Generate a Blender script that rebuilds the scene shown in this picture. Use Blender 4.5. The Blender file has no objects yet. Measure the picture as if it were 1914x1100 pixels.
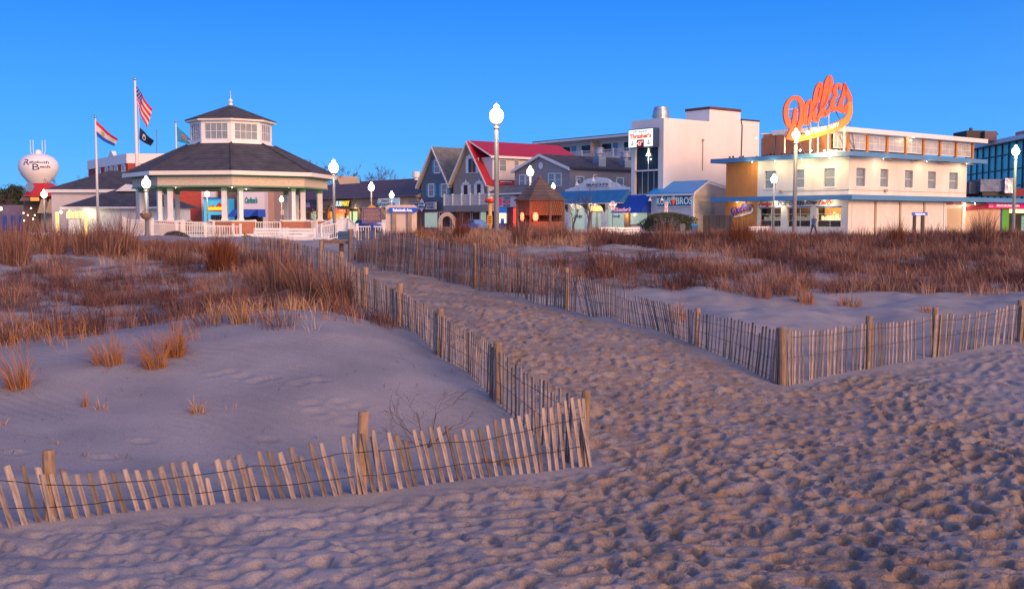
import bpy, math, random
import numpy as np
from mathutils import Vector, Matrix
random.seed(7); rng = np.random.default_rng(7)
S = bpy.context.scene
COL = S.collection
R = math.radians
# ------------------------------------------------------------ camera
F_PX, CX, CY, HOR = 2000.0, 957.0, 550.0, 412.0
CAMZ = 1.3
TH = math.atan((CY - HOR) / F_PX)
cam = bpy.data.cameras.new('camera'); camo = bpy.data.objects.new('camera', cam); COL.objects.link(camo)
cam.sensor_width = 36; cam.lens = 36 * F_PX / 1914.0; cam.clip_end = 6000; cam.clip_start = 0.1
camo.location = (0, 0, CAMZ); camo.rotation_euler = (math.pi / 2 - TH, 0, 0)
S.camera = camo
# ------------------------------------------------------------ world
SUN_AZ = (0.61, -0.79)
W = bpy.data.worlds.new('World'); S.world = W; W.use_nodes = True
wn = W.node_tree.nodes; wl = W.node_tree.links; wn.clear()
sky = wn.new('ShaderNodeTexSky'); sky.sky_type = 'NISHITA'; sky.sun_disc = False
sky.sun_elevation = R(7); sky.sun_rotation = math.atan2(SUN_AZ[0], SUN_AZ[1])
sky.air_density = 1.0; sky.dust_density = 0.3; sky.ozone_density = 6.0
tint = wn.new('ShaderNodeMix'); tint.data_type = 'RGBA'; tint.blend_type = 'MULTIPLY'; tint.inputs[0].default_value = 1
tint.inputs[7].default_value = (0.30, 0.62, 1.3, 1)
geo = wn.new('ShaderNodeTexCoord'); sep = wn.new('ShaderNodeSeparateXYZ'); wl.new(geo.outputs['Generated'], sep.inputs[0])
rmp = wn.new('ShaderNodeValToRGB'); wl.new(sep.outputs[2], rmp.inputs[0]); ce = rmp.color_ramp.elements
ce[0].position = 0.0; ce[0].color = (.150, .50, .92, 1); ce[1].position = 1.0; ce[1].color = (.012, .10, .42, 1)
e_ = ce.new(.07); e_.color = (.080, .38, .88, 1); e_ = ce.new(.21); e_.color = (.020, .21, .76, 1)
gain = wn.new('ShaderNodeVectorMath'); gain.operation = 'SCALE'; gain.inputs['Scale'].default_value = 7.2; wl.new(rmp.outputs[0], gain.inputs[0])
mixw = wn.new('ShaderNodeMix'); mixw.data_type = 'RGBA'; mixw.inputs[0].default_value = .80
dte = wn.new('ShaderNodeVectorMath'); dte.operation = 'DOT_PRODUCT'; dte.inputs[1].default_value = (SUN_AZ[0], SUN_AZ[1], 0.0); wl.new(geo.outputs['Generated'], dte.inputs[0])
mre = wn.new('ShaderNodeMapRange'); mre.interpolation_type = 'SMOOTHSTEP'; mre.inputs[1].default_value = -.55; mre.inputs[2].default_value = 1.0; wl.new(dte.outputs['Value'], mre.inputs[0])
dawn = wn.new('ShaderNodeMix'); dawn.data_type = 'RGBA'; dawn.inputs[7].default_value = (4.8, 4.4, 5.2, 1)   # the dawn side of the sky, over the sea behind the camera
wl.new(mre.outputs[0], dawn.inputs[0]); wl.new(mixw.outputs[2], dawn.inputs[6])
bgn = wn.new('ShaderNodeBackground'); bgn.inputs[1].default_value = 0.10
wo = wn.new('ShaderNodeOutputWorld')
wl.new(sky.outputs[0], tint.inputs[6]); wl.new(tint.outputs[2], mixw.inputs[6]); wl.new(gain.outputs[0], mixw.inputs[7])
wl.new(dawn.outputs[2], bgn.inputs[0]); wl.new(bgn.outputs[0], wo.inputs[0])
sl = bpy.data.lights.new('sun', 'SUN'); so = bpy.data.objects.new('sun', sl); COL.objects.link(so)
sl.energy = 2.0; sl.angle = R(24); sl.color = (1.0, 0.52, 0.27)
so.rotation_euler = Vector((SUN_AZ[0], SUN_AZ[1], 0.26)).to_track_quat('Z', 'Y').to_euler()
S.view_settings.view_transform = 'Standard'; S.view_settings.look = 'None'
S.view_settings.exposure = 0.86; S.view_settings.gamma = 1; S.view_settings.use_curve_mapping = False
S.cycles.use_adaptive_sampling = True
S.cycles.max_bounces = 5; S.cycles.sample_clamp_indirect = 4.0
# ------------------------------------------------------------ pixel helpers
def ray(px, py):
    x = (px - CX) / F_PX; y = -(py - CY) / F_PX
    dy = math.cos(TH) + y * math.sin(TH); dz = -math.sin(TH) + y * math.cos(TH)
    return x / dy, dz / dy                       # per metre of depth
def at(px, py, Y):
    a, b = ray(px, py); return Vector((a * Y, Y, CAMZ + b * Y))
def atz(px, py, z):
    a, b = ray(px, py); Y = (z - CAMZ) / b; return Vector((a * Y, Y, z))
def proj(p):
    d = Vector(p) - Vector((0, 0, CAMZ))
    f = d.y * math.cos(TH) - d.z * math.sin(TH); u = d.y * math.sin(TH) + d.z * math.cos(TH)
    return CX + F_PX * d.x / f, CY - F_PX * u / f
# ------------------------------------------------------------ objects
def empty(name, loc, label, cat, group=None):
    o = bpy.data.objects.new(name, None); o.location = loc; COL.objects.link(o)
    o.empty_display_size = 0.2; o['label'] = label; o['category'] = cat
    if group: o['group'] = group
    return o
def link(name, me, parent=None, loc=None, rot=None):
    o = bpy.data.objects.new(name, me); COL.objects.link(o)
    if parent: o.parent = parent
    if loc is not None: o.location = loc
    if rot is not None: o.rotation_euler = rot
    return o
def wloc(o):
    l = Vector(o.location)
    while o.parent: o = o.parent; l = l + Vector(o.location)
    return l
class MB:
    """collects world-space faces; build() makes one mesh object under its parent"""
    def __init__(s): s.v = []; s.f = []
    def add(s, vs, fs):
        n = len(s.v); s.v += [tuple(p) for p in vs]; s.f += [tuple(i + n for i in f) for f in fs]
    def quad(s, a, b, c, d): s.add([a, b, c, d], [(0, 1, 2, 3)])
    def hexa(s, p):   # 8 points: bottom 4 then top 4
        s.add(p, [(3, 2, 1, 0), (4, 5, 6, 7), (0, 1, 5, 4), (1, 2, 6, 5), (2, 3, 7, 6), (3, 0, 4, 7)])
    def box(s, c, sx, sy, sz, rz=0.0):
        ca, sa = math.cos(rz), math.sin(rz); P = []
        for z in (-sz / 2, sz / 2):
            for x, y in ((-sx/2, -sy/2), (sx/2, -sy/2), (sx/2, sy/2), (-sx/2, sy/2)):
                P.append((c[0] + x*ca - y*sa, c[1] + x*sa + y*ca, c[2] + z))
        s.hexa(P)
    def tube(s, pts, rad, n=6, cap=True):
        pts = [Vector(p) for p in pts]; rings = []
        rr = rad if isinstance(rad, (list, tuple)) else [rad] * len(pts)
        for i, p in enumerate(pts):
            d = (pts[min(i+1, len(pts)-1)] - pts[max(i-1, 0)]).normalized()
            a = d.orthogonal() if abs(d.z) < .95 else Vector((1, 0, 0)); a = (a - d * a.dot(d)).normalized(); b = d.cross(a)
            if i and rings:
                pass
            rings.append([p + (a * math.cos(2*math.pi*k/n) + b * math.sin(2*math.pi*k/n)) * rr[i] for k in range(n)])
        vs = [q for r_ in rings for q in r_]; fs = []
        for i in range(len(pts) - 1):
            for k in range(n):
                k2 = (k + 1) % n; fs.append((i*n+k, i*n+k2, (i+1)*n+k2, (i+1)*n+k))
        if cap: fs.append(tuple(range(n))[::-1]); fs.append(tuple((len(pts)-1)*n + k for k in range(n)))
        s.add(vs, fs)
    def lathe(s, c, prof, n=16, ph=0.0):   # prof: (radius, z)
        vs = []; fs = []
        for r_, z in prof:
            for k in range(n):
                a = 2*math.pi*k/n + ph; vs.append((c[0] + r_*math.cos(a), c[1] + r_*math.sin(a), c[2] + z))
        for i in range(len(prof) - 1):
            for k in range(n):
                k2 = (k+1) % n; fs.append((i*n+k, i*n+k2, (i+1)*n+k2, (i+1)*n+k))
        fs.append(tuple(range(n))[::-1]); fs.append(tuple((len(prof)-1)*n + k for k in range(n)))
        s.add(vs, fs)
    def prism(s, poly, d):     # poly: list of points (planar), extruded by vector d
        n = len(poly); d = Vector(d); a = [Vector(p) for p in poly]
        vs = a + [p + d for p in a]
        fs = [tuple(range(n))[::-1], tuple(range(n, 2*n))] + [(i, (i+1) % n, n + (i+1) % n, n + i) for i in range(n)]
        s.add(vs, fs)
    def build(s, name, mat, parent=None, smooth=False, label=None, kind=None):
        off = wloc(parent) if parent else Vector((0, 0, 0))
        me = bpy.data.meshes.new(name)
        me.from_pydata([(x - off.x, y - off.y, z - off.z) for x, y, z in s.v], [], s.f)
        me.materials.append(mat)
        if smooth: me.polygons.foreach_set('use_smooth', [True] * len(me.polygons))
        me.update()
        o = link(name, me, parent)
        if label: o['label'] = label
        if kind: o['kind'] = kind
        return o
def solid(mb, name, mat, label, cat, group=None, smooth=False):
    """a thing that is a single mesh, origin at its base"""
    vs = np.array(mb.v); c = Vector((vs[:, 0].mean(), vs[:, 1].mean(), vs[:, 2].min()))
    mb.v = [(x - c.x, y - c.y, z - c.z) for x, y, z in mb.v]
    o = mb.build(name, mat, None, smooth); o.location = c; o['label'] = label; o['category'] = cat
    if group: o['group'] = group
    return o
# ------------------------------------------------------------ materials
def mat(name, col, rough=0.7, var=0.12, scale=3.0, bump=0.0, bscale=None, emit=None, es=0.0, metal=0.0, spec=None, objrand=0.0, stretch=None):
    m = bpy.data.materials.new(name); m.use_nodes = True
    N = m.node_tree.nodes; L = m.node_tree.links; b = N['Principled BSDF']
    b.inputs['Roughness'].default_value = rough; b.inputs['Metallic'].default_value = metal
    if spec is not None: b.inputs['Specular IOR Level'].default_value = spec
    tc = N.new('ShaderNodeTexCoord'); mp = N.new('ShaderNodeMapping'); L.new(tc.outputs['Object'], mp.inputs[0])
    if stretch: mp.inputs['Scale'].default_value = stretch
    nz = N.new('ShaderNodeTexNoise'); nz.inputs['Scale'].default_value = scale; nz.inputs['Detail'].default_value = 5
    L.new(mp.outputs[0], nz.inputs['Vector'])
    mr = N.new('ShaderNodeMapRange'); mr.inputs[1].default_value = .25; mr.inputs[2].default_value = .75
    mr.inputs[3].default_value = 1 - var; mr.inputs[4].default_value = 1 + var; L.new(nz.outputs[0], mr.inputs[0])
    vm = N.new('ShaderNodeVectorMath'); vm.operation = 'SCALE'; vm.inputs[0].default_value = col[:3]
    val = mr.outputs[0]
    if objrand:
        oi = N.new('ShaderNodeObjectInfo'); m2 = N.new('ShaderNodeMapRange')
        m2.inputs[3].default_value = 1 - objrand; m2.inputs[4].default_value = 1 + objrand; L.new(oi.outputs['Random'], m2.inputs[0])
        mm = N.new('ShaderNodeMath'); mm.operation = 'MULTIPLY'; L.new(val, mm.inputs[0]); L.new(m2.outputs[0], mm.inputs[1]); val = mm.outputs[0]
    L.new(val, vm.inputs['Scale']); L.new(vm.outputs[0], b.inputs['Base Color'])
    if bump:
        bp = N.new('ShaderNodeBump'); bp.inputs['Strength'].default_value = 1; bp.inputs['Distance'].default_value = bump
        n2 = N.new('ShaderNodeTexNoise'); n2.inputs['Scale'].default_value = bscale or scale*4; n2.inputs['Detail'].default_value = 4
        L.new(mp.outputs[0], n2.inputs['Vector']); L.new(n2.outputs[0], bp.inputs['Height']); L.new(bp.outputs[0], b.inputs['Normal'])
    if emit:
        es *= .72
        b.inputs['Emission Color'].default_value = (*emit, 1); b.inputs['Emission Strength'].default_value = es
    return m
def lined(name, col, pitch, axis='Z', depth=0.02, rough=0.7, dark=0.75, var=0.08, width=0.12):
    """siding / board / course material: a groove every `pitch` metres along an axis"""
    m = mat(name, col, rough, var, 1.5)
    N = m.node_tree.nodes; L = m.node_tree.links; b = N['Principled BSDF']
    tc = N.new('ShaderNodeNewGeometry'); sp = N.new('ShaderNodeSeparateXYZ'); L.new(tc.outputs['Position'], sp.inputs[0])
    if axis == 'Z': src = sp.outputs[2]
    else:
        dt = N.new('ShaderNodeVectorMath'); dt.operation = 'DOT_PRODUCT'; dt.inputs[1].default_value = axis
        L.new(tc.outputs['Position'], dt.inputs[0]); src = dt.outputs['Value']
    dv = N.new('ShaderNodeMath'); dv.operation = 'DIVIDE'; dv.inputs[1].default_value = pitch; L.new(src, dv.inputs[0])
    fr = N.new('ShaderNodeMath'); fr.operation = 'FRACT'; L.new(dv.outputs[0], fr.inputs[0])
    mr = N.new('ShaderNodeMapRange'); mr.inputs[1].default_value = 0; mr.inputs[2].default_value = width; mr.inputs[3].default_value = dark; mr.inputs[4].default_value = 1
    L.new(fr.outputs[0], mr.inputs[0])
    old = b.inputs['Base Color'].links[0].from_socket
    v2 = N.new('ShaderNodeVectorMath'); v2.operation = 'SCALE'; L.new(old, v2.inputs[0]); L.new(mr.outputs[0], v2.inputs['Scale']); L.new(v2.outputs[0], b.inputs['Base Color'])
    bp = N.new('ShaderNodeBump'); bp.inputs['Distance'].default_value = depth; bp.inputs['Strength'].default_value = 1
    L.new(fr.outputs[0], bp.inputs['Height']); L.new(bp.outputs[0], b.inputs['Normal'])
    return m
def bricky(name, col, mortar, w=.22, h=.075):
    m = mat(name, col, .85, .1, 2)
    N = m.node_tree.nodes; L = m.node_tree.links; b = N['Principled BSDF']
    g = N.new('ShaderNodeNewGeometry'); sp = N.new('ShaderNodeSeparateXYZ'); L.new(g.outputs['Position'], sp.inputs[0])
    dt = N.new('ShaderNodeVectorMath'); dt.operation = 'DOT_PRODUCT'; dt.inputs[1].default_value = (.8, .6, 0); L.new(g.outputs['Position'], dt.inputs[0])
    cb = N.new('ShaderNodeCombineXYZ'); L.new(dt.outputs['Value'], cb.inputs[0]); L.new(sp.outputs[2], cb.inputs[1])
    bt = N.new('ShaderNodeTexBrick'); bt.inputs['Scale'].default_value = 1; bt.inputs['Brick Width'].default_value = w; bt.inputs['Row Height'].default_value = h
    bt.inputs['Mortar Size'].default_value = .012; bt.inputs['Color1'].default_value = (*col, 1)
    bt.inputs['Color2'].default_value = (col[0]*.7, col[1]*.7, col[2]*.7, 1); bt.inputs['Mortar'].default_value = (*mortar, 1)
    L.new(cb.outputs[0], bt.inputs['Vector']); L.new(bt.outputs['Color'], b.inputs['Base Color'])
    return m
def glow(name, col, s):
    return mat(name, (.8, .8, .8), .5, 0, emit=col, es=s)
# ------------------------------------------------------------ terrain
def vnoise(x, y, seed=0):
    xi = np.floor(x).astype(np.int64); yi = np.floor(y).astype(np.int64); fx = x - xi; fy = y - yi
    fx = fx*fx*(3-2*fx); fy = fy*fy*(3-2*fy)
    def h(a, b):
        n = (a * 374761393 + b * 668265263 + seed * 982451653) & 0xffffffff
        n = ((n ^ (n >> 13)) * 1274126177) & 0xffffffff
        return ((n ^ (n >> 16)) & 0xffff) / 65535.0
    return (h(xi, yi)*(1-fx) + h(xi+1, yi)*fx)*(1-fy) + (h(xi, yi+1)*(1-fx) + h(xi+1, yi+1)*fx)*fy
def fbm(x, y, oct=4, seed=0):
    t = 0; a = .5
    for i in range(oct): t = t + a * (vnoise(x, y, seed+i) - .5); x = x*2.03+5; y = y*2.03+9; a *= .5
    return t
CP = []
for px in (-500, 0, 300, 700, 1100, 1500, 1900, 2400): CP += [(px, 1100, 6.0), (px, 1400, 4.2)]
CP += [(-500, 990, 7.3), (-200, 985, 7.3), (95, 975, 7.5), (380, 948, 8.0), (675, 925, 8.65), (880, 900, 9.3), (1090, 872, 10.0),
 (300, 1020, 6.9), (800, 1000, 7.4), (1300, 1000, 7.5), (1800, 1000, 7.4), (1300, 900, 9.2), (1600, 900, 9.3), (1900, 900, 9.3),
 (1250, 800, 11.6), (1500, 800, 12.0), (1850, 800, 12.2), (2300, 800, 12.2), (1463, 718, 15.0), (1620, 688, 16.2), (1745, 670, 17.0), (1907, 638, 18.2), (2200, 600, 20.0),
 (1750, 720, 14.8), (1914, 690, 15.8), (1150, 780, 12.0), (1100, 700, 14.2), (1200, 650, 16.2), (1303, 643, 17.0), (1000, 650, 15.3),
 (950, 600, 18.5), (1180, 605, 19.6), (1060, 580, 22.0), (850, 560, 21.5), (888, 540, 25.0), (760, 520, 25.5), (700, 505, 28.5), (655, 487, 31.0), (620, 470, 34.0),
 (932, 745, 11.8), (825, 665, 14.5), (745, 607, 16.8), (683, 577, 18.8), (640, 545, 22.0), (600, 512, 26.0), (460, 492, 30.0),
 (100, 850, 9.3), (400, 850, 9.6), (800, 850, 10.2), (-300, 850, 9.0), (50, 760, 11.0), (-300, 760, 10.5), (350, 700, 12.2), (600, 700, 12.1), (600, 620, 14.0), (800, 720, 12.0), (900, 800, 11.0),
 (600, 580, 16.0), (450, 600, 15.0), (350, 645, 13.5), (150, 690, 12.3), (0, 740, 11.3), (700, 640, 14.0),
 (100, 620, 16.5), (-300, 640, 15.0), (100, 560, 21.0), (300, 560, 21.5), (-400, 560, 20), (300, 520, 25.0), (60, 520, 25), (200, 482, 29.0), (0, 492, 27.5), (450, 505, 27.0), (550, 545, 21.5), (-400, 500, 27),
 (200, 464, 32.0), (0, 466, 32), (-400, 468, 32), (400, 466, 32), (550, 465, 33),
 (1560, 600, 20.0), (1480, 572, 22.5), (1650, 572, 22.8), (1850, 552, 24.0), (1400, 610, 18.8), (1350, 575, 21.5), (2200, 540, 25), (1914, 590, 21),
 (1200, 540, 24.5), (1600, 530, 26.5), (1600, 490, 31.0), (1900, 500, 30.0), (2300, 500, 30), (1100, 500, 28.0), (1330, 500, 29), (1100, 472, 31.5), (980, 470, 32), (1280, 470, 33), (1600, 455, 36.0), (1900, 452, 36),
 (1300, 449, 37.0), (900, 456, 33.5), (1050, 452, 35), (2300, 450, 36), (760, 462, 34)]
cp = np.array([[*at(a, b, c)] for a, b, c in CP])
def U(r2): return np.where(r2 > 1e-9, r2 * np.log(np.maximum(r2, 1e-9)) * .5, 0)
n_ = len(cp); K = U(((cp[:, None, :2] - cp[None, :, :2])**2).sum(-1)) + np.eye(n_) * 0.02
Pm = np.c_[np.ones(n_), cp[:, :2]]
A_ = np.block([[K, Pm], [Pm.T, np.zeros((3, 3))]])
wts = np.linalg.solve(A_, np.r_[cp[:, 2], 0, 0, 0])
def smooth(a, b, x): t = np.clip((x-a)/(b-a), 0, 1); return t*t*(3-2*t)
def zbase(x, y):
    x = np.asarray(x, float); y = np.asarray(y, float); sh = x.shape; x = x.ravel(); y = y.ravel(); out = np.empty(len(x))
    for i in range(0, len(x), 20000):
        X = x[i:i+20000]; Y = y[i:i+20000]
        out[i:i+20000] = U((X[:, None]-cp[None, :, 0])**2 + (Y[:, None]-cp[None, :, 1])**2) @ wts[:-3] + wts[-3] + wts[-2]*X + wts[-1]*Y
    out = np.clip(out, -1.6, .9)
    k = smooth(38, 42, y); out = out*(1-k) - .25*k
    return out.reshape(sh)
# coarse lookup table for the base
GX = np.linspace(-36, 36, 241); GY = np.linspace(1.0, 62, 245)
mx, my = np.meshgrid(GX, GY); GZ = zbase(mx, my)
def zb(x, y):
    x = np.asarray(x, float); y = np.asarray(y, float)
    u = np.clip((x-GX[0])/(GX[1]-GX[0]), 0, len(GX)-1.001); v = np.clip((y-GY[0])/(GY[1]-GY[0]), 0, len(GY)-1.001)
    i = u.astype(int); j = v.astype(int); fu = u-i; fv = v-j
    return (GZ[j, i]*(1-fu)+GZ[j, i+1]*fu)*(1-fv) + (GZ[j+1, i]*(1-fu)+GZ[j+1, i+1]*fu)*fv
def inpoly(x, y, poly):
    ins = np.zeros(x.shape, bool); n = len(poly)
    for i in range(n):
        x1, y1 = poly[i]; x2, y2 = poly[(i+1) % n]
        c = ((y1 > y) != (y2 > y)); t = (x2-x1)*(y-y1)/((y2-y1) + 1e-12) + x1
        ins ^= c & (x < t)
    return ins
def gp(px, py, Y): p = at(px, py, Y); return (p.x, p.y)
LPOLY = [(-9, 6.9), gp(95, 975, 7.5), gp(675, 925, 8.65), gp(1090, 872, 10), gp(932, 745, 11.8), gp(825, 665, 14.5), gp(745, 607, 16.8), gp(683, 577, 18.8), gp(640, 545, 22), gp(600, 512, 26), gp(560, 480, 34), (-40, 44), (-40, 7)]
RPOLY = [gp(1463, 718, 15), gp(1620, 688, 16.2), gp(1745, 670, 17), gp(1907, 638, 18.2), (16, 21), (60, 30), (60, 46), (-5, 46), gp(655, 487, 31), gp(888, 540, 25), gp(1060, 580, 22), gp(1303, 643, 17)]
def pdist(x, y, poly):
    d = np.full(x.shape, 1e9)
    for i in range(len(poly)):
        a = np.array(poly[i]); b = np.array(poly[(i+1) % len(poly)]); ab = b-a
        t = np.clip(((x-a[0])*ab[0]+(y-a[1])*ab[1])/(ab@ab), 0, 1)
        d = np.minimum(d, np.hypot(x-a[0]-t*ab[0], y-a[1]-t*ab[1]))
    return d
NU, NV = 760, 860
us = np.linspace(-.80, .80, NU); vs_ = np.exp(np.linspace(math.log(2.2), math.log(48), NV))
UU, VV = np.meshgrid(us, vs_); X = UU*(VV+1.5); Y = VV
Z = zb(X, Y)
inL = inpoly(X, Y, LPOLY); inR = inpoly(X, Y, RPOLY); dl = np.where(inL, 0, pdist(X, Y, LPOLY)); dr = np.where(inR, 0, pdist(X, Y, RPOLY))
T = smooth(0.05, .55, np.minimum(dl, dr)) * np.where(inL | inR, 0, 1)
T *= (1 - smooth(33, 36, Y))
soft = smooth(1.5, -1.5, X) * smooth(10.2, 8.6, Y)          # wind-softened prints low on the beach
soft = np.clip(soft + smooth(4.5, 7, X)*smooth(10, 13, Y)*.8, 0, 1)
# footprints
D = np.zeros_like(Z)
nfp = 17000
fy_ = np.exp(rng.uniform(math.log(3.0), math.log(33), nfp)); fx_ = rng.uniform(-.62, .62, nfp)*(fy_+1.5)
sf = .0
for x0, y0 in zip(fx_, fy_):
    a = rng.uniform(.065, .125); b = a*rng.uniform(.5, .8); th = rng.normal(1.35, .75); dep = rng.uniform(.018, .055)
    if rng.uniform() < .05: a *= 1.45; b *= 1.35; dep *= 1.5
    Rr = a*2.4
    j0, j1 = np.searchsorted(vs_, [y0-Rr, y0+Rr])
    if j1 <= j0: continue
    yy = vs_[j0:j1]
    ulo = (x0-Rr)/(y0+1.5) ; uhi = (x0+Rr)/(y0+1.5); e = .02
    i0 = max(0, int((ulo-e+.8)/1.6*(NU-1))); i1 = min(NU, int((uhi+e+.8)/1.6*(NU-1))+2)
    if i1 <= i0: continue
    xx = X[j0:j1, i0:i1]-x0; yy = Y[j0:j1, i0:i1]-y0
    c, s_ = math.cos(th), math.sin(th); p = (xx*c+yy*s_)/a; q = (-xx*s_+yy*c)/b; r = np.sqrt(p*p+q*q)
    pit = -dep*np.exp(-r**2.6*1.1); rim = dep*.62*np.exp(-((r-1.45)/.42)**2)*(1+.7*p/(r+.2))
    D[j0:j1, i0:i1] += pit+rim
D = np.clip(D, -.085, .06)
lump = fbm(X*4.2, Y*4.2, 4, 3)*.055 + fbm(X*11, Y*11, 3, 8)*.038*smooth(-.2, .25, fbm(X*1.3, Y*1.3, 2, 31)+.05) + fbm(X*30, Y*30, 2, 14)*.010*smooth(14, 9, Y)
hard = (D*.85 + lump*.8)*np.clip(.95+1.5*fbm(X*.6, Y*.6, 3, 131), .4, 1.35)
softd = fbm(X*1.6, Y*3.0, 3, 21)*.12 + D*.40
Z = Z + T*(hard*(1-soft) + softd*soft)
# drag marks near the corner of the fence
cx_, cy_ = gp(1000, 940, 8.6)
k = np.exp(-(((X-cx_)/1.3)**2 + ((Y-cy_-.2)/.45)**2))
Z += T*k*.022*np.sin((Y - .25*X)*26 + 3*fbm(X*2, Y*2, 2, 5))
# dune relief: hummocks under the grass, low ripples on the bare sand
hum = fbm(X*.9, Y*.9, 3, 40)*.30*smooth(15, 19, Y)*(1-smooth(37, 41, Y))
Z += (1-T)*(hum + fbm(X*.5, Y*.8, 2, 44)*.06*(1-smooth(15, 19, Y)))
Z += (1-T)*smooth(9, 10.5, Y)*0.0065*np.clip(.5+2.6*fbm(X*.8+9, Y*.8, 2, 71), 0, 1)*np.sin((X*.55+Y)*38 + 16*fbm(X*.9, Y*.9, 3, 77))*(1-smooth(15, 19, Y))
# banked sand against the fences
bank = np.exp(-(pdist(X, Y, LPOLY[:4])/.18)**2)*.03; Z += bank
# a line of old prints over the smooth dune
for (ax, ay, aY) in [(400, 705, 12.2), (430, 697, 12.3), (455, 712, 12.1), (480, 722, 11.9), (505, 712, 12), (560, 728, 11.8), (585, 724, 11.9), (600, 722, 11.9), (640, 745, 11.3), (665, 750, 11.2), (580, 755, 11.2), (590, 765, 11), (650, 775, 10.8), (265, 812, 9.9), (500, 800, 10.2), (30, 845, 9.3), (195, 845, 9.3)]:
    qx, qy = gp(ax, ay, aY); r = np.hypot((X-qx)/.10, (Y-qy)/.075)
    Z += -.016*np.exp(-r**2) + .008*np.exp(-((r-1.5)/.4)**2)
def zfull(x, y):
    """height of the finished sand surface"""
    x = np.asarray(x, float); y = np.asarray(y, float)
    v = np.clip((np.log(np.clip(y, 2.3, 47))-math.log(2.2))/(math.log(48)-math.log(2.2))*(NV-1), 0, NV-2)
    u = np.clip((x/(np.clip(y, 2.3, 47)+1.5)+.8)/1.6*(NU-1), 0, NU-2)
    i = u.astype(int); j = v.astype(int); fu = u-i; fv = v-j
    return (Z[j, i]*(1-fu)+Z[j, i+1]*fu)*(1-fv) + (Z[j+1, i]*(1-fu)+Z[j+1, i+1]*fu)*fv
def grid_mesh(name, X, Y, Z, m, attrs={}):
    nv, nu = X.shape; me = bpy.data.meshes.new(name)
    co = np.stack([X, Y, Z], -1).reshape(-1, 3).astype(np.float32)
    idx = np.arange(nv*nu).reshape(nv, nu)
    q = np.stack([idx[:-1, :-1], idx[:-1, 1:], idx[1:, 1:], idx[1:, :-1]], -1).reshape(-1, 4)
    me.vertices.add(len(co)); me.vertices.foreach_set('co', co.ravel())
    me.loops.add(q.size); me.loops.foreach_set('vertex_index', q.ravel().astype(np.int32))
    me.polygons.add(len(q)); me.polygons.foreach_set('loop_start', np.arange(0, q.size, 4, dtype=np.int32))
    me.polygons.foreach_set('loop_total', np.full(len(q), 4, np.int32))
    me.update(calc_edges=True); me.validate()
    me.polygons.foreach_set('use_smooth', np.ones(len(q), bool))
    for k, a in attrs.items():
        at_ = me.attributes.new(k, 'FLOAT', 'POINT'); at_.data.foreach_set('value', a.ravel().astype(np.float32))
    me.materials.append(m); return me
sand = bpy.data.materials.new('beach_sand'); sand.use_nodes = True
N = sand.node_tree.nodes; L = sand.node_tree.links; b = N['Principled BSDF']; b.inputs['Roughness'].default_value = .95; b.inputs['Specular IOR Level'].default_value = .15
g = N.new('ShaderNodeNewGeometry'); ta = N.new('ShaderNodeAttribute'); ta.attribute_name = 'trampled'; va = N.new('ShaderNodeAttribute'); va.attribute_name = 'litter'
n1 = N.new('ShaderNodeTexNoise'); n1.inputs['Scale'].default_value = 1.1; n1.inputs['Detail'].default_value = 6; L.new(g.outputs['Position'], n1.inputs['Vector'])
n2 = N.new('ShaderNodeTexNoise'); n2.inputs['Scale'].default_value = 70; n2.inputs['Detail'].default_value = 5; n2.inputs['Roughness'].default_value = .75; L.new(g.outputs['Position'], n2.inputs['Vector'])
cr = N.new('ShaderNodeValToRGB'); cr.color_ramp.elements[0].color = (.235, .225, .248, 1); cr.color_ramp.elements[1].color = (.33, .305, .32, 1)
cr.color_ramp.elements[0].position = .3; cr.color_ramp.elements[1].position = .7; L.new(n1.outputs[0], cr.inputs[0])
cr2 = N.new('ShaderNodeValToRGB'); cr2.color_ramp.elements[0].color = (.24, .175, .14, 1); cr2.color_ramp.elements[1].color = (.39, .275, .205, 1)
cr2.color_ramp.elements[0].position = .3; cr2.color_ramp.elements[1].position = .7; L.new(n1.outputs[0], cr2.inputs[0])
mx1 = N.new('ShaderNodeMix'); mx1.data_type = 'RGBA'; n5 = N.new('ShaderNodeTexNoise'); n5.inputs['Scale'].default_value = 4.5; n5.inputs['Detail'].default_value = 7; n5.inputs['Roughness'].default_value = .7; L.new(g.outputs['Position'], n5.inputs['Vector'])
mr5 = N.new('ShaderNodeMapRange'); mr5.inputs[1].default_value = .40; mr5.inputs[2].default_value = .58; mr5.inputs[3].default_value = .15; mr5.inputs[4].default_value = 1; L.new(n5.outputs[0], mr5.inputs[0])
mf5 = N.new('ShaderNodeMath'); mf5.operation = 'MULTIPLY'; L.new(mr5.outputs[0], mf5.inputs[0]); L.new(ta.outputs['Fac'], mf5.inputs[1]); L.new(mf5.outputs[0], mx1.inputs[0]); L.new(cr.outputs[0], mx1.inputs[6]); L.new(cr2.outputs[0], mx1.inputs[7])
mx2 = N.new('ShaderNodeMix'); mx2.data_type = 'RGBA'; mx2.inputs[7].default_value = (.13, .075, .05, 1); L.new(va.outputs['Fac'], mx2.inputs[0]); L.new(mx1.outputs[2], mx2.inputs[6])
mr = N.new('ShaderNodeMapRange'); mr.inputs[1].default_value = .3; mr.inputs[2].default_value = .7; mr.inputs[3].default_value = .68; mr.inputs[4].default_value = 1.28; L.new(n2.outputs[0], mr.inputs[0])
sc_ = N.new('ShaderNodeVectorMath'); sc_.operation = 'SCALE'; L.new(mx2.outputs[2], sc_.inputs[0]); L.new(mr.outputs[0], sc_.inputs['Scale']); L.new(sc_.outputs[0], b.inputs['Base Color'])
bp = N.new('ShaderNodeBump'); bp.inputs['Distance'].default_value = .006; bp.inputs['Strength'].default_value = .8; L.new(n2.outputs[0], bp.inputs['Height'])
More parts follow.
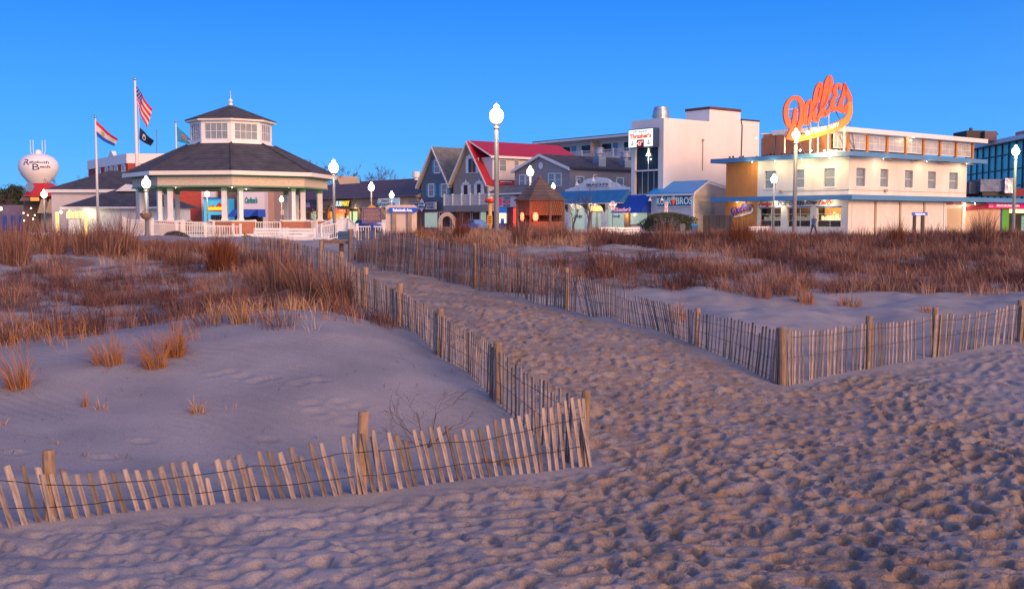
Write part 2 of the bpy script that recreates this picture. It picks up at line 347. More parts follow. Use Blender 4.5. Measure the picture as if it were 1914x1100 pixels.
n3 = N.new('ShaderNodeTexNoise'); n3.inputs['Scale'].default_value = 14; n3.inputs['Detail'].default_value = 6; n3.inputs['Roughness'].default_value = .65; L.new(g.outputs['Position'], n3.inputs['Vector'])
mh = N.new('ShaderNodeMath'); mh.operation = 'MULTIPLY'; L.new(n3.outputs[0], mh.inputs[0]); L.new(ta.outputs['Fac'], mh.inputs[1])
bp2 = N.new('ShaderNodeBump'); bp2.inputs['Distance'].default_value = .05; bp2.inputs['Strength'].default_value = .9; L.new(mh.outputs[0], bp2.inputs['Height']); L.new(bp.outputs[0], bp2.inputs['Normal'])
L.new(bp2.outputs[0], b.inputs['Normal'])
lit_noise = fbm(X*.55, Y*.55, 4, 60)
GR = (1-T)*np.where(inL, smooth(15.5, 18, Y + lit_noise*5 + smooth(-6, -9, X)*3 - smooth(-5.2, -3.6, X)*(-1.0)), smooth(23.2, 25.2, Y + lit_noise*3))
GR = np.where(inL | inR, GR, 0)
litter = GR*smooth(-.10, .16, fbm(X*1.6, Y*1.6, 4, 90))*.75
beach = link('beach_sand', grid_mesh('beach_sand', X, Y, Z, sand, {'trampled': T*(1-soft*.85), 'litter': litter})); beach['kind'] = 'structure'
# plain far ground, boardwalk and avenue
ground_m = mat('far_ground', (.10, .095, .09), .9, .2, .05)
mb = MB(); mb.quad((-2500, 40, -.30), (2500, 40, -.30), (2500, 3500, -.30), (-2500, 3500, -.30)); mb.build('ground', ground_m, kind='structure')
mb = MB(); mb.quad((-60, -60, -1.75), (60, -60, -1.75), (60, 2.4, -1.15), (-60, 2.4, -1.15)); mb.build('shore_sand', sand, kind='structure')
UV_ = Vector((.791, .612, 0)); VV2 = Vector((-.612, .791, 0))      # along the boardwalk / inland along the avenue
bw = lined('boardwalk_boards', (.30, .25, .21), .14, axis=tuple(VV2), depth=.01, dark=.4)
mb = MB()
mb.hexa([(-60, 41.5, -.32), (60, 41.5, -.32), (60, 62, -.32), (-60, 62, -.32), (-60, 41.5, 0), (60, 41.5, 0), (60, 62, 0), (-60, 62, 0)]); mb.build('boardwalk', bw, kind='structure')
mb = MB(); mb.quad((-260, 62, -.02), (260, 62, -.02), (260, 420, -.02), (-260, 420, -.02)); mb.build('avenue_pavement', mat('avenue_paving', (.16, .15, .15), .85, .2, .5), kind='structure')
# ------------------------------------------------------------ snow fences
wood = mat('weathered_slat', (.25, .20, .185), .85, .65, 6, bump=.005, bscale=30, objrand=.5, stretch=(8, 8, 1))
postm = mat('weathered_post', (.30, .20, .135), .85, .35, 8, bump=.006, bscale=30, objrand=.18, stretch=(6, 6, 1))
wirem = mat('dark_wire', (.05, .045, .045), .6, .1, metal=.6)
slat_meshes = []
for k in range(8):
    w0 = random.uniform(.034, .042); t0 = .009; n = 7; P = []
    for i in range(n):
        z = -1.22*i/(n-1); ww = w0/2*random.uniform(.9, 1.08); bx_ = random.uniform(-.004, .004)*(i > 0); by_ = random.uniform(-.004, .004)*(i > 0)
        sk = random.uniform(-.008, .008) if i == 0 else 0
        P += [(bx_-ww, by_-t0/2, z+sk), (bx_+ww, by_-t0/2, z-sk), (bx_+ww, by_+t0/2, z-sk), (bx_-ww, by_+t0/2, z+sk)]
    fs = [(0, 1, 2, 3)]
    for i in range(n-1):
        for q in range(4): q2 = (q+1) % 4; fs.append((i*4+q2, i*4+q, (i+1)*4+q, (i+1)*4+q2))
    me = bpy.data.meshes.new('slat'); me.from_pydata(P, [], fs); me.materials.append(wood); slat_meshes.append(me)
def interp(pl, x):
    pl = sorted(pl); return float(np.interp(x, [p[0] for p in pl], [p[1] for p in pl]))
def snow_fence(name, label, posts, tops, pitch, tilt, wires=(.72, .30), prob=1.0, shortish=.12, group='snow fences edging the dunes', cat='fence', bunch=None):
    p0 = at(posts[0][0], posts[0][1], posts[0][3]); f = empty(name, (p0.x, p0.y, float(zb(p0.x, p0.y))), label, cat, group)
    o0 = Vector(f.location)
    G = [Vector(gp(q[0], q[1], q[3])).to_3d() for q in posts]
    for q, p in zip(posts, G):
        if len(q) > 4 and q[4] == 0: continue
        zg = float(zfull(p.x, p.y)); top = at(q[0], q[2], q[3]).z; r = q[4] if len(q) > 4 else .045
        mb_ = MB(); ln = random.uniform(-.03, .03)
        mb_.tube([(p.x, p.y, zg-.35), (p.x+ln*.3, p.y, zg+(top-zg)*.5), (p.x+ln, p.y, top-.015), (p.x+ln, p.y, top)], [r*1.05, r*1.0, r*.95, r*.82], 10)
        mb_.build('post', postm, f)
    line = []; 
    for i in range(len(G)-1):
        a, b_ = G[i], G[i+1]; dv = b_-a; Ld = dv.length; nst = max(1, int(Ld/pitch)); ang = math.atan2(dv.y, dv.x)
        nrm = Vector((dv.y, -dv.x, 0)).normalized()
        if nrm.y > 0: nrm = -nrm
        for j in range(nst):
            t = (j+.5)/nst; sag = math.sin(math.pi*t)*.05
            p = a+dv*t; p = p - nrm*(sag-.06)
            px = CX+F_PX*p.x/p.y
            zt_ = at(px, interp(tops, px), p.y).z; zg = float(zfull(p.x, p.y)); h_ = max(.12, zt_-zg)
            line.append((p, zg, h_, ang))
            if random.random() > prob: continue
            if random.random() < shortish: zt_ -= h_*random.uniform(.1, .35)
            tl = tilt(px) + random.gauss(0, .012) + .03*math.sin(px*.021+3)
            zt_ += random.uniform(-.02, .02)
            o = link('slat', random.choice(slat_meshes), f)
            top = Vector((p.x, p.y, zt_)) - Vector((math.cos(ang), math.sin(ang), 0))*math.tan(tl)*h_*.5
            flip = ang if math.cos(ang) >= 0 else ang+math.pi; tt = tl if math.cos(ang) >= 0 else tl
            M = Matrix.Rotation(ang, 4, 'Z') @ Matrix.Rotation(-tl, 4, 'Y') @ Matrix.Rotation(random.gauss(0, .02), 4, 'X') @ Matrix.Rotation(random.gauss(0, .15), 4, 'Z')
            M = Matrix.Translation(top - o0) @ M
            o.matrix_local = M
    for q, p in zip(posts, G):
        if len(q) > 4 and q[4] == 0 and q[0] not in (1463,): continue
        if p.y > 20: continue
        for k in range(3 if len(q) > 4 else 2):
            a_ = line[min(range(len(line)), key=lambda i: (line[i][0]-p).length)][3]; dd = Vector((math.cos(a_), math.sin(a_), 0)); off = dd*(1 if p is G[0] else -1 if p is G[-1] else random.choice((-1, 1)))*random.uniform(.04, .10)
            pxx = CX+F_PX*p.x/p.y; zt_ = at(pxx, interp(tops, pxx), p.y).z + random.uniform(-.03, .05); nn = Vector((math.sin(a_), -math.cos(a_), 0)); nn = nn if nn.y < 0 else -nn
            M = Matrix.Rotation(a_, 4, 'Z') @ Matrix.Rotation(-tilt(pxx)*random.uniform(.2, 1.0), 4, 'Y') @ Matrix.Rotation(random.gauss(0, .3), 4, 'Z')
            o = link('slat', random.choice(slat_meshes), f); top = Vector((p.x, p.y, zt_))+off+nn*random.uniform(.055, .075); o.matrix_local = Matrix.Translation(top-o0) @ M
    for wf in wires:
        mb_ = MB(); pts = []
        for k_, (p, zg, h_, ang) in enumerate(line[::2]):
            nrm = Vector((math.sin(ang), -math.cos(ang), 0)); nrm = nrm if nrm.y < 0 else -nrm
            pts.append(Vector((p.x, p.y, zg + max(.02, h_*wf + random.uniform(-.008, .008)))) + nrm*(.012))
        if len(pts) > 1: mb_.tube(pts, .0032, 3, False); mb_.build('wire', wirem, f)
    return f
LA = [(0, 862), (95, 880), (115, 882), (170, 882), (260, 876), (330, 866), (420, 856), (470, 845), (520, 842), (580, 828), (660, 812), (714, 809), (760, 806), (800, 800), (850, 797), (905, 800), (940, 782), (1000, 768), (1036, 757), (1090, 742)]
snow_fence('snow_fence', 'leaning weathered slat fence crossing low sand from picture edge to the tall split corner post', [(-150, 985, 850, 7.0), (95, 975, 840, 7.5), (675, 925, 768, 8.65), (1090, 872, 728, 10.0)],
           LA + [(-200, 850)], .083, lambda px: .24 if px < 1000 else .16)
LB = [(683, 512), (700, 520), (745, 545), (780, 562), (825, 590), (860, 612), (900, 632), (932, 656), (982, 694), (1045, 722), (1080, 742), (640, 480), (600, 465), (560, 455), (460, 440), (380, 432)]
snow_fence('snow_fence', 'slat fence climbing the dune side of the sandy path, five stout posts', [(1080, 868, 730, 10.05, 0), (932, 745, 638, 11.8, .052), (825, 665, 576, 14.5, .052), (745, 607, 529, 16.8, .052), (683, 577, 499, 18.8, .052), (640, 545, 470, 22.0), (600, 512, 450, 26.0)],
           LB,   .095, lambda px: .04 if px > 800 else -.05, wires=(.78, .42, .08))
snow_fence('snow_fence', 'short far slat fence behind the reeds below the bandstand', [(600, 512, 452, 26.1, 0), (530, 500, 446, 28.0), (460, 492, 434, 30.0)], LB, .10, lambda px: .0, wires=(.8, .3))
RT = [(655, 432), (700, 430), (780, 440), (888, 460), (960, 480), (1060, 508), (1150, 540), (1230, 562), (1303, 583), (1380, 598), (1463, 617), (1540, 616), (1620, 606), (1690, 600), (1745, 588), (1800, 588), (1850, 580), (1907, 568), (2100, 545)]
snow_fence('snow_fence', 'long grey slat fence running beside the path up to the boardwalk, buckled midway', [(1463, 718, 614, 15.0, 0), (1303, 643, 575, 17.0), (1180, 605, 545, 19.6, 0), (1060, 580, 500, 22.0), (960, 556, 478, 23.6, 0), (888, 540, 453, 25.0, .05), (780, 520, 438, 27.2), (655, 490, 428, 30.5, .06)],
           RT, .084, lambda px: (.12 if px < 800 else .02 if px < 1080 else -.28 + .25*math.sin(px*.045) if px < 1290 else .10), wires=(.78, .45, .1), shortish=.1)
snow_fence('snow_fence', 'pale upright slat fence with gaps running from reddish corner post to the picture edge', [(1463, 718, 611, 15.0, .055), (1620, 688, 590, 16.2, .055), (1745, 670, 574, 17.0, .05), (1907, 638, 560, 18.2, .055), (2200, 600, 530, 20.2)],
           RT, .086, lambda px: .02 if px < 1650 else (.0 if px < 1745 else -.1), wires=(.88, .5), prob=.93, shortish=.08)
# ------------------------------------------------------------ grasses
def blade_mat(name, ramp, rough=.8):
    m = bpy.data.materials.new(name); m.use_nodes = True; N = m.node_tree.nodes; L = m.node_tree.links; b = N['Principled BSDF']
    a = N.new('ShaderNodeAttribute'); a.attribute_name = 'tone'; c = N.new('ShaderNodeValToRGB')
    c.color_ramp.elements[0].color = (*ramp[0], 1); c.color_ramp.elements[1].color = (*ramp[-1], 1)
    for i, r_ in enumerate(ramp[1:-1]): e = c.color_ramp.elements.new((i+1)/(len(ramp)-1)); e.color = (*r_, 1)
    L.new(a.outputs['Fac'], c.inputs[0]); L.new(c.outputs[0], b.inputs['Base Color']); b.inputs['Roughness'].default_value = rough; b.inputs['Specular IOR Level'].default_value = .2
    return m
GM_RUST = blade_mat('rust_grass', [(.06, .034, .038), (.165, .076, .066), (.28, .14, .11), (.46, .31, .23)])
GM_DEEP = blade_mat('deep_red_grass', [(.07, .028, .02), (.17, .055, .03), (.25, .09, .045)])
GM_GOLD = blade_mat('gold_grass', [(.30, .13, .05), (.42, .21, .085), (.50, .30, .15), (.6, .48, .33)])
GM_ORNG = blade_mat('orange_grass', [(.24, .09, .035), (.36, .15, .05), (.44, .22, .10)])
def blades(name, bx, by, bz, h, lean_a, lean, w, tone, m, parent=None, curl=None):
    n = len(bx); F = np.float32
    lx = np.cos(lean_a)*lean; ly = np.sin(lean_a)*lean
    fa = rng.uniform(0, math.pi, n); sx = np.cos(fa); sy = np.sin(fa)
    ts = np.array([0, .38, .72, 1.0]); ws = np.array([1.0, .9, .6, 0])
    cu = curl if curl is not None else np.zeros(n)
    co = np.empty((n, 7, 3), F); k = 0
    for i, (t, wf) in enumerate(zip(ts, ws)):
        cxx = bx + lx*h*t**1.8; cyy = by + ly*h*t**1.8; czz = bz + h*t*(1-.25*lean**2*t) - cu*h*t**2.5
        if i < 3:
            co[:, k, 0] = cxx-sx*w*wf; co[:, k, 1] = cyy-sy*w*wf; co[:, k, 2] = czz; k += 1
            co[:, k, 0] = cxx+sx*w*wf; co[:, k, 1] = cyy+sy*w*wf; co[:, k, 2] = czz; k += 1
        else: co[:, k, 0] = cxx; co[:, k, 1] = cyy; co[:, k, 2] = czz
    base = (np.arange(n)*7)[:, None]
    tri = np.array([0, 1, 3, 0, 3, 2, 2, 3, 5, 2, 5, 4, 4, 5, 6])[None] + base
    off = wloc(parent) if parent else Vector((0, 0, 0)); co = co.reshape(-1, 3) - np.array(off, F)
    if parent is None:
        org = np.array([co[:, 0].mean(), co[:, 1].mean(), co[:, 2].min()], F); co = co-org
    me = bpy.data.meshes.new(name); me.vertices.add(len(co)); me.vertices.foreach_set('co', co.astype(F).ravel())
    idx = tri.reshape(-1).astype(np.int32); me.loops.add(len(idx)); me.loops.foreach_set('vertex_index', idx)
    me.polygons.add(len(idx)//3); me.polygons.foreach_set('loop_start', np.arange(0, len(idx), 3, dtype=np.int32)); me.polygons.foreach_set('loop_total', np.full(len(idx)//3, 3, np.int32))
    me.update(calc_edges=True); a = me.attributes.new('tone', 'FLOAT', 'POINT'); a.data.foreach_set('value', np.repeat(tone, 7).astype(F)); me.materials.append(m)
    o = link(name, me, parent)
    if parent is None: o.location = org.tolist()
    return o
def tufts(tx, ty, nb, hh, rad, w, m, name, spread=.35, tonemu=None, wind=.12):
    bx = []; T_ = len(tx); cnt = np.maximum(4, (nb*rng.uniform(.6, 1.4, T_)).astype(int)); rep = np.repeat(np.arange(T_), cnt); n = len(rep)
    hT = hh*rng.uniform(.65, 1.35, T_); tT = np.clip(.45+2.2*fbm(tx*.5, ty*.5, 3, 200)+rng.normal(0, .2, T_), .02, .98)
    r = rad*np.sqrt(rng.uniform(0, 1, n)); a = rng.uniform(0, 2*math.pi, n)
    x = tx[rep]+r*np.cos(a); y = ty[rep]+r*np.sin(a); z = zfull(x, y)-.02
    h = hT[rep]*rng.uniform(.5, 1.1, n); la = a+rng.normal(0, .5, n); ln = np.abs(rng.normal(0, spread, n))+.04
    lx = np.cos(la)*ln - wind; ly = np.sin(la)*ln
    tone = np.clip(tT[rep]+rng.normal(0, .16, n), 0, 1)
    return blades(name, x, y, z, h*rng.uniform(.6, 1.15, n), np.arctan2(ly, lx), np.hypot(lx, ly), w*rng.uniform(.6, 1.3, n), tone, m, curl=np.abs(rng.normal(0, .22, n)))
def scatter(n, xr, yr, dens):
    x = rng.uniform(*xr, n); y = rng.uniform(*yr, n); d = dens(x, y); k = rng.uniform(0, 1, n) < d; return x[k], y[k]
def den_left(x, y):
    ins = inpoly(x, y, LPOLY); a = fbm(x*.55, y*.55, 4, 60)
    band = smooth(14.0, 17, y+a*5+smooth(-6, -9, x)*3)
    bare = smooth(26, 28, y)*(1-smooth(30, 31, y))*.8      # open sand below the crest
    return ins*band*(1-bare)*(.22+.78*smooth(-.05, .11, fbm(x*.9, y*.9, 3, 11)))*(np.abs(x/(y+1e-6)) < .56)*(y < 31.5)
def den_right(x, y):
    ins = inpoly(x, y, RPOLY); a = fbm(x*.55, y*.55, 4, 60)
    band = smooth(23.4, 25.2, y+a*3)
    u = x/y; bare = smooth(-.04, 0, u)*(1-smooth(.17, .22, u))*smooth(29, 30.5, y)*(1-smooth(33.3, 34, y))*.93
    return ins*band*(1-bare)*(.32+.68*smooth(-.08, .10, fbm(x*.8, y*.8, 3, 12)))*(np.abs(u) < .56)*(y < 38)
def stuff(o, label, cat): o['kind'] = 'stuff'; o['label'] = label; o['category'] = cat; return o
x, y = scatter(5600, (-18, 0), (14, 32), den_left)
stuff(tufts(x, y, 26, .37, .17, .0038, GM_RUST, 'dune_grass', .55), 'thin rust brown dune grass over the sand below the bandstand', 'grass')
x, y = scatter(11500, (-5, 22), (22, 38.5), den_right)
stuff(tufts(x, y, 26, .44, .20, .0045, GM_RUST, 'dune_grass', .5), 'rust brown dune grass covering the slope in front of the candy shop', 'grass')
x, y = scatter(420, (-10, -2), (12.6, 17), lambda x, y: inpoly(x, y, LPOLY)*smooth(-.1, .1, fbm(x*.9, y*.9, 3, 55))*smooth(12.6, 14, y+.35*np.minimum(0, x+6)*-1)*(x < -2.6))
stuff(tufts(x, y, 9, .42, .14, .0032, GM_GOLD, 'straw_grass', .5), 'thin straw coloured stems fringing the bare dune', 'grass')
# low dead litter
x, y = scatter(6000, (-18, 0), (17, 31), lambda x, y: inpoly(x, y, LPOLY)*.6*(smooth(-.05, .1, fbm(x*1.6, y*1.6, 4, 90))))
stuff(tufts(x, y, 10, .13, .2, .006, GM_DEEP, 'fallen_grass', .9), 'dark matted dead grass lying between the tufts on the lower dune', 'grass')
# tall crest grass
def den_crest(x, y):
    u = x/y; gate = 1 - smooth(-.172, -.16, u)*(1-smooth(-.125, -.115, u))*1.0
    return (.25+.75*smooth(-.1, .12, fbm(x*.7, y*.7, 3, 15)))*(np.abs(u) < .56)*gate
x, y = scatter(900, (-19, -5.2), (31, 34.5), lambda x, y: den_crest(x, y)*(x/y < -.365))
stuff(tufts(x, y, 36, .72, .22, .006, GM_RUST, 'crest_grass', .16, wind=.03), 'tall wispy brown grass on the dune crest before the comfort station', 'grass')
x, y = scatter(900, (-14, -5.0), (28.5, 33), lambda x, y: den_crest(x, y)*(x/y > -.375)*(x/y < -.20))
stuff(tufts(x, y, 30, .42, .22, .005, GM_RUST, 'crest_grass', .3, wind=.03), 'low brown grass on the crest below the bandstand railings', 'grass')
x, y = scatter(2900, (-4.2, 22), (33.6, 38.6), den_crest)
stuff(tufts(x, y, 32, .38, .2, .006, GM_RUST, 'crest_grass', .18, wind=.03), 'tall brown grass on the dune crest before the row of shops', 'grass')
# individual clumps
G1 = 'orange grass tufts on the bare dune edge'
def clump(px, py, Y, wpx, hpx, n, m, label, spread=.22, wind=.0, name='grass_tuft', cat='grass tuft', wid=.004, group=None, tone=(.2, .9), curl=0):
    p = at(px, py, Y); x0, y0 = p.x, p.y; z0 = float(zfull(x0, y0)); H = hpx*Y/F_PX*(1.35 if group == G1 else 1.15); Rr = wpx*Y/F_PX/2
    r = Rr*np.sqrt(rng.uniform(0, 1, n))*.55; a = rng.uniform(0, 2*math.pi, n)
    x = x0+r*np.cos(a); y = y0+r*np.sin(a); z = zfull(x, y)-.02; h = H*rng.uniform(.45, 1.08, n)*(1-.55*(r/(Rr*.55))**2)
    ln = np.abs(rng.normal(0, spread, n)); lx = np.cos(a)*ln+wind; ly = np.sin(a)*ln
    fl = rng.uniform(0, 1, n) < .22; lx = np.where(fl, lx*3.2+np.cos(a)*.5, lx); ly = np.where(fl, ly*3.2+np.sin(a)*.5, ly)
    o = blades(name, x, y, z, h*np.where(fl, .75, 1), np.arctan2(ly, lx), np.hypot(lx, ly), wid*rng.uniform(.6, 1.3, n), rng.uniform(*tone, n), m, curl=np.abs(rng.normal(0, curl or .18, n))+fl*.55)
    o['label'] = label; o['category'] = cat
    if group: o['group'] = group
    return o
for a in [(35, 725, 11.6, 70, 95, 150, 'orange tuft nearest the picture edge, above the fence corner by the first post', -.25),
          (205, 690, 12.6, 95, 75, 150, 'spreading pale orange tuft leaning over bare sand, second from the picture edge', -.35),
          (290, 690, 12.5, 70, 75, 150, 'narrow orange tuft fallen toward the picture edge beside flattened stems', -.35),
          (328, 668, 13.0, 60, 80, 200, 'dense upright orange tuft on the tip of the bare dune', -.05),
          (448, 616, 14.8, 70, 52, 110, 'golden tuft with bent pale blades on the dune ridge', -.2),
          (395, 612, 15.0, 60, 60, 60, 'thin tuft with two long seed stalks on the dune ridge', -.05)]:
    clump(*a[:5], int(a[5]*1.3), GM_GOLD if a[0] > 380 else GM_ORNG, a[6], spread=.62, wind=a[7], group=G1, wid=.0035)
clump(370, 768, 10.9, 48, 40, 75, GM_GOLD, 'round curly tuft standing alone on the smooth sand', .7, 0, curl=.35, wid=.004)
clump(160, 758, 11.1, 22, 44, 40, GM_ORNG, 'small stiff orange tuft alone on the sand', .12, 0, wid=.0035)
clump(190, 765, 11.0, 44, 36, 30, GM_GOLD, 'loose pale tuft beside the small stiff one', .6, .1, wid=.0035, curl=.3)
clump(110, 828, 9.7, 60, 26, 16, GM_GOLD, 'few bleached blades bent flat above the tallest fence post of the near fence', .9, .1, wid=.003, curl=.5)
clump(5, 800, 10.2, 30, 30, 22, GM_GOLD, 'sparse pale blades at the very edge of the dune', .5, 0, wid=.003, curl=.2)
clump(430, 760, 11.0, 60, 34, 9, GM_GOLD, 'single arching bleached stems behind the round curly tuft', 1.1, .1, wid=.003, curl=.5)
clump(545, 690, 12.4, 26, 22, 5, GM_GOLD, 'lone bleached arch of grass on the middle of the smooth dune', 1.1, .1, wid=.003, curl=.5)
clump(858, 690, 13.8, 50, 16, 40, GM_GOLD, 'straw caught at the foot of the path fence', 1.2, .2, wid=.003, curl=.35)
clump(1505, 566, 22.9, 60, 52, 130, GM_ORNG, 'orange grass tuft on the sand ridge behind the pale upright fence', .35, -.1, wid=.005)
clump(1585, 570, 22.9, 90, 34, 150, GM_ORNG, 'low orange grass mound along the sand ridge', .6, 0, wid=.005)
clump(1735, 575, 21.5, 60, 22, 90, GM_ORNG, 'low orange grass by the doubled fence posts', .7, 0, wid=.005)
clump(1265, 590, 19.8, 60, 60, 160, GM_ORNG, 'orange grass growing through the buckled stretch of fence', .3, 0, wid=.0045)
clump(1850, 538, 25.0, 110, 22, 120, GM_ORNG, 'sparse orange grass on the blue sand rise near the picture edge', .6, 0, wid=.005)
GR1 = 'tall reed clumps on the dune crest'
reeds = [(28, 488, 27.5, 100, 105, 420, GM_RUST, 'tall rusty reed clump at the picture edge'),
 (95, 470, 29.5, 70, 80, 260, GM_RUST, 'reed clump in front of the red roofed shop'),
 (165, 470, 30, 90, 95, 380, GM_RUST, 'reed clump in front of the lit comfort station doors'),
 (232, 470, 30, 90, 100, 460, GM_RUST, 'full rounded reed clump below the short lamp with the flower basket'),
 (205, 482, 29, 70, 85, 200, GM_RUST, 'loose reed clump between the two comfort station doors'),
 (290, 478, 29.5, 60, 40, 200, GM_RUST, 'low reed clump below the wheelchair ramp'),
 (335, 492, 28, 90, 50, 360, GM_RUST, 'wide brown bush of grass below the bandstand ramp'),
 (415, 500, 26.5, 95, 92, 700, GM_DEEP, 'dark red bushy clump below the bandstand corner'),
 (520, 540, 21.5, 110, 115, 600, GM_RUST, 'tall reed clump in front of the far slat fence'),
 (565, 560, 20, 90, 110, 420, GM_RUST, 'tall leaning reeds between the clump and the path fence'),
 (630, 575, 19.2, 110, 110, 620, GM_RUST, 'dense reeds leaning against the top of the path fence'),
 (590, 556, 20.5, 40, 60, 160, GM_ORNG, 'small orange tuft in the middle of the reeds'),
 (480, 530, 23, 90, 70, 300, GM_RUST, 'short reeds beside the dark red clump'),
 (790, 455, 34.5, 60, 48, 200, GM_ORNG, 'orange shrub of grass beside the white street name board'),
 (862, 458, 34.5, 55, 75, 420, GM_DEEP, 'orange red clump between stone arch and yellow post'),
 (820, 456, 35, 50, 50, 200, GM_RUST, 'reed clump at the foot of the stone arch'),
 (975, 460, 34, 60, 70, 380, GM_RUST, 'reed clump in front of the shingled hut'),
 (1010, 457, 34.5, 50, 60, 260, GM_RUST, 'reed clump in front of the hut door'),
 (1045, 455, 35, 60, 62, 320, GM_RUST, 'reed clump at the right corner of the shingled hut'),
 (1120, 452, 35.5, 60, 42, 260, GM_RUST, 'low reed clump before the blue awning shop'),
 (1245, 452, 35.5, 90, 60, 420, GM_RUST, 'broad reed clump under the round green shrub'),
 (1385, 455, 35, 75, 70, 480, GM_DEEP, 'deep red reed clump before the orange panelled wall'),
 (1430, 452, 36, 60, 50, 260, GM_RUST, 'reed clump beside the lower street lamp'),
 (1675, 455, 35.5, 50, 62, 320, GM_DEEP, 'narrow dark reed clump under the small blue street sign'),
 (1610, 452, 36, 60, 45, 240, GM_RUST, 'reed clump before the first closed shutter'),
 (1745, 455, 35.5, 60, 50, 240, GM_RUST, 'reed clump before the cream side door'),
 (1838, 458, 34.5, 80, 85, 620, GM_RUST, 'tallest reed clump, before the pink arcade sign'),
 (1130, 512, 27, 70, 45, 200, GM_RUST, 'tuft behind the path fence on the slope'),
 (1425, 560, 23.3, 70, 38, 160, GM_RUST, 'brown tuft at the corner of the bare sand ridge')]
for a in reeds:
    clump(*a[:5], int(a[5]*1.25), a[6], a[7], spread=.24, name='reed_clump', cat='reed clump', wid=.0055 if a[2] > 25 else .0045, group=GR1, wind=.02 if a[0] not in (565, 630) else -.12)
dbx, dby = [], []
for i in range(170):
    px_ = rng.uniform(0, 1050); py_ = rng.uniform(640, 880); Yd = 4000/ (py_-360) ; q = at(px_, py_, min(14, max(9.3, Yd*1.0))); dbx.append(q.x); dby.append(q.y)
dbx = np.array(dbx); dby = np.array(dby); k_ = inpoly(dbx, dby, LPOLY); dbx, dby = dbx[k_], dby[k_]; n_ = len(dbx); aa = rng.uniform(0, 6.28, n_)
stuff(blades('beach_debris', dbx, dby, zfull(dbx, dby)+.004, rng.uniform(.04, .16, n_), aa, rng.uniform(1.5, 3, n_)*.5, rng.uniform(.002, .004, n_), rng.uniform(0, 1, n_), GM_RUST, curl=np.full(n_, .55)), 'scattered bits of straw and twig on the smooth dune sand', 'debris')
# dead twiggy branch behind the near fence
twig = mat('dead_twig', (.10, .055, .04), .85, .2, 20)
def branch(mb, p, d, L_, r_, depth, spread=.6, droop=0.0, nseg=3, rnd=random, minr=.0012, kids=3, sides=3):
    pts = [p]; dd = Vector(d).normalized()
    for i in range(nseg):
        dd = (dd + Vector((rnd.gauss(0, .14), rnd.gauss(0, .14), rnd.gauss(0, .1)-droop))).normalized(); pts.append(pts[-1]+dd*L_/nseg)
    rs = [max(minr, r_*(1-.5*i/nseg)) for i in range(nseg+1)]; mb.tube(pts, rs, sides, False)
    if depth:
        for k in range(kids):
            i = rnd.randint(1, nseg); q = pts[i]
            nd = (dd + Vector((rnd.gauss(0, spread), rnd.gauss(0, spread), rnd.gauss(0, spread*.7)))).normalized()
            branch(mb, q, nd, L_*rnd.uniform(.5, .75), rs[i]*.6, depth-1, spread, droop, nseg, rnd, minr, kids, sides)
p = at(800, 825, 10.4); p.z = float(zfull(p.x, p.y)); mb = MB(); random.seed(5)
for d in [(-.5, .1, .75), (-.7, .3, .5), (.75, .3, .55), (.1, .3, .9), (-.2, -.1, .6)]:
    branch(mb, p, d, .34, .007, 3, .5, .0, 4)
solid(mb, 'dead_branch', twig, 'bare twiggy dead branch lying on sand behind the near fence', 'branch')
p = at(950, 848, 10.0); p.z = float(zfull(p.x, p.y)); mb = MB(); mb.tube([p+Vector((-.25, .1, .05)), p+Vector((0, 0, .03)), p+Vector((.2, .05, .07))], .02, 6)
solid(mb, 'driftwood', postm, 'short broken stick half buried behind the near fence', 'driftwood')
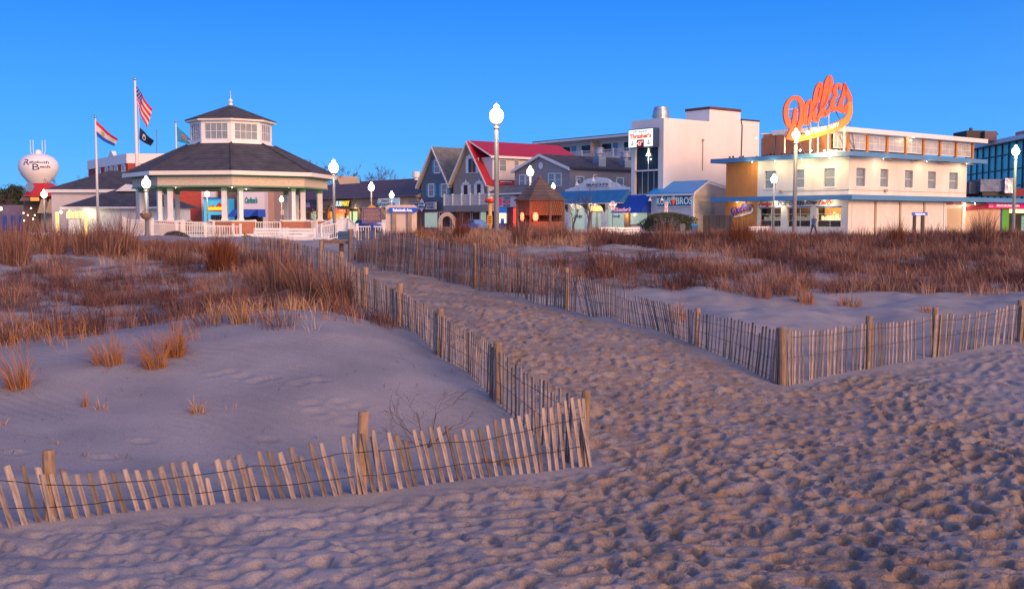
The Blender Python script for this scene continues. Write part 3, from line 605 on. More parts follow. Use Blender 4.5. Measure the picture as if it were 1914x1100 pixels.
# ------------------------------------------------------------ facade helpers
class Face:
    def __init__(s, p0, d):
        s.p = Vector((p0[0], p0[1], 0)); s.d = Vector((d[0], d[1], 0)).normalized(); s.n = Vector((s.d.y, -s.d.x, 0))
        if s.n.dot(s.p) > 0: s.n = -s.n
    def uz(s, px, py):
        a, b_ = ray(px, py); Y = (s.p.x*s.d.y - s.p.y*s.d.x)/(a*s.d.y - s.d.x)
        return (Vector((a*Y, Y, 0))-s.p).dot(s.d), CAMZ+b_*Y
    def r(s, x0, y0, x1, y1):
        u0, z1 = s.uz(x0, y0); u1, z0 = s.uz(x1, y1)
        return min(u0, u1), min(z0, z1), max(u0, u1), max(z0, z1)
    def P(s, u, z, o=0): q = s.p+s.d*u+s.n*o; return Vector((q.x, q.y, z))
    def box(s, mb, r, o0, o1):
        u0, z0, u1, z1 = r
        mb.hexa([s.P(u0, z0, o0), s.P(u1, z0, o0), s.P(u1, z0, o1), s.P(u0, z0, o1), s.P(u0, z1, o0), s.P(u1, z1, o0), s.P(u1, z1, o1), s.P(u0, z1, o1)])
    def poly(s, mb, pts, o0, o1): mb.prism([s.P(u, z, o0) for u, z in pts], s.n*(o1-o0))
    def shift(s, du=0, do=0): f = Face((0, 1), s.d); f.p = s.p+s.d*du+s.n*do; f.n = s.n; return f
    def wall(s, mb, r, holes=(), reveal=.25, thick=.3):
        u0, z0, u1, z1 = r
        us_ = sorted({u0, u1, *[h[0] for h in holes], *[h[2] for h in holes]}); zs = sorted({z0, z1, *[h[1] for h in holes], *[h[3] for h in holes]})
        us_ = [u for u in us_ if u0 <= u <= u1]; zs = [z for z in zs if z0 <= z <= z1]
        for i in range(len(us_)-1):
            for j in range(len(zs)-1):
                cu = (us_[i]+us_[i+1])/2; cz = (zs[j]+zs[j+1])/2
                if any(h[0] < cu < h[2] and h[1] < cz < h[3] for h in holes): continue
                mb.quad(s.P(us_[i], zs[j]), s.P(us_[i+1], zs[j]), s.P(us_[i+1], zs[j+1]), s.P(us_[i], zs[j+1]))
        for a, b_, c, d in holes:
            for (p, q, pz, qz) in ((a, a, b_, d), (c, c, b_, d)): mb.quad(s.P(p, pz), s.P(q, qz), s.P(q, qz, -reveal), s.P(p, pz, -reveal))
            for z in (b_, d): mb.quad(s.P(a, z), s.P(c, z), s.P(c, z, -reveal), s.P(a, z, -reveal))
def window(par, F, r, fm, gm, nx=1, ny=2, fw=.07, o=0.03, proud=.05, name='window', sill=False, pane='pane'):
    mb = MB(); u0, z0, u1, z1 = r; t = min(.045, fw)
    F.box(mb, (u0-fw, z1, u1+fw, z1+fw), o-.04, o+proud); F.box(mb, (u0-fw, z0-fw, u1+fw, z0), o-.04, o+proud+(.06 if sill else 0))
    F.box(mb, (u0-fw, z0, u0, z1), o-.04, o+proud); F.box(mb, (u1, z0, u1+fw, z1), o-.04, o+proud)
    for i in range(1, nx): u = u0+(u1-u0)*i/nx; F.box(mb, (u-t/2, z0, u+t/2, z1), o-.03, o+proud*.7)
    for i in range(1, ny): z = z0+(z1-z0)*i/ny; F.box(mb, (u0, z-t/2, u1, z+t/2), o-.032, o+proud*.72)
    w = mb.build(name, fm, par); m2 = MB(); F.box(m2, (u0, z0, u1, z1), o-.035, o+.004); m2.build(pane, gm, w); return w
_tc = {}
def text_mesh(body, shear=0.0, bold=.0):
    cu = bpy.data.curves.new('t', 'FONT'); cu.body = body; cu.size = 1; cu.extrude = .02; cu.shear = shear; cu.offset = bold; cu.resolution_u = 2; cu.align_x = 'LEFT'; cu.space_line = 1.0
    o = bpy.data.objects.new('t', cu); COL.objects.link(o); dg = bpy.context.evaluated_depsgraph_get(); dg.update()
    me = bpy.data.meshes.new_from_object(o.evaluated_get(dg)); bpy.data.objects.remove(o); bpy.data.curves.remove(cu)
    v = np.array([x.co[:] for x in me.vertices]); f = [tuple(p.vertices) for p in me.polygons]; bpy.data.meshes.remove(me); return v, f
def text(par, F, body, r, m, o=.05, shear=0.0, bold=.0, name='lettering', slope=0.0, flip=None, th=.03):
    v, f = text_mesh(body, shear, bold); lo = v.min(0); hi = v.max(0); u0, z0, u1, z1 = r
    d = F.d; rev = d.x < 0      # text must run towards image right
    mb = MB(); P = []
    for x, y, z in v:
        a = (x-lo[0])/(hi[0]-lo[0]); b_ = (y-lo[1])/(hi[1]-lo[1])
        u = (u1+(u0-u1)*a) if rev else (u0+(u1-u0)*a); zz = z0+(z1-z0)*b_+slope*a*(z1-z0)
        P.append(F.P(u, zz, o+(th if z > 0 else 0)))
    mb.add(P, f); return mb.build(name, m, par)
def logo_strokes():
    D1 = [(270,760,40),(215,690,52),(188,590,48),(192,490,44),(225,410,36),(290,362,34),(350,378,44),(388,440,54),(402,530,60),(396,620,60),(372,700,52),(345,780,36)]
    D2 = [(312,500,30),(302,600,42),(288,700,48),(262,800,62),(232,900,72)]
    o_ = [(505,390,14),(470,420,28),(440,500,38),(432,600,42),(445,690,42),(480,665,36),(502,580,30),(512,470,28),(505,390,20)]
    l1 = [(505,560,14),(565,470,20),(612,360,26),(635,250,26),(628,180,26),(592,225,34),(565,330,40),(552,460,44),(548,580,48),(572,655,46),(612,590,30),(640,510,20)]
    l2 = [(640,500,20),(700,410,26),(742,290,34),(765,170,38),(745,92,28),(708,170,42),(690,290,50),(668,410,52),(655,510,54),(672,585,50),(722,545,36),(765,470,24)]
    e_ = [(878,262,20),(880,208,30),(838,205,34),(808,262,40),(822,325,38),(862,345,18)]
    e2 = [(850,338,18),(805,365,36),(780,430,44),(790,500,48),(840,505,40),(880,450,24)]
    s1 = [(935,178,14),(938,250,40),(915,340,36),(885,430,46),(885,500,60),(930,525,60),(975,480,60),(1000,410,44),(985,330,46),(950,250,36),(932,178,12)]
    sw = [(1000,420,40),(1005,520,44),(985,600,54),(940,665,66),(870,712,78),(780,752,80),(680,790,74),(560,832,66),(420,872,60),(290,905,50)]
    return [('letter', [D1, D2]), ('letter', [o_]), ('letter', [l1]), ('letter', [l2]), ('letter', [e_, e2]), ('letter', [s1]), ('banner', [sw])]
def catmull(p, n=5):
    p = [np.array(q, float) for q in p]; p = [2*p[0]-p[1]]+p+[2*p[-1]-p[-2]]; out = []
    for i in range(1, len(p)-2):
        for k in range(n):
            t = k/n; out.append(.5*((2*p[i])+(-p[i-1]+p[i+1])*t+(2*p[i-1]-5*p[i]+4*p[i+1]-p[i+2])*t*t+(-p[i-1]+3*p[i]-3*p[i+1]+p[i+2])*t**3))
    return out+[p[-2]]
def logo(par, fmap, thick, m, mbanner=None, ws=1.0):
    """fmap(x,y,o) -> world point for a logo coordinate"""
    k = 0
    for nm, strokes in logo_strokes():
        mb = MB()
        for st in strokes:
            c = catmull(st); n = len(c); off = k*.012; k += 1; L_, R_ = [], []
            for i in range(n):
                t = c[min(i+1, n-1)][:2]-c[max(i-1, 0)][:2]; t /= (np.hypot(*t)+1e-9); nn = np.array([-t[1], t[0]]); w = max(4, c[i][2])*ws/2
                L_.append(c[i][:2]+nn*w); R_.append(c[i][:2]-nn*w)
            for i in range(n-1):
                q = [L_[i], L_[i+1], R_[i+1], R_[i]]
                a = [fmap(x, y, off+thick) for x, y in q]; b_ = [fmap(x, y, off) for x, y in q]
                mb.quad(*a); mb.quad(*b_); mb.quad(a[0], a[1], b_[1], b_[0]); mb.quad(a[3], a[2], b_[2], b_[3])
        mb.build(nm, (mbanner if nm == 'banner' and mbanner else m), par)
def plight(loc, e, col, rad=.15, name='lamp_light'):
    l = bpy.data.lights.new(name, 'POINT'); l.energy = e; l.color = col; l.shadow_soft_size = rad; o = bpy.data.objects.new(name, l); o.location = loc; COL.objects.link(o); return o
def fixture(par, p, r=.1, m=None, name='light_fixture'):
    mb = MB(); mb.lathe(tuple(p), [(.02, -r), (r*.8, -r*.5), (r, 0), (r*.6, r*.6), (.02, r)], 8); return mb.build(name, m or M_lampglow, par)
# materials
M_white = mat('white_paint', (.80, .80, .81), .55, .07, 2); M_cream = mat('cream_stucco', (.76, .70, .64), .8, .11, 1.2, bump=.01, bscale=25, stretch=(1, 1, .2))
M_trim = mat('trim_white', (.80, .79, .80), .5, .05, 3); M_glass = mat('dark_glass', (.02, .022, .04), .15, .2, .8, spec=.3)
M_blind = mat('blind_glass', (.22, .27, .32), .25, .2, 2, spec=.8); M_clear = mat('shop_glass', (.8, .85, .85), .02, 0)
M_clear.node_tree.nodes['Principled BSDF'].inputs['Transmission Weight'].default_value = 1.0; M_clear.node_tree.nodes['Principled BSDF'].inputs['IOR'].default_value = 1.15
M_blind2 = mat('pale_curtain_glass', (.45, .47, .48), .3, .25, 1.2, spec=.8)
M_shing = lined('dark_shingles', (.06, .06, .08), .19, depth=.03, dark=.5, rough=.9, var=.35, width=.3)
M_shing2 = lined('grey_shingles', (.15, .155, .17), .16, depth=.015, dark=.7, rough=.9, var=.3, width=.2)
M_cedar = lined('cedar_shingles', (.115, .085, .085), .17, depth=.02, dark=.55, rough=.9, var=.35, width=.22)
M_blue = mat('blue_fascia', (.09, .26, .52), .5, .08, .5); M_orange = mat('orange_panel', (.62, .24, .06), .6, .08, 1)
M_orangew = lined('orange_board', (.62, .24, .06), .55, axis=tuple(VV2), depth=.01, dark=.7, var=.08, width=.06)
M_brick = bricky('red_brick', (.42, .09, .045), (.45, .30, .22)); M_brickf = bricky('brick_facade', (.50, .06, .04), (.30, .12, .10), .4, .14)
M_dark = mat('dark_interior', (.03, .025, .025), .6, .3, 2); M_metal = mat('galvanised', (.42, .45, .50), .35, .15, 3, metal=.8)
M_pole = mat('grey_pole', (.16, .15, .16), .5, .1, 2); M_wood = mat('rough_timber', (.17, .10, .07), .85, .3, 6, bump=.01, stretch=(4, 4, 1))
M_red = mat('red_paint', (.50, .03, .03), .5, .1, 2); M_redroof = lined('red_roof_metal', (.42, .02, .035), .6, axis=tuple(UV_), depth=.03, dark=.7, rough=.5)
M_navy = mat('navy_awning', (.015, .075, .42), .7, .12, 1.5); M_teal = mat('teal_awning', (.03, .19, .40), .7, .15, 1.2)
M_brown = mat('brown_wall', (.20, .12, .10), .8, .15, 1); M_maroon = mat('maroon_wall', (.12, .045, .05), .8, .15, .8); M_tan = mat('tan_fascia', (.40, .31, .24), .8, .12, .7)
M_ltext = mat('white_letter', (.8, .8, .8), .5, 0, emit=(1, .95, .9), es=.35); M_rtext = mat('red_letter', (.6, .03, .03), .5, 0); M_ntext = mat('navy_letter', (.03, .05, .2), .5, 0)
M_lampglow = glow('lamp_globe', (1.0, .93, .72), 9.0)
G_warm = mat('warm_lit_glass', (.1, .07, .04), .2, .2, 2, emit=(1, .55, .16), es=1.6); G_yell = mat('yellow_lit_glass', (.1, .09, .04), .2, .2, 2, emit=(1, .9, .42), es=1.5)
G_green = mat('green_lit_glass', (.1, .12, .07), .2, .2, 2, emit=(.75, 1, .5), es=.7); G_pale = mat('pale_lit_glass', (.25, .32, .30), .2, .15, 1.2, emit=(.7, .9, .75), es=.28)
G_orng = mat('orange_lit_glass', (.1, .06, .03), .2, .4, 2.5, emit=(1, .36, .06), es=.8)
AX = Vector((29.43, 93.0, 0))          # canopy corner of the candy shop: the avenue line runs from here along VV2
def ave(set_back=0.0, side=VV2): return Face(AX+UV_*set_back, side)
# ================= candy shop building
c0 = AX+(VV2+UV_)*1.1
b1 = empty('candy_shop', (c0.x, c0.y, 0), 'two storey cream candy shop with blue canopies and a glazed top floor', 'building')
FL = Face(c0, VV2); FR = Face(c0, UV_)
uL = FL.uz(1357, 360)[0]; uR = FR.uz(1806, 360)[0]; uP = FL.uz(1416, 340)[0]
wl_ = [FL.r(1429, 314, 1450, 345), FL.r(1485, 312, 1503, 343), FL.r(1540, 309, 1560, 343)]
hl = [(a, 4.35, c, 5.95) for a, _, c, _ in wl_]
wr_ = [FR.r(1601, 310, 1617, 345), FR.r(1646, 310, 1660, 345), FR.r(1692, 312, 1706, 345), FR.r(1735, 314, 1749, 346), FR.r(1775, 316, 1790, 348)]
hr = [(a, 4.35, c, 5.95) for a, _, c, _ in wr_]
sh = [FL.r(1420, 387, 1459, 423), FL.r(1472, 387, 1514, 423), FL.r(1527, 386, 1571, 423)]
sh = [(a, .75, c, 2.45) for a, _, c, _ in sh]
mb = MB(); FL.wall(mb, (0, 3.56, uP, 6.9), hl); FL.wall(mb, (0, 0, uP, 3.10), sh, .3); FR.wall(mb, (0, 3.56, uR, 6.9), hr); FR.wall(mb, (0, 0, uR, 3.1))
mb.quad(FL.P(uL, 0), FL.P(uL, 0, -18), FL.P(uL, 6.9, -18), FL.P(uL, 6.9)); mb.quad(FR.P(uR, 0), FR.P(uR, 0, -14), FR.P(uR, 6.9, -14), FR.P(uR, 6.9))
mb.build('wall', M_cream, b1)
mb = MB(); FL.box(mb, (uP, 3.56, uL, 6.88), -.2, .02); FL.box(mb, (uP, 0, uL, 3.12), -.2, .02); mb.build('orange_panel', M_orangew, b1)
for h in hl+hr:
    F_ = FL if h in hl else FR
    window(b1, F_.shift(do=-.25), h, M_trim, M_blind, 1, 2, fw=-.0001 if 0 else .05, o=.03)
    mb = MB(); F_.box(mb, (h[0]-.12, h[1]-.14, h[2]+.12, h[1]-.02), -.02, .07); mb.build('window_sill', M_trim, b1)
for i, h in enumerate(sh):
    window(b1, FL.shift(do=-.28), h, M_trim, M_clear, 2, 3, fw=.06, name='shop_window')
    mb = MB(); FL.box(mb, (h[0]-.1, h[3]+.04, h[2]+.1, h[3]+.12), 0, .05); mb.build('blue_strip', M_navy, b1)
    mb = MB(); rr = random.Random(i)
    for k in range(9):
        u = h[0]+(h[2]-h[0])*(k+.5)/9; hh = rr.uniform(.25, .55); FL.box(mb, (u-.08, h[1]+.55, u+.08, h[1]+.55+hh), -.75, -.6)
    mb.build('candy_jar', mat('candy_jar_glass', (.7, .68, .5), .3, .3, 9, emit=(1, .8, .45), es=.12 if i < 2 else .8), b1, kind='stuff')  # jars glow by emission, shop light put into their material
    mb = MB(); FL.box(mb, (h[0]-.3, .3, h[2]+.3, 3.0), -1.6, -1.5); FL.box(mb, (h[0]-.3, .3, h[2]+.3, h[1]+.53), -1.5, -.32); mb.build('shop_interior', M_brown, b1); plight(FL.P((h[0]+h[2])/2, 2.78, -.9), [10, 14, 90][i], (1, .62, .25), .06)
    if i == 2:
        for (du, dz_, r_) in ((.3, .95, .17), (.55, .75, .2), (.42, 1.25, .1)): fixture(b1, FL.P(h[0]+(h[2]-h[0])*du, h[1]+dz_, -.55), r_, bpy.data.materials.get('fire_bulb') or glow('fire_bulb', (1, .55, .12), 3.5), 'display_lamp')
        mb = MB(); FL.box(mb, (h[0], h[1]+.5, h[2], h[3]), -1.3, -1.2); mb.build('added_glow_panel', G_orng, b1)  # added self-glowing panel, stands in for the fiery light inside this window
    if i != 2:
        mb = MB(); FL.box(mb, (h[0]+.05, h[1]+.03, h[2]-.05, h[1]+.5), -.40, -.34); mb.build('display_card', mat('green_card', (.05, .22, .12), .6, .3, 3), b1) if i == 0 else mb.build('display_card', mat('grey_card', (.2, .2, .22), .6, .3, 5), b1)
def canopy(par, z0, z1, uLp, uRp, name):
    mb = MB(); a = AX+VV2*uLp; b_ = AX+UV_*uRp; bk = AX+VV2*uLp+UV_*uRp
    pts = [AX, b_, b_+VV2*4, AX+VV2*4+UV_*4, a+UV_*4, a]
    mb.prism([(p.x, p.y, z0) for p in pts], (0, 0, z1-z0)); return mb.build(name, M_blue, par)
FA = Face(AX, VV2); FAR = Face(AX, UV_)
canopy(b1, 3.12, 3.55, FA.uz(1328, 368)[0], FAR.uz(2000, 372)[0], 'canopy'); canopy(b1, 6.9, 7.3, FA.uz(1328, 300)[0], FAR.uz(1846, 300)[0], 'canopy')
mb = MB(); pts = [AX+VV2*1+UV_*1, AX+UV_*(uR+1)+VV2, AX+UV_*(uR+1)+VV2*14, AX+VV2*uL+UV_*uR+VV2*1, AX+VV2*(uL+1)+UV_]
mb.prism([(p.x, p.y, 7.22) for p in [AX+VV2+UV_, AX+UV_*(uR+1)+VV2, AX+UV_*(uR+1)+VV2*(uL+1), AX+VV2*(uL+1)+UV_]], (0, 0, .06)); mb.build('roof', M_shing2, b1)
mb = MB()
for u in (5.3, 9.6, 14, 18.2): FR.box(mb, (u, 6.78, u+1.2, 6.88), .2, .7)
mb.build('soffit_vent', M_tan, b1)
mb = MB(); FR.box(mb, (0, 3.98, uR, 4.02), .0, .04); FL.box(mb, (0, 3.98, uP*.75, 4.02), 0, .04)
FR.box(mb, (5.3, 3.9, 5.7, 4.12), 0, .18); FL.box(mb, (uP*.7, 3.9, uP*.7+.4, 4.12), 0, .18); mb.build('conduit', M_tan, b1)
# shutters and side door
sx = [1590, 1635, 1681, 1726, 1764]
M_shut = lined('roller_shutter', (.78, .75, .73), .12, depth=.015, dark=.85)
for i in range(4):
    a = FR.uz(sx[i], 400)[0]+.15; c = FR.uz(sx[i+1], 400)[0]-.15; mb = MB(); FR.box(mb, (a, .05, c, 2.75), .0, .05); mb.build('roller_shutter', M_shut, b1)
    mb = MB(); FR.box(mb, (c+.02, 0, c+.28, 3.0), 0, .12); mb.build('pilaster', M_tan if i < 3 else M_trim, b1)
a, _, c, _ = FR.r(1768, 390, 1796, 430); mb = MB(); FR.box(mb, (a, 0, c, 2.5), .0, .05); dr_ = mb.build('side_door', mat('cream_door', (.50, .40, .26), .6, .05, 1), b1)
mb = MB(); FR.box(mb, (a-.15, 0, a-.02, 2.65), 0, .12); FR.box(mb, (c+.02, 0, c+.15, 2.65), 0, .12); FR.box(mb, (a-.15, 2.66, c+.15, 2.8), 0, .12); mb.build('door_frame', M_trim, b1)
text(b1, FR, 'Water Taffy', FR.r(1765, 376, 1799, 385), M_rtext, .06, .4, .02)
text(b1, FL, 'Fudge', FL.r(1419, 377, 1444, 387), M_rtext, .05, .5, .02); text(b1, FL, 'POP CORN', FL.r(1455, 376, 1503, 384), M_ntext, .05, 0, .03)
text(b1, FL, 'Crisp', FL.r(1508, 375, 1528, 383), M_ntext, .05, .5, .02); text(b1, FL, 'Taffy', FL.r(1530, 373, 1559, 384), M_rtext, .05, .5, .02)
M_purple = mat('purple_logo', (.06, .03, .30), .5, .1, 3)
lg = FL.r(1367, 378, 1408, 406)
def fm_(x, y, o):
    a = (x-165)/(1020-165); b_ = (930-y)/(930-90); return FL.P(lg[2]+(lg[0]-lg[2])*a, lg[1]+(lg[3]-lg[1])*b_, .04+o*.4)
lo_ = empty('wall_logo_sign', tuple(fm_(500, 930, 0)), 'small purple script candy logo on the orange ground floor panel', 'sign'); logo(lo_, fm_, .05, M_purple, M_white, 1.15)
# penthouse
cp2 = Vector((28.86, 98.0, 0)); PL = Face(cp2, VV2); PR = Face(cp2, UV_); ur = PR.uz(1822, 270)[0]; ul = PL.uz(1426, 260)[0]
mb = MB(); PR.box(mb, (0, 7.29, ur, 7.75), -.4, 0); PR.box(mb, (0, 9.2, ur, 9.35), -.4, 0); PR.box(mb, (0, 7.3, ur, 9.3), -6.2, -6.0); mb.build('upper_wall', M_trim, b1)
mb = MB(); PL.box(mb, (0.02, 7.29, ul, 9.55), -.3, .0); PL.box(mb, (ul, 7.29, ul+.2, 9.2), -4, 0); mb.build('rusty_panel', mat('rust_panel', (.34, .15, .09), .85, .35, .6, bump=.02, bscale=2), b1)
mb = MB(); PL.box(mb, (0, 9.55, ul+.15, 9.66), -.4, .12); mb.build('parapet_cap', M_trim, b1)
mb = MB(); q = [PR.P(-.6, 9.38, .9), PR.P(ur+1.0, 9.38, .9), PR.P(ur+1, 9.38, -6), PR.P(-.6, 9.38, -6)]; mb.prism(q, (0, 0, .42)); mb.build('upper_roof', M_trim, b1)
posts_px = [1583, 1619, 1656, 1691, 1724, 1755, 1785, 1816]; prev = PR.uz(1555, 270)[0]
for k, pp in enumerate(posts_px):
    u = PR.uz(pp, 270)[0]
    mb = MB(); PR.box(mb, (u-.12, 7.75, u+.12, 9.36), -.1, .22); mb.build('orange_pillar', M_orange, b1)
    window(b1, PR, (prev+.25, 7.95, u-.28, 9.15), M_trim, M_blind2, 3, 2, fw=.06, o=.02, name='upper_window'); prev = u
mb = MB()
for k in range(26): PL.box(mb, (1+k*.42, 7.3, 1.12+k*.42, 7.3+random.uniform(.1, .35)), .6, .72)
mb.build('roof_clutter', M_dark, b1, kind='stuff')
# script sign
SF = Face(at(1464, 250, 95.6), (.97, .243))
sg = empty('rooftop_script_sign', tuple(SF.P(5, 7.3)), 'big orange red script candy sign on a white steel scaffold on the roof corner', 'sign')
def sm(x, y, o): u, z = SF.uz(1440+x/6.873, 130+y/6.873); return SF.P(u, z, o)
def sm_mat(nm, es):
    return mat(nm, (.70, .07, .015), .45, .06, 1, emit=(1, .10, .01), es=es)
logo(sg, sm, .22, sm_mat('orange_sign_face', .04), mat('banner_face', (.75, .22, .04), .5, .05, 1, emit=(1, .3, .05), es=.05), 1.3)
# banner words follow the slope of the banner
u0, z0 = SF.uz(1500, 254); u1, z1 = SF.uz(1563, 236.5)
v, f = text_mesh('SALT WATER TAFFY', 0, .025); lo3 = v.min(0); hi3 = v.max(0); mb = MB(); P_ = []
for x, y, z in v:
    a = (x-lo3[0])/(hi3[0]-lo3[0]); b_ = (y-lo3[1])/(hi3[1]-lo3[1]); P_.append(SF.P(u0+(u1-u0)*a, z0+(z1-z0)*a+b_*.42-.08, .42+(.02 if z > 0 else 0)))
mb.add(P_, f); mb.build('lettering', M_ltext, sg)
def sp(x, y, o=-.25): return sm(x, y, o)
for x, yt in ((205, 740), (355, 500), (540, 450), (640, 300), (775, 270), (972, 640)):
    a = sp(x, yt); mb = MB(); mb.tube([(a.x, a.y, 7.3), a], .055, 5); mb.build('scaffold_post', M_trim, sg)
for (x0, y0, x1, y1) in ((220, 520, 960, 370), (225, 570, 700, 470), (400, 600, 850, 530), (640, 175, 780, 130), (640, 310, 980, 215), (220, 645, 350, 615), (190, 805, 420, 790), (600, 315, 760, 280), (700, 470, 960, 400)):
    mb = MB(); mb.tube([sp(x0, y0, -.3), sp(x1, y1, -.3)], .045, 5); mb.build('scaffold_rail', M_trim, sg)
for (x0, y0, x1, y1, bk) in ((1010, 480, 1335, 1045, -3.0), (850, 510, 1325, 1045, -2.6), (575, 505, 1180, 1035, -3.2), (225, 570, 640, 1035, -2.6), (500, 690, 740, 1000, -2.2), (880, 780, 1170, 1030, -2.2)):
    a = sp(x0, y0, -.3); b_ = SF.P(SF.uz(1440+x1/6.873, 280)[0]*1.0, 7.32, bk)
    mb = MB(); mb.tube([a, b_], .05, 5); mb.build('scaffold_brace', M_metal, sg)
for (px, py) in ((1485, 275), (1505, 275), (1530, 276), (1551, 273)):
    u, z = SF.uz(px, py); q = SF.P(u, 7.45, 1.0); fixture(sg, q, .09); plight(q+Vector((0, -.35, .1)), 260, (1, .58, .2))
for u in (1.5, 4.5, 7.5, 10.2): q = FL.P(u, 6.80, .75); fixture(b1, q, .035); plight(q-Vector((0, 0, .35))+FL.n*.5, 48, (1, .80, .42), .4)
for u in (2, 7.5, 12): q = FL.P(u, 3.04, .7); fixture(b1, q, .03); plight(q-Vector((0, 0, .2)), 34, (1, .78, .42))
for u in (4, 11, 18): q = FR.P(u, 6.80, .75); fixture(b1, q, .03); plight(q-Vector((0, 0, .3))+FR.n*.4, 26, (1, .66, .40))
q = FR.P(19.5, 2.95, .9); fixture(b1, q, .06); plight(q-Vector((0, 0, .2)), 45, (1, .7, .4))
for u in (1.2, 7.7): q = PL.P(u, 9.2, .9); plight(FL.P(u, 6.4, -3.9) if 0 else q+PL.n*.3, 16, (1, .6, .3)); fixture(b1, q, .05)
for u in (12.3,): q = PR.P(u, 9.1, .5); fixture(b1, q, .06); plight(q+PR.n*.3, 14, (1, .8, .4))
# ================= arcade
ar = Face(FR.P(uR, 0, -.25), UV_)
ab = empty('beach_arcade', tuple(ar.P(0, 0)), 'low arcade with a bright pink name board beside the candy shop', 'building'); ue = ar.uz(2000, 400)[0]; ug = ar.uz(1870, 400)[0]
mb = MB(); ar.box(mb, (.05, 0, ug, 3.0), -6, 0); mb.build('wall', mat('peach_wall', (.60, .42, .30), .8, .06, .7), ab)
ug2 = ar.uz(1886, 400)[0]; mb = MB(); ar.box(mb, (ug+.25, 0, ug2, 2.6), -.3, .02); mb.build('green_panel', mat('green_panel', (.10, .42, .05), .6, .05, 1), ab)
mb = MB(); ar.box(mb, (ug, 0, ug+.25, 3.0), -.3, .06); mb.build('pillar', M_navy, ab); mb = MB(); ar.box(mb, (ug2, 0, ue, 2.6), -.5, -.3); mb.build('storefront', M_dark, ab)
mb = MB(); ar.box(mb, (ug2, 2.1, ue, 2.5), -.28, -.2); mb.build('lit_strip', G_yell, ab)
M_pink = mat('pink_board', (.70, .015, .16), .5, .05, 1, emit=(1, .03, .3), es=.15)
a, z0, c, z1 = ar.r(1840, 375, 1912, 388); s_ = MB(); ar.box(s_, (a, 2.55, c, 3.08), .1, .45); sb = s_.build('name_board', M_pink, ab)
text(ab, ar, 'BEACH ARCADE NORTH', (a+(c-a)*.2, 2.72, a+(c-a)*.78, 2.94), M_ltext, .46, 0, .03)
mb = MB(); mb.lathe(tuple(ar.P(a+.45, 2.82, .44)), [(.0, 0), (.01, 0)], 4)
mb = MB(); ar.box(mb, (a+.1, 2.62, a+.9, 3.0), .455, .47); mb.build('crest_panel', mat('pink_crest', (.75, .35, .5), .5, .2, 9), ab)
mb = MB(); ar.poly(mb, [(.1, 2.35), (a-.05, 2.5), (a-.05, 3.0), (.1, 2.62)], .05, .3); mb.build('maroon_board', mat('maroon_board', (.30, .02, .06), .6, .1, 2), ab)
# rooftop plant
def thing_box(name, label, cat, px0, py0, px1, py1, Y, dep, m, group=None):
    a = at(px0, py0, Y); b_ = at(px1, py1, Y); mb = MB(); mb.hexa([(a.x, Y, b_.z), (b_.x, Y, b_.z), (b_.x, Y+dep, b_.z), (a.x, Y+dep, b_.z), (a.x, Y, a.z), (b_.x, Y, a.z), (b_.x, Y+dep, a.z), (a.x, Y+dep, a.z)])
    return mb, a, b_
hv = at(1865, 364, 112); h_ = empty('rooftop_duct_unit', tuple(hv), 'large blue grey wrapped duct unit above the arcade roof', 'duct unit')
mb, _, _ = thing_box('', '', '', 1833, 335, 1878, 358, 112, 3, None); mb.build('housing', mat('wrapped_duct', (.13, .17, .30), .5, .35, 1.2, bump=.15, bscale=1.5), h_)
mb, _, _ = thing_box('', '', '', 1879, 333, 1896, 361, 111.6, 3, None); mb.build('end_duct', mat('duct_end', (.38, .42, .52), .35, .2, 2, metal=.5, bump=.1, bscale=2), h_)
mb, _, _ = thing_box('', '', '', 1836, 358, 1892, 366, 112.2, 2.6, None); mb.build('stand', M_dark, h_)
mb, _, _ = thing_box('', '', '', 1812, 340, 1832, 362, 113, 3, None); solid(mb, 'roof_plant_box', mat('grey_plant', (.16, .18, .22), .7, .2, 1), 'low grey machine box between the candy shop end and the wrapped duct', 'machine')
mb, _, _ = thing_box('', '', '', 1807, 352, 1914, 366.5, 114.5, 2, None); solid(mb, 'red_parapet', mat('dark_red_parapet', (.22, .02, .03), .7, .15, 1), 'dark red parapet strip behind the duct units', 'parapet')
# teal glass building
A1 = Vector((at(1806, 280, 145).x, 145, 0)); A2 = Vector((at(1990, 260, 113).x, 113, 0)); TG = Face(A1, A2-A1); Lg = (A2-A1).length
tb = empty('glass_hotel', (A1.x, A1.y, 0), 'teal glass fronted building with white eave beyond the arcade', 'building')
ztop = 10.9; G_teal = lined('teal_glazing', (.06, .50, .50), .42, axis=tuple((A2-A1).normalized()), depth=.02, dark=.55, rough=.25, var=.25, width=.3)
n = 14
for j, (za, zb_) in enumerate(((3.2, 5.4), (5.4, 7.4), (7.4, 9.2), (9.2, ztop-.3))):
    for i in range(n):
        mb = MB(); TG.box(mb, (Lg*i/n+.09, za+.08, Lg*(i+1)/n-.09, zb_-.08), -.1, 0); mb.build('glass_panel', G_teal, tb)
mb = MB()
for i in range(n+1): TG.box(mb, (Lg*i/n-.09, 3.0, Lg*i/n+.09, ztop-.3), -.2, .10)
for z in (3.2, 5.4, 7.4, 9.2): TG.box(mb, (0, z-.08, Lg, z+.08), -.2, .07)
mb.build('mullion', mat('dark_mullion', (.015, .05, .07), .5, .1, 1), tb)
mb = MB(); TG.box(mb, (-1, ztop-.3, Lg, ztop+.2), -14, .8); mb.build('eave', M_trim, tb); mb = MB(); TG.box(mb, (.5, 0, Lg, ztop-.31), -13, -.25); mb.build('wall', M_brown, tb)
mb = MB(); TG.box(mb, (Lg*.38, ztop+.2, Lg, ztop+1.2), -12, -2); mb.build('roof_block', mat('salmon_block', (.45, .22, .18), .8, .1, 1), tb)
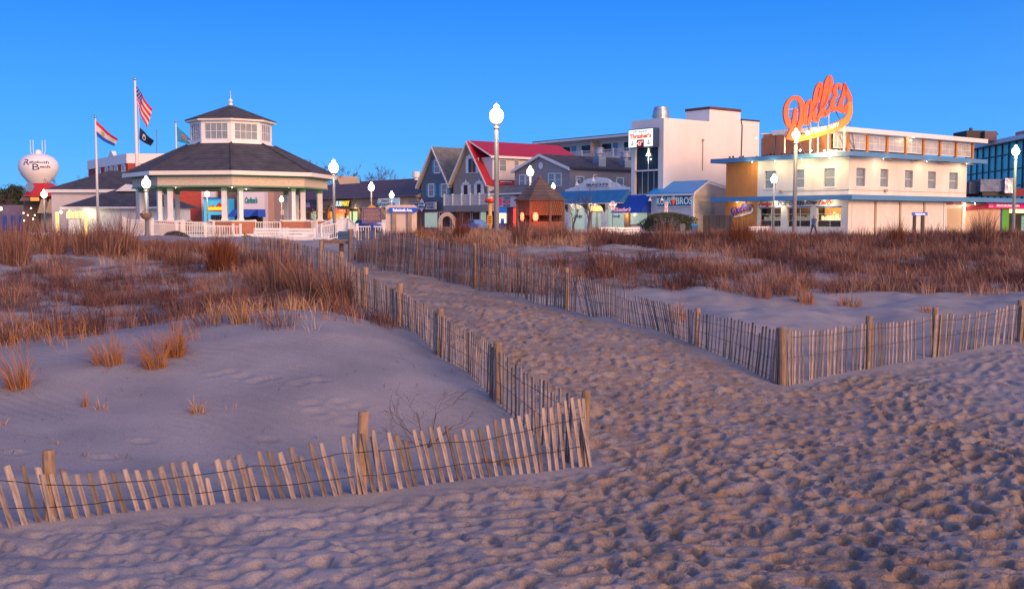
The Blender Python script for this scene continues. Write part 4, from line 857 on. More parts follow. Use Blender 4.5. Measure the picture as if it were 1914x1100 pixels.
cb = at(1836, 262, 132); cm = empty('roof_plant', tuple(cb), 'dark louvred plant enclosure standing above the glass building roof', 'machine')
mb, _, _ = thing_box('', '', '', 1807, 244, 1841, 264, 132, 4, None); mb.build('louvre_box', M_dark, cm)
mb, _, _ = thing_box('', '', '', 1841, 245, 1863, 263, 131.5, 4, None); mb.build('ribbed_box', lined('ribbed_metal', (.17, .12, .14), .25, axis=(1, 0, 0), depth=.02, dark=.6), cm)
mb, _, _ = thing_box('', '', '', 1814, 239, 1818, 244, 132.5, .4, None); mb.build('vent_pipe', M_dark, cm)
mb, _, _ = thing_box('', '', '', 1862, 249, 1866, 252, 131.8, 1, None); mb.build('bracket', M_dark, cm)
# ================= fries tower
T0 = FA.uz(1240, 300)[0]; T1 = FA.uz(1180, 300)[0]; tc = FA.P(T0, 0); TF = Face(tc, VV2); TS = Face(tc, UV_); tw = T1-T0; zt = TS.uz(1240, 220)[1]
tt = empty('cream_tower', tuple(tc), 'tall plain cream building with a lit sign and dark glass on its narrow front', 'building')
us1 = TS.uz(1325, 300)[0]; us2 = TS.uz(1383, 300)[0]; us3 = TS.uz(1419, 300)[0]; zh = TS.uz(1326, 204)[1]; zm = TS.uz(1400, 226)[1]
w1 = TF.r(1187, 272, 1231, 316); w2 = TF.r(1188, 321, 1231, 362); w1 = (.75, w1[1], tw-.55, w1[3]); w2 = (.75, w2[1], tw-.55, w2[3])
M_tow = mat('tower_stucco', (.80, .76, .75), .85, .10, .35, bump=.01, bscale=20, stretch=(1, 1, .25))
mb = MB(); TF.wall(mb, (0, 0, tw, zt), [w1, w2], .35); TS.wall(mb, (0, 0, us1, zt)); mb.quad(TF.P(tw, 0), TF.P(tw, 0, -8), TF.P(tw, zt, -8), TF.P(tw, zt))
mb.quad(TF.P(0, zt), TF.P(tw, zt), TF.P(tw, zt, -us1), TF.P(0, zt, -us1)); mb.build('wall', M_tow, tt)
mb = MB(); TS.box(mb, (us1, 0, us2, zh), -3.4, 0); mb.build('stair_block', M_tow, tt); mb = MB(); TS.box(mb, (us2+.01, 0, us3, zm), -4, -.06); mb.build('rear_block', M_tow, tt)
mb = MB(); TS.box(mb, (us1-.05, zh, us2+.05, zh+.28), -3.5, .08); mb.build('coping', M_maroon, tt); mb = MB(); TS.box(mb, (us2+.05, zm, us3, zm+.15), -4, .02); mb.build('coping', M_shing, tt)
mb = MB(); mb.tube([TS.P(us2+.12, 5.5, .02), TS.P(us2+.3, zm-.6, .02), TS.P(us2+.1, zm, .02)], .05, 5); mb.build('downpipe', M_dark, tt)
u_, z_ = TS.uz(1313, 262); mb = MB(); mb.tube([TS.P(u_, z_, .08), TS.P(u_, 6.6, .08)], .04, 5); mb.lathe(tuple(TS.P(u_, z_, .1)), [(.1, -.1), (.15, 0), (.05, .15)], 8); mb.build('conduit', M_tan, tt)
window(tt, TF.shift(do=-.33), w1, M_trim, M_glass, 2, 1, fw=.05, name='tower_window'); window(tt, TF.shift(do=-.33), w2, M_trim, M_glass, 4, 1, fw=.05, name='tower_window')
q = TF.P((w1[0]+w1[2])/2-.1, w1[3]-.9, -.2); mb = MB(); mb.lathe(tuple(q), [(.30, -.25), (.08, .15), (.05, .5)], 10); mb.build('pendant_lamp', mat('pendant', (.5, .5, .4), .4, 0, emit=(1, 1, .6), es=2.5), tt)
plight(q+TF.n*.15-Vector((0, 0, .6)), 14, (.9, 1, .7), .1)
a, z0, c, z1 = TF.r(1186, 238, 1226, 267); zc0 = zt-2.95; zc1 = zt-1.0; a = tw-(tw-.5)*.98; c = tw-.45
sgn = empty('lit_fries_sign', tuple(TF.P(a, zc0)), 'white backlit sign box with red lettering and a temperature panel on the tower', 'sign')
mb = MB(); TF.box(mb, (a, zc0, c, zc1), .05, .9); mb.build('sign_box', mat('navy_box', (.02, .05, .16), .5, .05, 1), sgn)
mb = MB(); TF.box(mb, (a+.08, zc0+.08, c-.08, zc1-.08), .9, .93); mb.build('sign_face', mat('lit_face', (.8, .8, .8), .5, 0, emit=(.93, 1, .95), es=.75), sgn)
w_ = c-a; text(sgn, TF, 'THE ORIGINAL', (a+w_*.2, zc1-.38, c-w_*.2, zc1-.22), mat('grey_letter', (.25, .28, .3), .5, 0), .94)
text(sgn, TF, "Thrasher's", (a+.25, zc1-1.0, c-.25, zc1-.48), mat('orange_letter', (.7, .10, .02), .5, 0, emit=(1, .15, .02), es=.4), .94, .0, .035)
mb = MB(); TF.box(mb, (a+w_*.36, zc0, c-w_*.36, zc0+.82), .935, .97); mb.build('temperature_panel', mat('dark_red_panel', (.16, .01, .01), .5, 0), sgn)
text(sgn, TF, '43°', (a+w_*.39, zc0+.2, c-w_*.38, zc0+.7), mat('pink_led', (.8, .3, .3), .5, 0, emit=(1, .35, .3), es=1.2), .975, 0, .02)
for k in (.17, .82):
    mb = MB(); uu = a+w_*k; mb.tube([TF.P(uu, zc0+.75, .96), TF.P(uu, zc0+.3, .96)], .03, 4); mb.tube([TF.P(uu-.2, zc0+.5, .96), TF.P(uu-.12, zc0+.33, .96), TF.P(uu, zc0+.27, .96), TF.P(uu+.12, zc0+.33, .96), TF.P(uu+.2, zc0+.5, .96)], .03, 4)
    mb.tube([TF.P(uu-.1, zc0+.64, .96), TF.P(uu+.1, zc0+.64, .96)], .025, 4); mb.build('anchor_emblem', M_ntext, sgn)
dc = TS.P(1.8, zt, -2.2); mb = MB(); mb.lathe(tuple(dc), [(.85, 0), (.85, .35), (.95, .38), (.95, .5), (.85, .55), (.85, 1.0), (.75, 1.05), (.7, 1.35), (.6, 1.4)], 20)
solid(mb, 'roof_exhaust_drum', M_metal, 'shiny metal exhaust drum on the roof of the cream tower', 'exhaust vent')
# blue awning over the fries counter
aw = TF.shift(); mb = MB(); ua, za, uc, zb2 = aw.r(1165, 366, 1217, 394)
mb.hexa([aw.P(ua, 2.1, 0), aw.P(uc+.4, 2.1, 0), aw.P(uc+.4, 2.1, 1.5), aw.P(ua, 2.1, 1.5), aw.P(ua, 4.0, 0), aw.P(uc-.3, 4.0, 0), aw.P(uc-.3, 3.95, .25), aw.P(ua, 3.95, .25)])
awn = empty('fries_awning', tuple(aw.P(ua, 2.1)), 'bright blue cloth awning with pink lettering over the fries counter', 'awning'); mb.build('canvas', M_navy, awn)
tl_ = aw.r(1164, 385, 1196, 390)
v, f = text_mesh("Thrasher's", 0, .03); lo3 = v.min(0); hi3 = v.max(0); mb = MB(); P_ = []
for x, y, z in v:
    a_ = (x-lo3[0])/(hi3[0]-lo3[0]); b_ = (y-lo3[1])/(hi3[1]-lo3[1]); zz = 2.25+.45*b_; P_.append(aw.P(uc+.1-(uc-ua)*.62*a_, zz, 1.5-(zz-2.1)/1.85*1.25+.04+(.02 if z > 0 else 0)))
mb.add(P_, f); mb.build('lettering', mat('pink_letter', (.8, .35, .4), .5, 0, emit=(1, .5, .5), es=.3), awn)
window(tt, TF, (ua+.5, .9, uc-1.2, 2.1), M_tan, G_pale, 1, 1, name='counter_window')
mb = MB(); TF.box(mb, (uc-1.1, 0, uc-.4, 2.3), 0, .25); mb.build('stone_pier', bricky('stone_pier', (.5, .28, .15), (.3, .2, .14), .4, .2), tt)
plight(TF.P(uc-1.0, 1.95, .8), 25, (1, .65, .3), .1)
# ================= custard stand
k0 = FA.uz(1302, 380)[0]; k1 = FA.uz(1228, 380)[0]; kc = FA.P(k0, 0, .3); KF = Face(kc, VV2); KS = Face(kc, UV_); kw = k1-k0
ks = empty('custard_stand', tuple(kc), 'small custard stand with sky blue tiled roof and a blue name board', 'building')
zE = KF.uz(1295, 361)[1]; ksl = KS.uz(1357, 380)[0]; zR = KS.uz(1320, 340)[1]; kr = KS.uz(1321, 350)[0]
mb = MB(); KF.box(mb, (0, 0, kw, zE-.1), -3, -.02); mb.build('wall', M_cream, ks)
mb = MB(); mb.prism([KS.P(0, 0), KS.P(ksl+1.5, 0), KS.P(ksl+1.5, zR-.9), KS.P(kr, zR-.1), KS.P(0, zE-.1)], -KS.n*.25); mb.build('side_wall', mat('pink_stucco', (.66, .55, .50), .85, .08, .5), ks)
M_sky = lined('sky_blue_tiles', (.03, .33, .70), .22, depth=.03, dark=.6, rough=.45, var=.12, width=.25)
mb = MB(); a = [KF.P(-.45, zE, .5), KF.P(kw+.6, zE, .5), KF.P(kw+.6, zR+.1, -kr), KF.P(-.25, zR+.1, -kr)]; mb.prism(a, (0, 0, .09)); mb.build('roof', M_sky, ks)
mb = MB(); KF.box(mb, (-.5, zE-.22, kw+.65, zE-.02), .42, .6); mb.tube([KF.P(-.4, zE, .5), KF.P(-.3, zR+.1, -kr)], .09, 4); mb.tube([KS.P(kr, zR+.08, .1), KS.P(ksl+1.5, zR-.75, .1)], .08, 4); mb.build('gutter', M_trim, ks)
kz0 = KF.uz(1300, 384)[1]; kz1 = KF.uz(1300, 365)[1]
mb = MB(); KF.box(mb, (.12, kz0, kw-.35, kz1), .0, .12); mb.build('name_board', mat('blue_board', (.01, .12, .30), .5, .08, 1), ks)
W_ = kw-.47; M_pl = mat('pale_letter', (.50, .66, .70), .5, 0, emit=(.7, .9, 1), es=.15)
text(ks, KF, 'KOHR', (.12+W_*.58, kz0+.12, kw-.42, kz1-.14), M_pl, .13, 0, .015); text(ks, KF, 'BROS', (.2, kz0+.12, .12+W_*.45, kz1-.14), M_pl, .13, 0, .015)
cc = .12+W_*.51; mb = MB(); mb.lathe(tuple(KF.P(cc, kz0+.05, .2)), [(.02, 0), (.26, .62)], 10); mb.build('cone_emblem', mat('cone_orange', (.75, .10, .02), .5, .05, 2, emit=(1, .12, .02), es=.25), ks)
mb = MB(); mb.lathe(tuple(KF.P(cc, kz0+.64, .2)), [(.3, 0), (.28, .15), (.2, .2), (.2, .3), (.1, .36), (.1, .48), (.01, .6)], 10); mb.build('custard_swirl', M_white, ks)
mb = MB(); KF.box(mb, (.35, .1, kw-.5, kz0-.15), 0, .05); mb.build('roller_shutter', M_shut, ks); mb = MB(); KF.box(mb, (.02, 0, .3, zE-.2), -.05, .14); KF.box(mb, (.3, kz0-.12, kw-.3, kz0-.02), 0, .2); mb.build('pillar', M_white, ks)
for u in (kw-.05, W_*.75): mb = MB(); mb.tube([KF.P(u, zE-.1, .4), KF.P(u, zE-.35, .75)], .03, 5); mb.lathe(tuple(KF.P(u, zE-.7, .78)), [(.22, 0), (.1, .2), (.03, .35)], 10); mb.build('shade_lamp', M_white, ks)
# plank fence between stand and candy shop
PF = Face(FA.P(FA.uz(1357, 400)[0], 0, -1.0), VV2); pe = PF.uz(1313, 410)[0]; zt2 = PF.uz(1335, 402)[1]
pf = empty('plank_fence', tuple(PF.P(0, 0)), 'grey brown plank fence closing the gap beside the custard stand', 'fence')
npk = 22; M_pk = mat('grey_plank', (.20, .15, .12), .85, .3, 5, objrand=.3, stretch=(4, 4, 1))
for i in range(npk):
    mb = MB(); w = pe/npk; PF.poly(mb, [(i*w+.01, 0), ((i+1)*w-.01, 0), ((i+1)*w-.01, zt2-.06), ((i+.5)*w, zt2), (i*w+.01, zt2-.06)], 0, .025); mb.build('picket', M_pk, pf)
mb = MB(); PF.box(mb, (0, .4, pe, .5), -.06, -.005); PF.box(mb, (0, 1.4, pe, 1.5), -.06, -.005); mb.build('rail', M_pk, pf)
# ================= sweet shop with curved parapet
s0 = FA.uz(1176, 380)[0]; s1 = FA.uz(1056, 380)[0]; sc = FA.P(s0, 0); SH = Face(sc, VV2); sw_ = s1-s0; gz = SH.uz(1115, 381)[1]
ib = empty('sweet_shop', tuple(sc), 'white sweet shop with curved parapet and long teal shed awning', 'building')
hz = [(sw_*.07, .3, sw_*.33, 2.55), (sw_*.68, .3, sw_*.90, 2.55)]; dzr = (sw_*.40, 0, sw_*.60, 2.35)
mb = MB(); SH.wall(mb, (0, 0, sw_, gz+.2), hz+[(dzr[0], .0, dzr[2], 2.9)], .2); mb.quad(SH.P(0, 0), SH.P(0, 0, -8), SH.P(0, 3.6, -8), SH.P(0, 3.6)); mb.build('wall', M_white, ib)
for h in hz: window(ib, SH.shift(do=-.2), h, M_ntext, G_pale, 1, 1, fw=.05, name='shop_window')
text(ib, SH, 'Candy', (hz[0][0]+.7, 1.55, hz[0][2]-.7, 1.95), M_ntext, -.10, .4, .02); text(ib, SH, 'Fudge', (hz[1][0]+.5, 1.55, hz[1][2]-.6, 1.95), M_ntext, -.10, .4, .02)
for k in range(2):
    a = dzr[0]+.1+(dzr[2]-dzr[0]-.2)*k/2; c = a+(dzr[2]-dzr[0]-.2)/2-.04; mb = MB(); SH.box(mb, (a, .02, c, 2.3), -.2, -.14); d = mb.build('door', mat('cream_door2', (.6, .5, .4), .6, .04, 1), ib)
    mb = MB(); SH.box(mb, (a+.2, .5, c-.2, 2.1), -.14, -.12); mb.build('pane', G_pale, d)
mb = MB(); SH.box(mb, (dzr[0], 2.36, dzr[2], 2.88), -.2, -.1); mb.build('door_transom', G_warm, ib)
mb = MB(); SH.poly(mb, [(0, gz), (0, gz+.01), (0, gz), (sw_, gz)][:0] or [(0, gz), (sw_+.2, gz), (sw_+.2, gz+.08), (0, gz+.08)], 0, 1.55); mb.build('gutter', M_trim, ib)
zA = SH.uz(1115, 361)[1]+.3
mb = MB(); mb.prism([SH.P(-.1, gz+.08, 1.5), SH.P(-.1, zA, .2), SH.P(-.1, zA, .05), SH.P(-.1, gz+.08, .05)], SH.d*(sw_+.3)); mb.build('awning', M_teal, ib)
for u in (.5, sw_*.36, sw_*.64, sw_-.5):
    mb = MB(); mb.prism([SH.P(u, gz-.02, 1.2), SH.P(u, gz-.02, 0), SH.P(u, gz-.9, 0), SH.P(u, gz-.6, .15), SH.P(u, gz-.25, .5)], SH.d*.15); mb.build('bracket', M_dark, ib)
pts = [(0, zA), (sw_, zA), (sw_, zA+.35)]
prof = [(0, .35), (.06, .38), (.09, .55), (.15, .62), (.2, 1.0), (.24, 1.12), (.28, 1.2), (.31, 1.55), (.38, 1.85), (.5, 2.0), (.62, 1.85), (.69, 1.55), (.72, 1.2), (.76, 1.12), (.8, 1.0), (.85, .62), (.91, .55), (.94, .38), (1, .35)]
pk = SH.uz(1115, 331)[1]-zA
mb = MB(); SH.poly(mb, [(sw_*a, zA+b_*pk/2) for a, b_ in prof]+[(sw_, zA-.3), (0, zA-.3)], -.35, .0); mb.build('parapet', M_white, ib)
pr = (sw_*.28, zA+.25, sw_*.66, zA+pk*.62)
mb = MB(); u0, z0, u1, z1 = pr; SH.poly(mb, [(u0, z0), (u1, z0), (u1, z1-.2), (u1-.5, z1), (u0+.5, z1), (u0, z1-.2)], .03, .09); mb.build('sign_board', mat('cream_board', (.8, .78, .75), .5, .03, 1), ib)
text(ib, SH, "IBACH'S", (u0+.25, z0+(z1-z0)*.42, u1-.25, z1-.14), M_ntext, .1, 0, .02); text(ib, SH, 'CANDY BY THE SEA', (u0+.25, z0+.12, u1-.25, z0+(z1-z0)*.3), M_ntext, .1)
for u in (sw_*.47, sw_*.73):
    mb = MB(); zz = zA+pk*(.95 if u < sw_*.6 else .7); mb.tube([SH.P(u, zz, .05), SH.P(u, zz+.35, .3), SH.P(u, zz+.3, .6), SH.P(u, zz, .7)], .035, 5); mb.lathe(tuple(SH.P(u, zz-.4, .7)), [(.25, 0), (.12, .2), (.03, .42)], 10); mb.build('gooseneck_lamp', M_trim, ib)
for u in (sw_*.2, sw_*.5, sw_*.8): q = SH.P(u, gz-.12, .8); fixture(ib, q, .03); plight(q-Vector((0, 0, .15)), 18, (1, .8, .5))
# ================= gabled houses
def gable(par, F, ul, ur_, uc, ze_l, ze_r, za, dep, wm, rm, ov=.5, th=.18, base=0, trim=None, o=0.0, back=.3):
    mb = MB(); mb.prism([F.P(ul, base, o), F.P(ur_, base, o), F.P(ur_, ze_r, o), F.P(uc, za, o), F.P(ul, ze_l, o)], -F.n*dep); mb.build('wall', wm, par)
    for (a, z) in ((ul, ze_l), (ur_, ze_r)):
        s = 1 if a > uc else -1; sl = (za-z)/abs(a-uc); e = a+s*ov; ez = z-sl*ov
        mb = MB(); q = [F.P(uc, za, o+ov), F.P(e, ez, o+ov), F.P(e, ez, o-dep-back), F.P(uc, za, o-dep-back)]
        mb.prism([Vector(p)+Vector((0, 0, .02)) for p in q], (0, 0, th)); mb.build('roof', rm, par)
        mb = MB(); q = [F.P(uc, za+th+.02, o+ov+.01), F.P(e, ez+th+.02, o+ov+.01), F.P(e, ez-.14, o+ov+.01), F.P(uc, za-.12, o+ov+.01)]
        mb.prism(q, F.n*.07); mb.build('bargeboard', trim or M_trim, par)
        mb = MB(); q = [F.P(uc, za-.03, o+ov), F.P(e, ez-.03, o+ov), F.P(e, ez-.03, o+.02), F.P(uc, za-.03, o+.02)]
        mb.prism(q, (0, 0, -.05)); mb.build('soffit', M_soff, par)
M_soff = mat('cream_soffit', (.62, .52, .38), .7, .05, 1); M_sidB = lined('blue_grey_siding', (.13, .17, .24), .2, depth=.02, dark=.7); M_sidT = lined('taupe_siding', (.34, .29, .27), .2, depth=.02, dark=.75); M_sidG = lined('grey_siding', (.37, .32, .34), .2, depth=.02, dark=.75)
M_shutB = mat('cyan_shutter', (.04, .38, .62), .5, .05, 1); M_sidW = lined('white_siding', (.68, .64, .66), .2, depth=.02, dark=.85)
def shutters(par, F, r, m, w=.35):
    for u in (r[0]-.1-w, r[2]+.1): mb = MB(); F.box(mb, (u, r[1]-.05, u+w, r[3]+.05), .0, .06); mb.build('shutter', m, par)
# blue grey house
BF = ave(.3); L0 = BF.uz(843, 338); Lm = BF.uz(813, 277); L1 = BF.uz(785, 343)
bh = empty('blue_gable_house', tuple(BF.P(L0[0], 0)), 'steep gabled blue grey house with cyan shutters', 'house')
ze = (L0[1]+L1[1])/2; gable(bh, BF, L0[0]+.3, L1[0]-.3, (L0[0]+L1[0])/2, ze, ze, Lm[1], 12, M_sidB, M_shing2, .55)
for r in (BF.r(813, 301, 822, 322), BF.r(802, 345, 811, 366), BF.r(826, 345, 835, 366)): window(bh, BF, r, M_trim, M_blind, 1, 2, fw=.14); shutters(bh, BF, (r[0]-.1, r[1], r[2]+.1, r[3]), M_shutB, .4)
vp = BF.P(L0[0]+1.2, Lm[1]-2.4, -7); mb = MB(); mb.tube([vp, vp+Vector((0, 0, 2.6))], .3, 10); mb.tube([vp+Vector((0, 0, 2.6)), vp+Vector((0, 0, 3.1))], .45, 10); mb.build('roof_vent', M_metal, bh)
# diamond sign
ds = empty('diamond_sign', tuple(BF.P(BF.uz(792, 384)[0], 2.4, 1)), 'white diamond sign over a long name board below the blue house', 'sign')
DF = BF.shift(do=.8); r = DF.r(768, 378, 816, 391); mb = MB(); DF.box(mb, r, 0, .15); mb.build('name_board', mat('grey_board', (.62, .64, .62), .5, .05, 1), ds)
mb = MB(); u0, z0, u1, z1 = r; DF.box(mb, (u0-.1, z0-.1, u1+.1, z0), 0, .2); DF.box(mb, (u0-.1, z1, u1+.1, z1+.1), 0, .2); mb.build('board_frame', M_ntext, ds)
a, z0_, c, z1_ = DF.r(784, 369, 799.5, 397.5); cu_ = (a+c)/2; cz_ = (z0_+z1_)/2; hw = (c-a)/2; hh = (z1_-z0_)/2
mb = MB(); DF.poly(mb, [(cu_-hw, cz_), (cu_, cz_-hh), (cu_+hw, cz_), (cu_, cz_+hh)], .2, .3); mb.build('diamond_border', M_ntext, ds)
mb = MB(); DF.poly(mb, [(cu_-hw*.88, cz_), (cu_, cz_-hh*.88), (cu_+hw*.88, cz_), (cu_, cz_+hh*.88)], .3, .33); mb.build('diamond_face', M_white, ds)
text(ds, DF, 'Candy', (cu_-hw*.55, cz_+.05, cu_+hw*.55, cz_+hh*.35), M_ntext, .34, .3, .02); text(ds, DF, 'Kitchen', (cu_-hw*.55, cz_-hh*.35, cu_+hw*.55, cz_-.05), M_ntext, .34, .3, .02)
text(ds, DF, 'SALT WATER\nTAFFY', (cu_+hw*1.05, r[1]+.15, r[2]-.1, r[3]-.15), M_ntext, .16); text(ds, DF, 'FUDGE\nCANDY', (r[0]+.3, r[1]+.15, cu_-hw*1.1, r[3]-.15), M_ntext, .16)
# ground floor front under both houses
gf = BF.shift(do=.35); g0 = gf.uz(912, 400)[0]; g1 = gf.uz(783, 400)[0]
gs = empty('shop_row_front', tuple(gf.P(g0, 0)), 'dark shop fronts running under the two steep gabled houses', 'shop front'); mb = MB(); gf.box(mb, (g0, 0, g1, 2.7), -.3, 0); mb.build('wall', M_brown, gs)
for i, (x0, x1, m_) in enumerate(((884, 897, M_glass), (899, 909, G_pale), (866, 880, M_glass), (845, 862, M_dark), (822, 842, M_glass), (795, 818, G_pale))):
    a, _, c, _ = gf.r(x0, 392, x1, 430); window(gs, gf, (a, .4, c, 2.35), M_trim if i != 3 else M_tan, m_, 1, 1, fw=.08, name='shop_window')
# red roof house
RF = ave(.3); q0 = RF.uz(913, 333); qa = RF.uz(877, 267); q1 = RF.uz(845, 341)
rh = empty('red_roof_house', tuple(RF.P(q0[0], 0)), 'taupe gabled house with bright red roof and white balcony', 'house')
ucn = (q0[0]+q1[0])/2; zer = 6.4
gable(rh, RF, q0[0]+.3, q1[0]-.3, ucn, zer, zer, qa[1], 14, M_sidT, M_redroof, .55)
# full length white dormer on the far side slope, faces along the boardwalk direction
DRF = Face(RF.P(q0[0]+.02, 0), UV_); dl_ = DRF.uz(1000, 300)[0]
zd1 = DRF.uz(918, 293)[1]; zd0 = DRF.uz(918, 327)[1]
mb = MB(); DRF.box(mb, (.6, zd0-.6, 14.0, zd1), -3.2, .05); mb.build('dormer', M_sidW, rh)
mb = MB(); mb.prism([DRF.P(0.0, zd1+.02, .5), DRF.P(0, qa[1]+.1, -(ucn-q0[0])), DRF.P(0, qa[1]+.3, -(ucn-q0[0])), DRF.P(0, zd1+.2, .5)], DRF.d*15); mb.build('dormer_roof', M_redroof, rh)
mb = MB(); DRF.box(mb, (0, zd1-.15, 15, zd1+.12), .5, .58); mb.tube([DRF.P(-.02, zd1+.1, .5), DRF.P(-.02, qa[1]+.15, -(ucn-q0[0]))], .1, 4); mb.build('bargeboard', M_trim, rh)
mb = MB(); DRF.box(mb, (0, 0, 14.3, zd0-.9), -1, .0); mb.build('side_wall', M_sidW, rh)
for r in (DRF.r(933, 299, 945, 314), DRF.r(961, 301, 968, 315)): window(rh, DRF.shift(do=.06), (r[0], zd1-1.7, r[2], zd1-.35), M_trim, M_blind, 1, 2, fw=.06)
r = DRF.r(936, 340, 955, 357); window(rh, DRF, (r[0], r[1], r[2], r[3]), M_trim, M_blind, 2, 1, fw=.1)
r = RF.r(876, 297, 890, 322); window(rh, RF, r, M_trim, M_glass, 2, 1, fw=.08); shutters(rh, RF, r, M_white, .5)
for r in (RF.r(867, 346, 875, 364), RF.r(892, 344, 899.5, 362)): window(rh, RF, r, M_trim, M_glass, 1, 1, fw=.08); shutters(rh, RF, r, M_white, .5)
for px in (876, 883, 871, 895):
    pass
for uu, zz in ((ucn-.05, RF.uz(880, 293)[1]), (RF.uz(871, 342)[0], RF.uz(871, 342)[1]), (RF.uz(896, 340)[0], RF.uz(896, 340)[1])):
    mb = MB(); RF.poly(mb, [(uu-.8, zz-.15), (uu+.8, zz-.15), (uu+.55, zz+.12), (uu+.15, zz+.1), (uu, zz+.4), (uu-.15, zz+.1), (uu-.55, zz+.12)], 0, .1); mb.build('window_crest', M_white, rh)
# balcony
def railing(par, P0, P1, h=1.0, sp=.14, name='railing', m=None, postsp=1.8, tk=.045):
    P0 = Vector(P0); P1 = Vector(P1); d = P1-P0; L_ = d.length; hd = Vector((d.x, d.y, 0)); rz = math.atan2(d.y, d.x); mb = MB()
    def bar(z):
        n_ = Vector((-hd.y, hd.x, 0)).normalized()*tk/1.6; up = Vector((0, 0, tk/2)); a = P0+Vector((0, 0, z)); b_ = P1+Vector((0, 0, z))
        mb.hexa([a-n_-up, b_-n_-up, b_+n_-up, a+n_-up, a-n_+up, b_-n_+up, b_+n_+up, a+n_+up])
    bar(h); r = mb.build(name, m or M_white, par); mb = MB(); bar(.1); mb.build('bottom_rail', m or M_white, r); mb = MB()
    for i in range(max(1, int(L_/sp))): q = P0+d*((i+.5)/int(L_/sp)); mb.box((q.x, q.y, q.z+h/2+.04), tk*.6, tk*.6, h-.1, rz)
    mb.build('baluster', m or M_white, r, kind='stuff')
    n_ = max(1, round(L_/postsp))
    for i in range(n_+1): q = P0+d*(i/n_); mb = MB(); mb.box((q.x, q.y, q.z+h/2+.06), tk*2.2, tk*2.2, h+.12, rz); mb.box((q.x, q.y, q.z+h+.14), tk*2.8, tk*2.8, .05, rz); mb.build('rail_post', m or M_white, r)
    return r
RB = RF.shift(do=2.0); ba = RB.uz(912, 383)[0]; bb = RB.uz(829, 383)[0]; bz = RB.uz(870, 384)[1]
mb = MB(); RB.box(mb, (ba, bz-.75, bb, bz), -2.0, 0); mb.build('balcony_deck', M_sidT, rh)
railing(rh, RB.P(ba, bz+.01, -.1), RB.P(bb, bz+.01, -.1), RB.uz(870, 364)[1]-bz, .2, tk=.08)
railing(rh, RB.P(ba+.05, bz+.01, -.1), RB.P(ba+.05, bz+.01, -1.9), RB.uz(870, 364)[1]-bz, .2, tk=.08)
# grey house with two duct stacks
GF = ave(2.2); g0_ = GF.uz(1065, 313); ga = GF.uz(1010, 291); g1_ = GF.uz(962, 319)
gh = empty('grey_gable_house', tuple(GF.P(g0_[0], 0)), 'broad grey gabled house behind the shingled hut', 'house')
zeg = 7.0; zeg = g0_[1]; gable(gh, GF, g0_[0], g1_[0], (g0_[0]+g1_[0])/2, zeg-.1, zeg-.1, ga[1], 20, M_sidG, M_shing, .35)
GS = Face(GF.P(g0_[0]-.01, 0), UV_)
for r in (GF.r(972, 328, 981, 349), GF.r(984, 327, 993, 348), GF.r(1026, 325, 1036, 347), GF.r(1039, 325, 1049, 346)): window(gh, GF, r, M_trim, M_blind, 1, 2, fw=.1)
for r in (GS.r(1077, 323, 1090, 346), GS.r(1153, 328, 1164, 348)): window(gh, GS, (r[0], 3.9+1.0, r[2], 3.9+2.5), M_trim, M_blind, 1, 2, fw=.12)
q = GF.P((g0_[0]+g1_[0])/2, ga[1]-1.2, .03); mb = MB(); mb.tube([q, q+GF.n*.08], .42, 14); mb.build('round_vent', M_white, gh)
for i, (px, py) in enumerate(((1119, 309), (1167, 316))):
    p = GS.P(GS.uz(px, 330)[0], 0, -2.2); p.z = at(px, py, p.y).z; x0 = (px-CX)/F_PX*p.y; p.x = x0; mb = MB(); mb.box((p.x, p.y, p.z+.35), 1.15, 1.15, 1.5, .65); dst = empty('duct_stack', (p.x, p.y, p.z-.4), ['nearer metal duct stack over the middle of the dark roof', 'metal duct stack on the dark roof next to the cream tower'][i], 'duct', 'duct stacks on the dark roof'); mb.build('duct_base', M_metal, dst)
    mb = MB(); mb.lathe((p.x, p.y, p.z+1.1), [(.4, 0), (.4, .3), (.62, .32), (.62, .5), (.5, .52), (.5, .85), (.62, .87), (.55, 1.0)], 14); mb.build('duct_cap', M_metal, dst)
# pizza shop
PZ = ave(-.2); p0_ = PZ.uz(1004, 380)[0]; p1_ = PZ.uz(914, 380)[0]
pz = empty('pizza_shop', tuple(PZ.P(p0_, 0)), 'low pizza counter with white name board beside the shingled hut', 'shop')
mb = MB(); PZ.box(mb, (p0_, 0, p1_, 3.6), -5, -.02); mb.build('wall', M_maroon, pz)
zr = PZ.uz(950, 363)[1]; mb = MB(); mb.prism([PZ.P(p0_, zr, .5), PZ.P(p0_, zr+.15, .5), PZ.P(p0_, zr+1.2, -2), PZ.P(p0_, zr, -2)], PZ.d*(p1_-p0_)); mb.build('roof', M_shing2, pz)
mb = MB(); PZ.box(mb, (p0_, zr-.05, p1_-.6, zr+.12), .5, .58); mb.build('gutter', M_trim, pz)
a, z0, c, z1 = PZ.r(932, 368, 1000, 386); mb = MB(); PZ.box(mb, (a, z0, c, z1), 0, .2); mb.build('name_board', mat('lilac_board', (.62, .58, .66), .5, .05, 1), pz)
a2, _, c2, _ = PZ.r(932, 370, 942, 384); cu2 = (a2+c2)/2; cz = (z0+z1)/2; mb = MB(); mb.prism([PZ.P(cu2+math.cos(t)*.42, cz+math.sin(t)*.5, .2) for t in np.linspace(0, 2*math.pi, 18)[:-1]], PZ.n*.05); mb.build('round_emblem', M_pink, pz)
a3, _, c3, _ = PZ.r(943, 370, 957, 384)
text(pz, PZ, 'GYROS', (a3+.1, cz+.28, c3-.1, cz+.52), M_ntext, .21); text(pz, PZ, 'PIZZA', (a3, cz-.18, c3, cz+.2), mat('pink_word', (.65, .02, .08), .5, 0), .21, 0, .03); text(pz, PZ, 'SALADS', (a3+.1, cz-.55, c3-.1, cz-.28), M_ntext, .21)
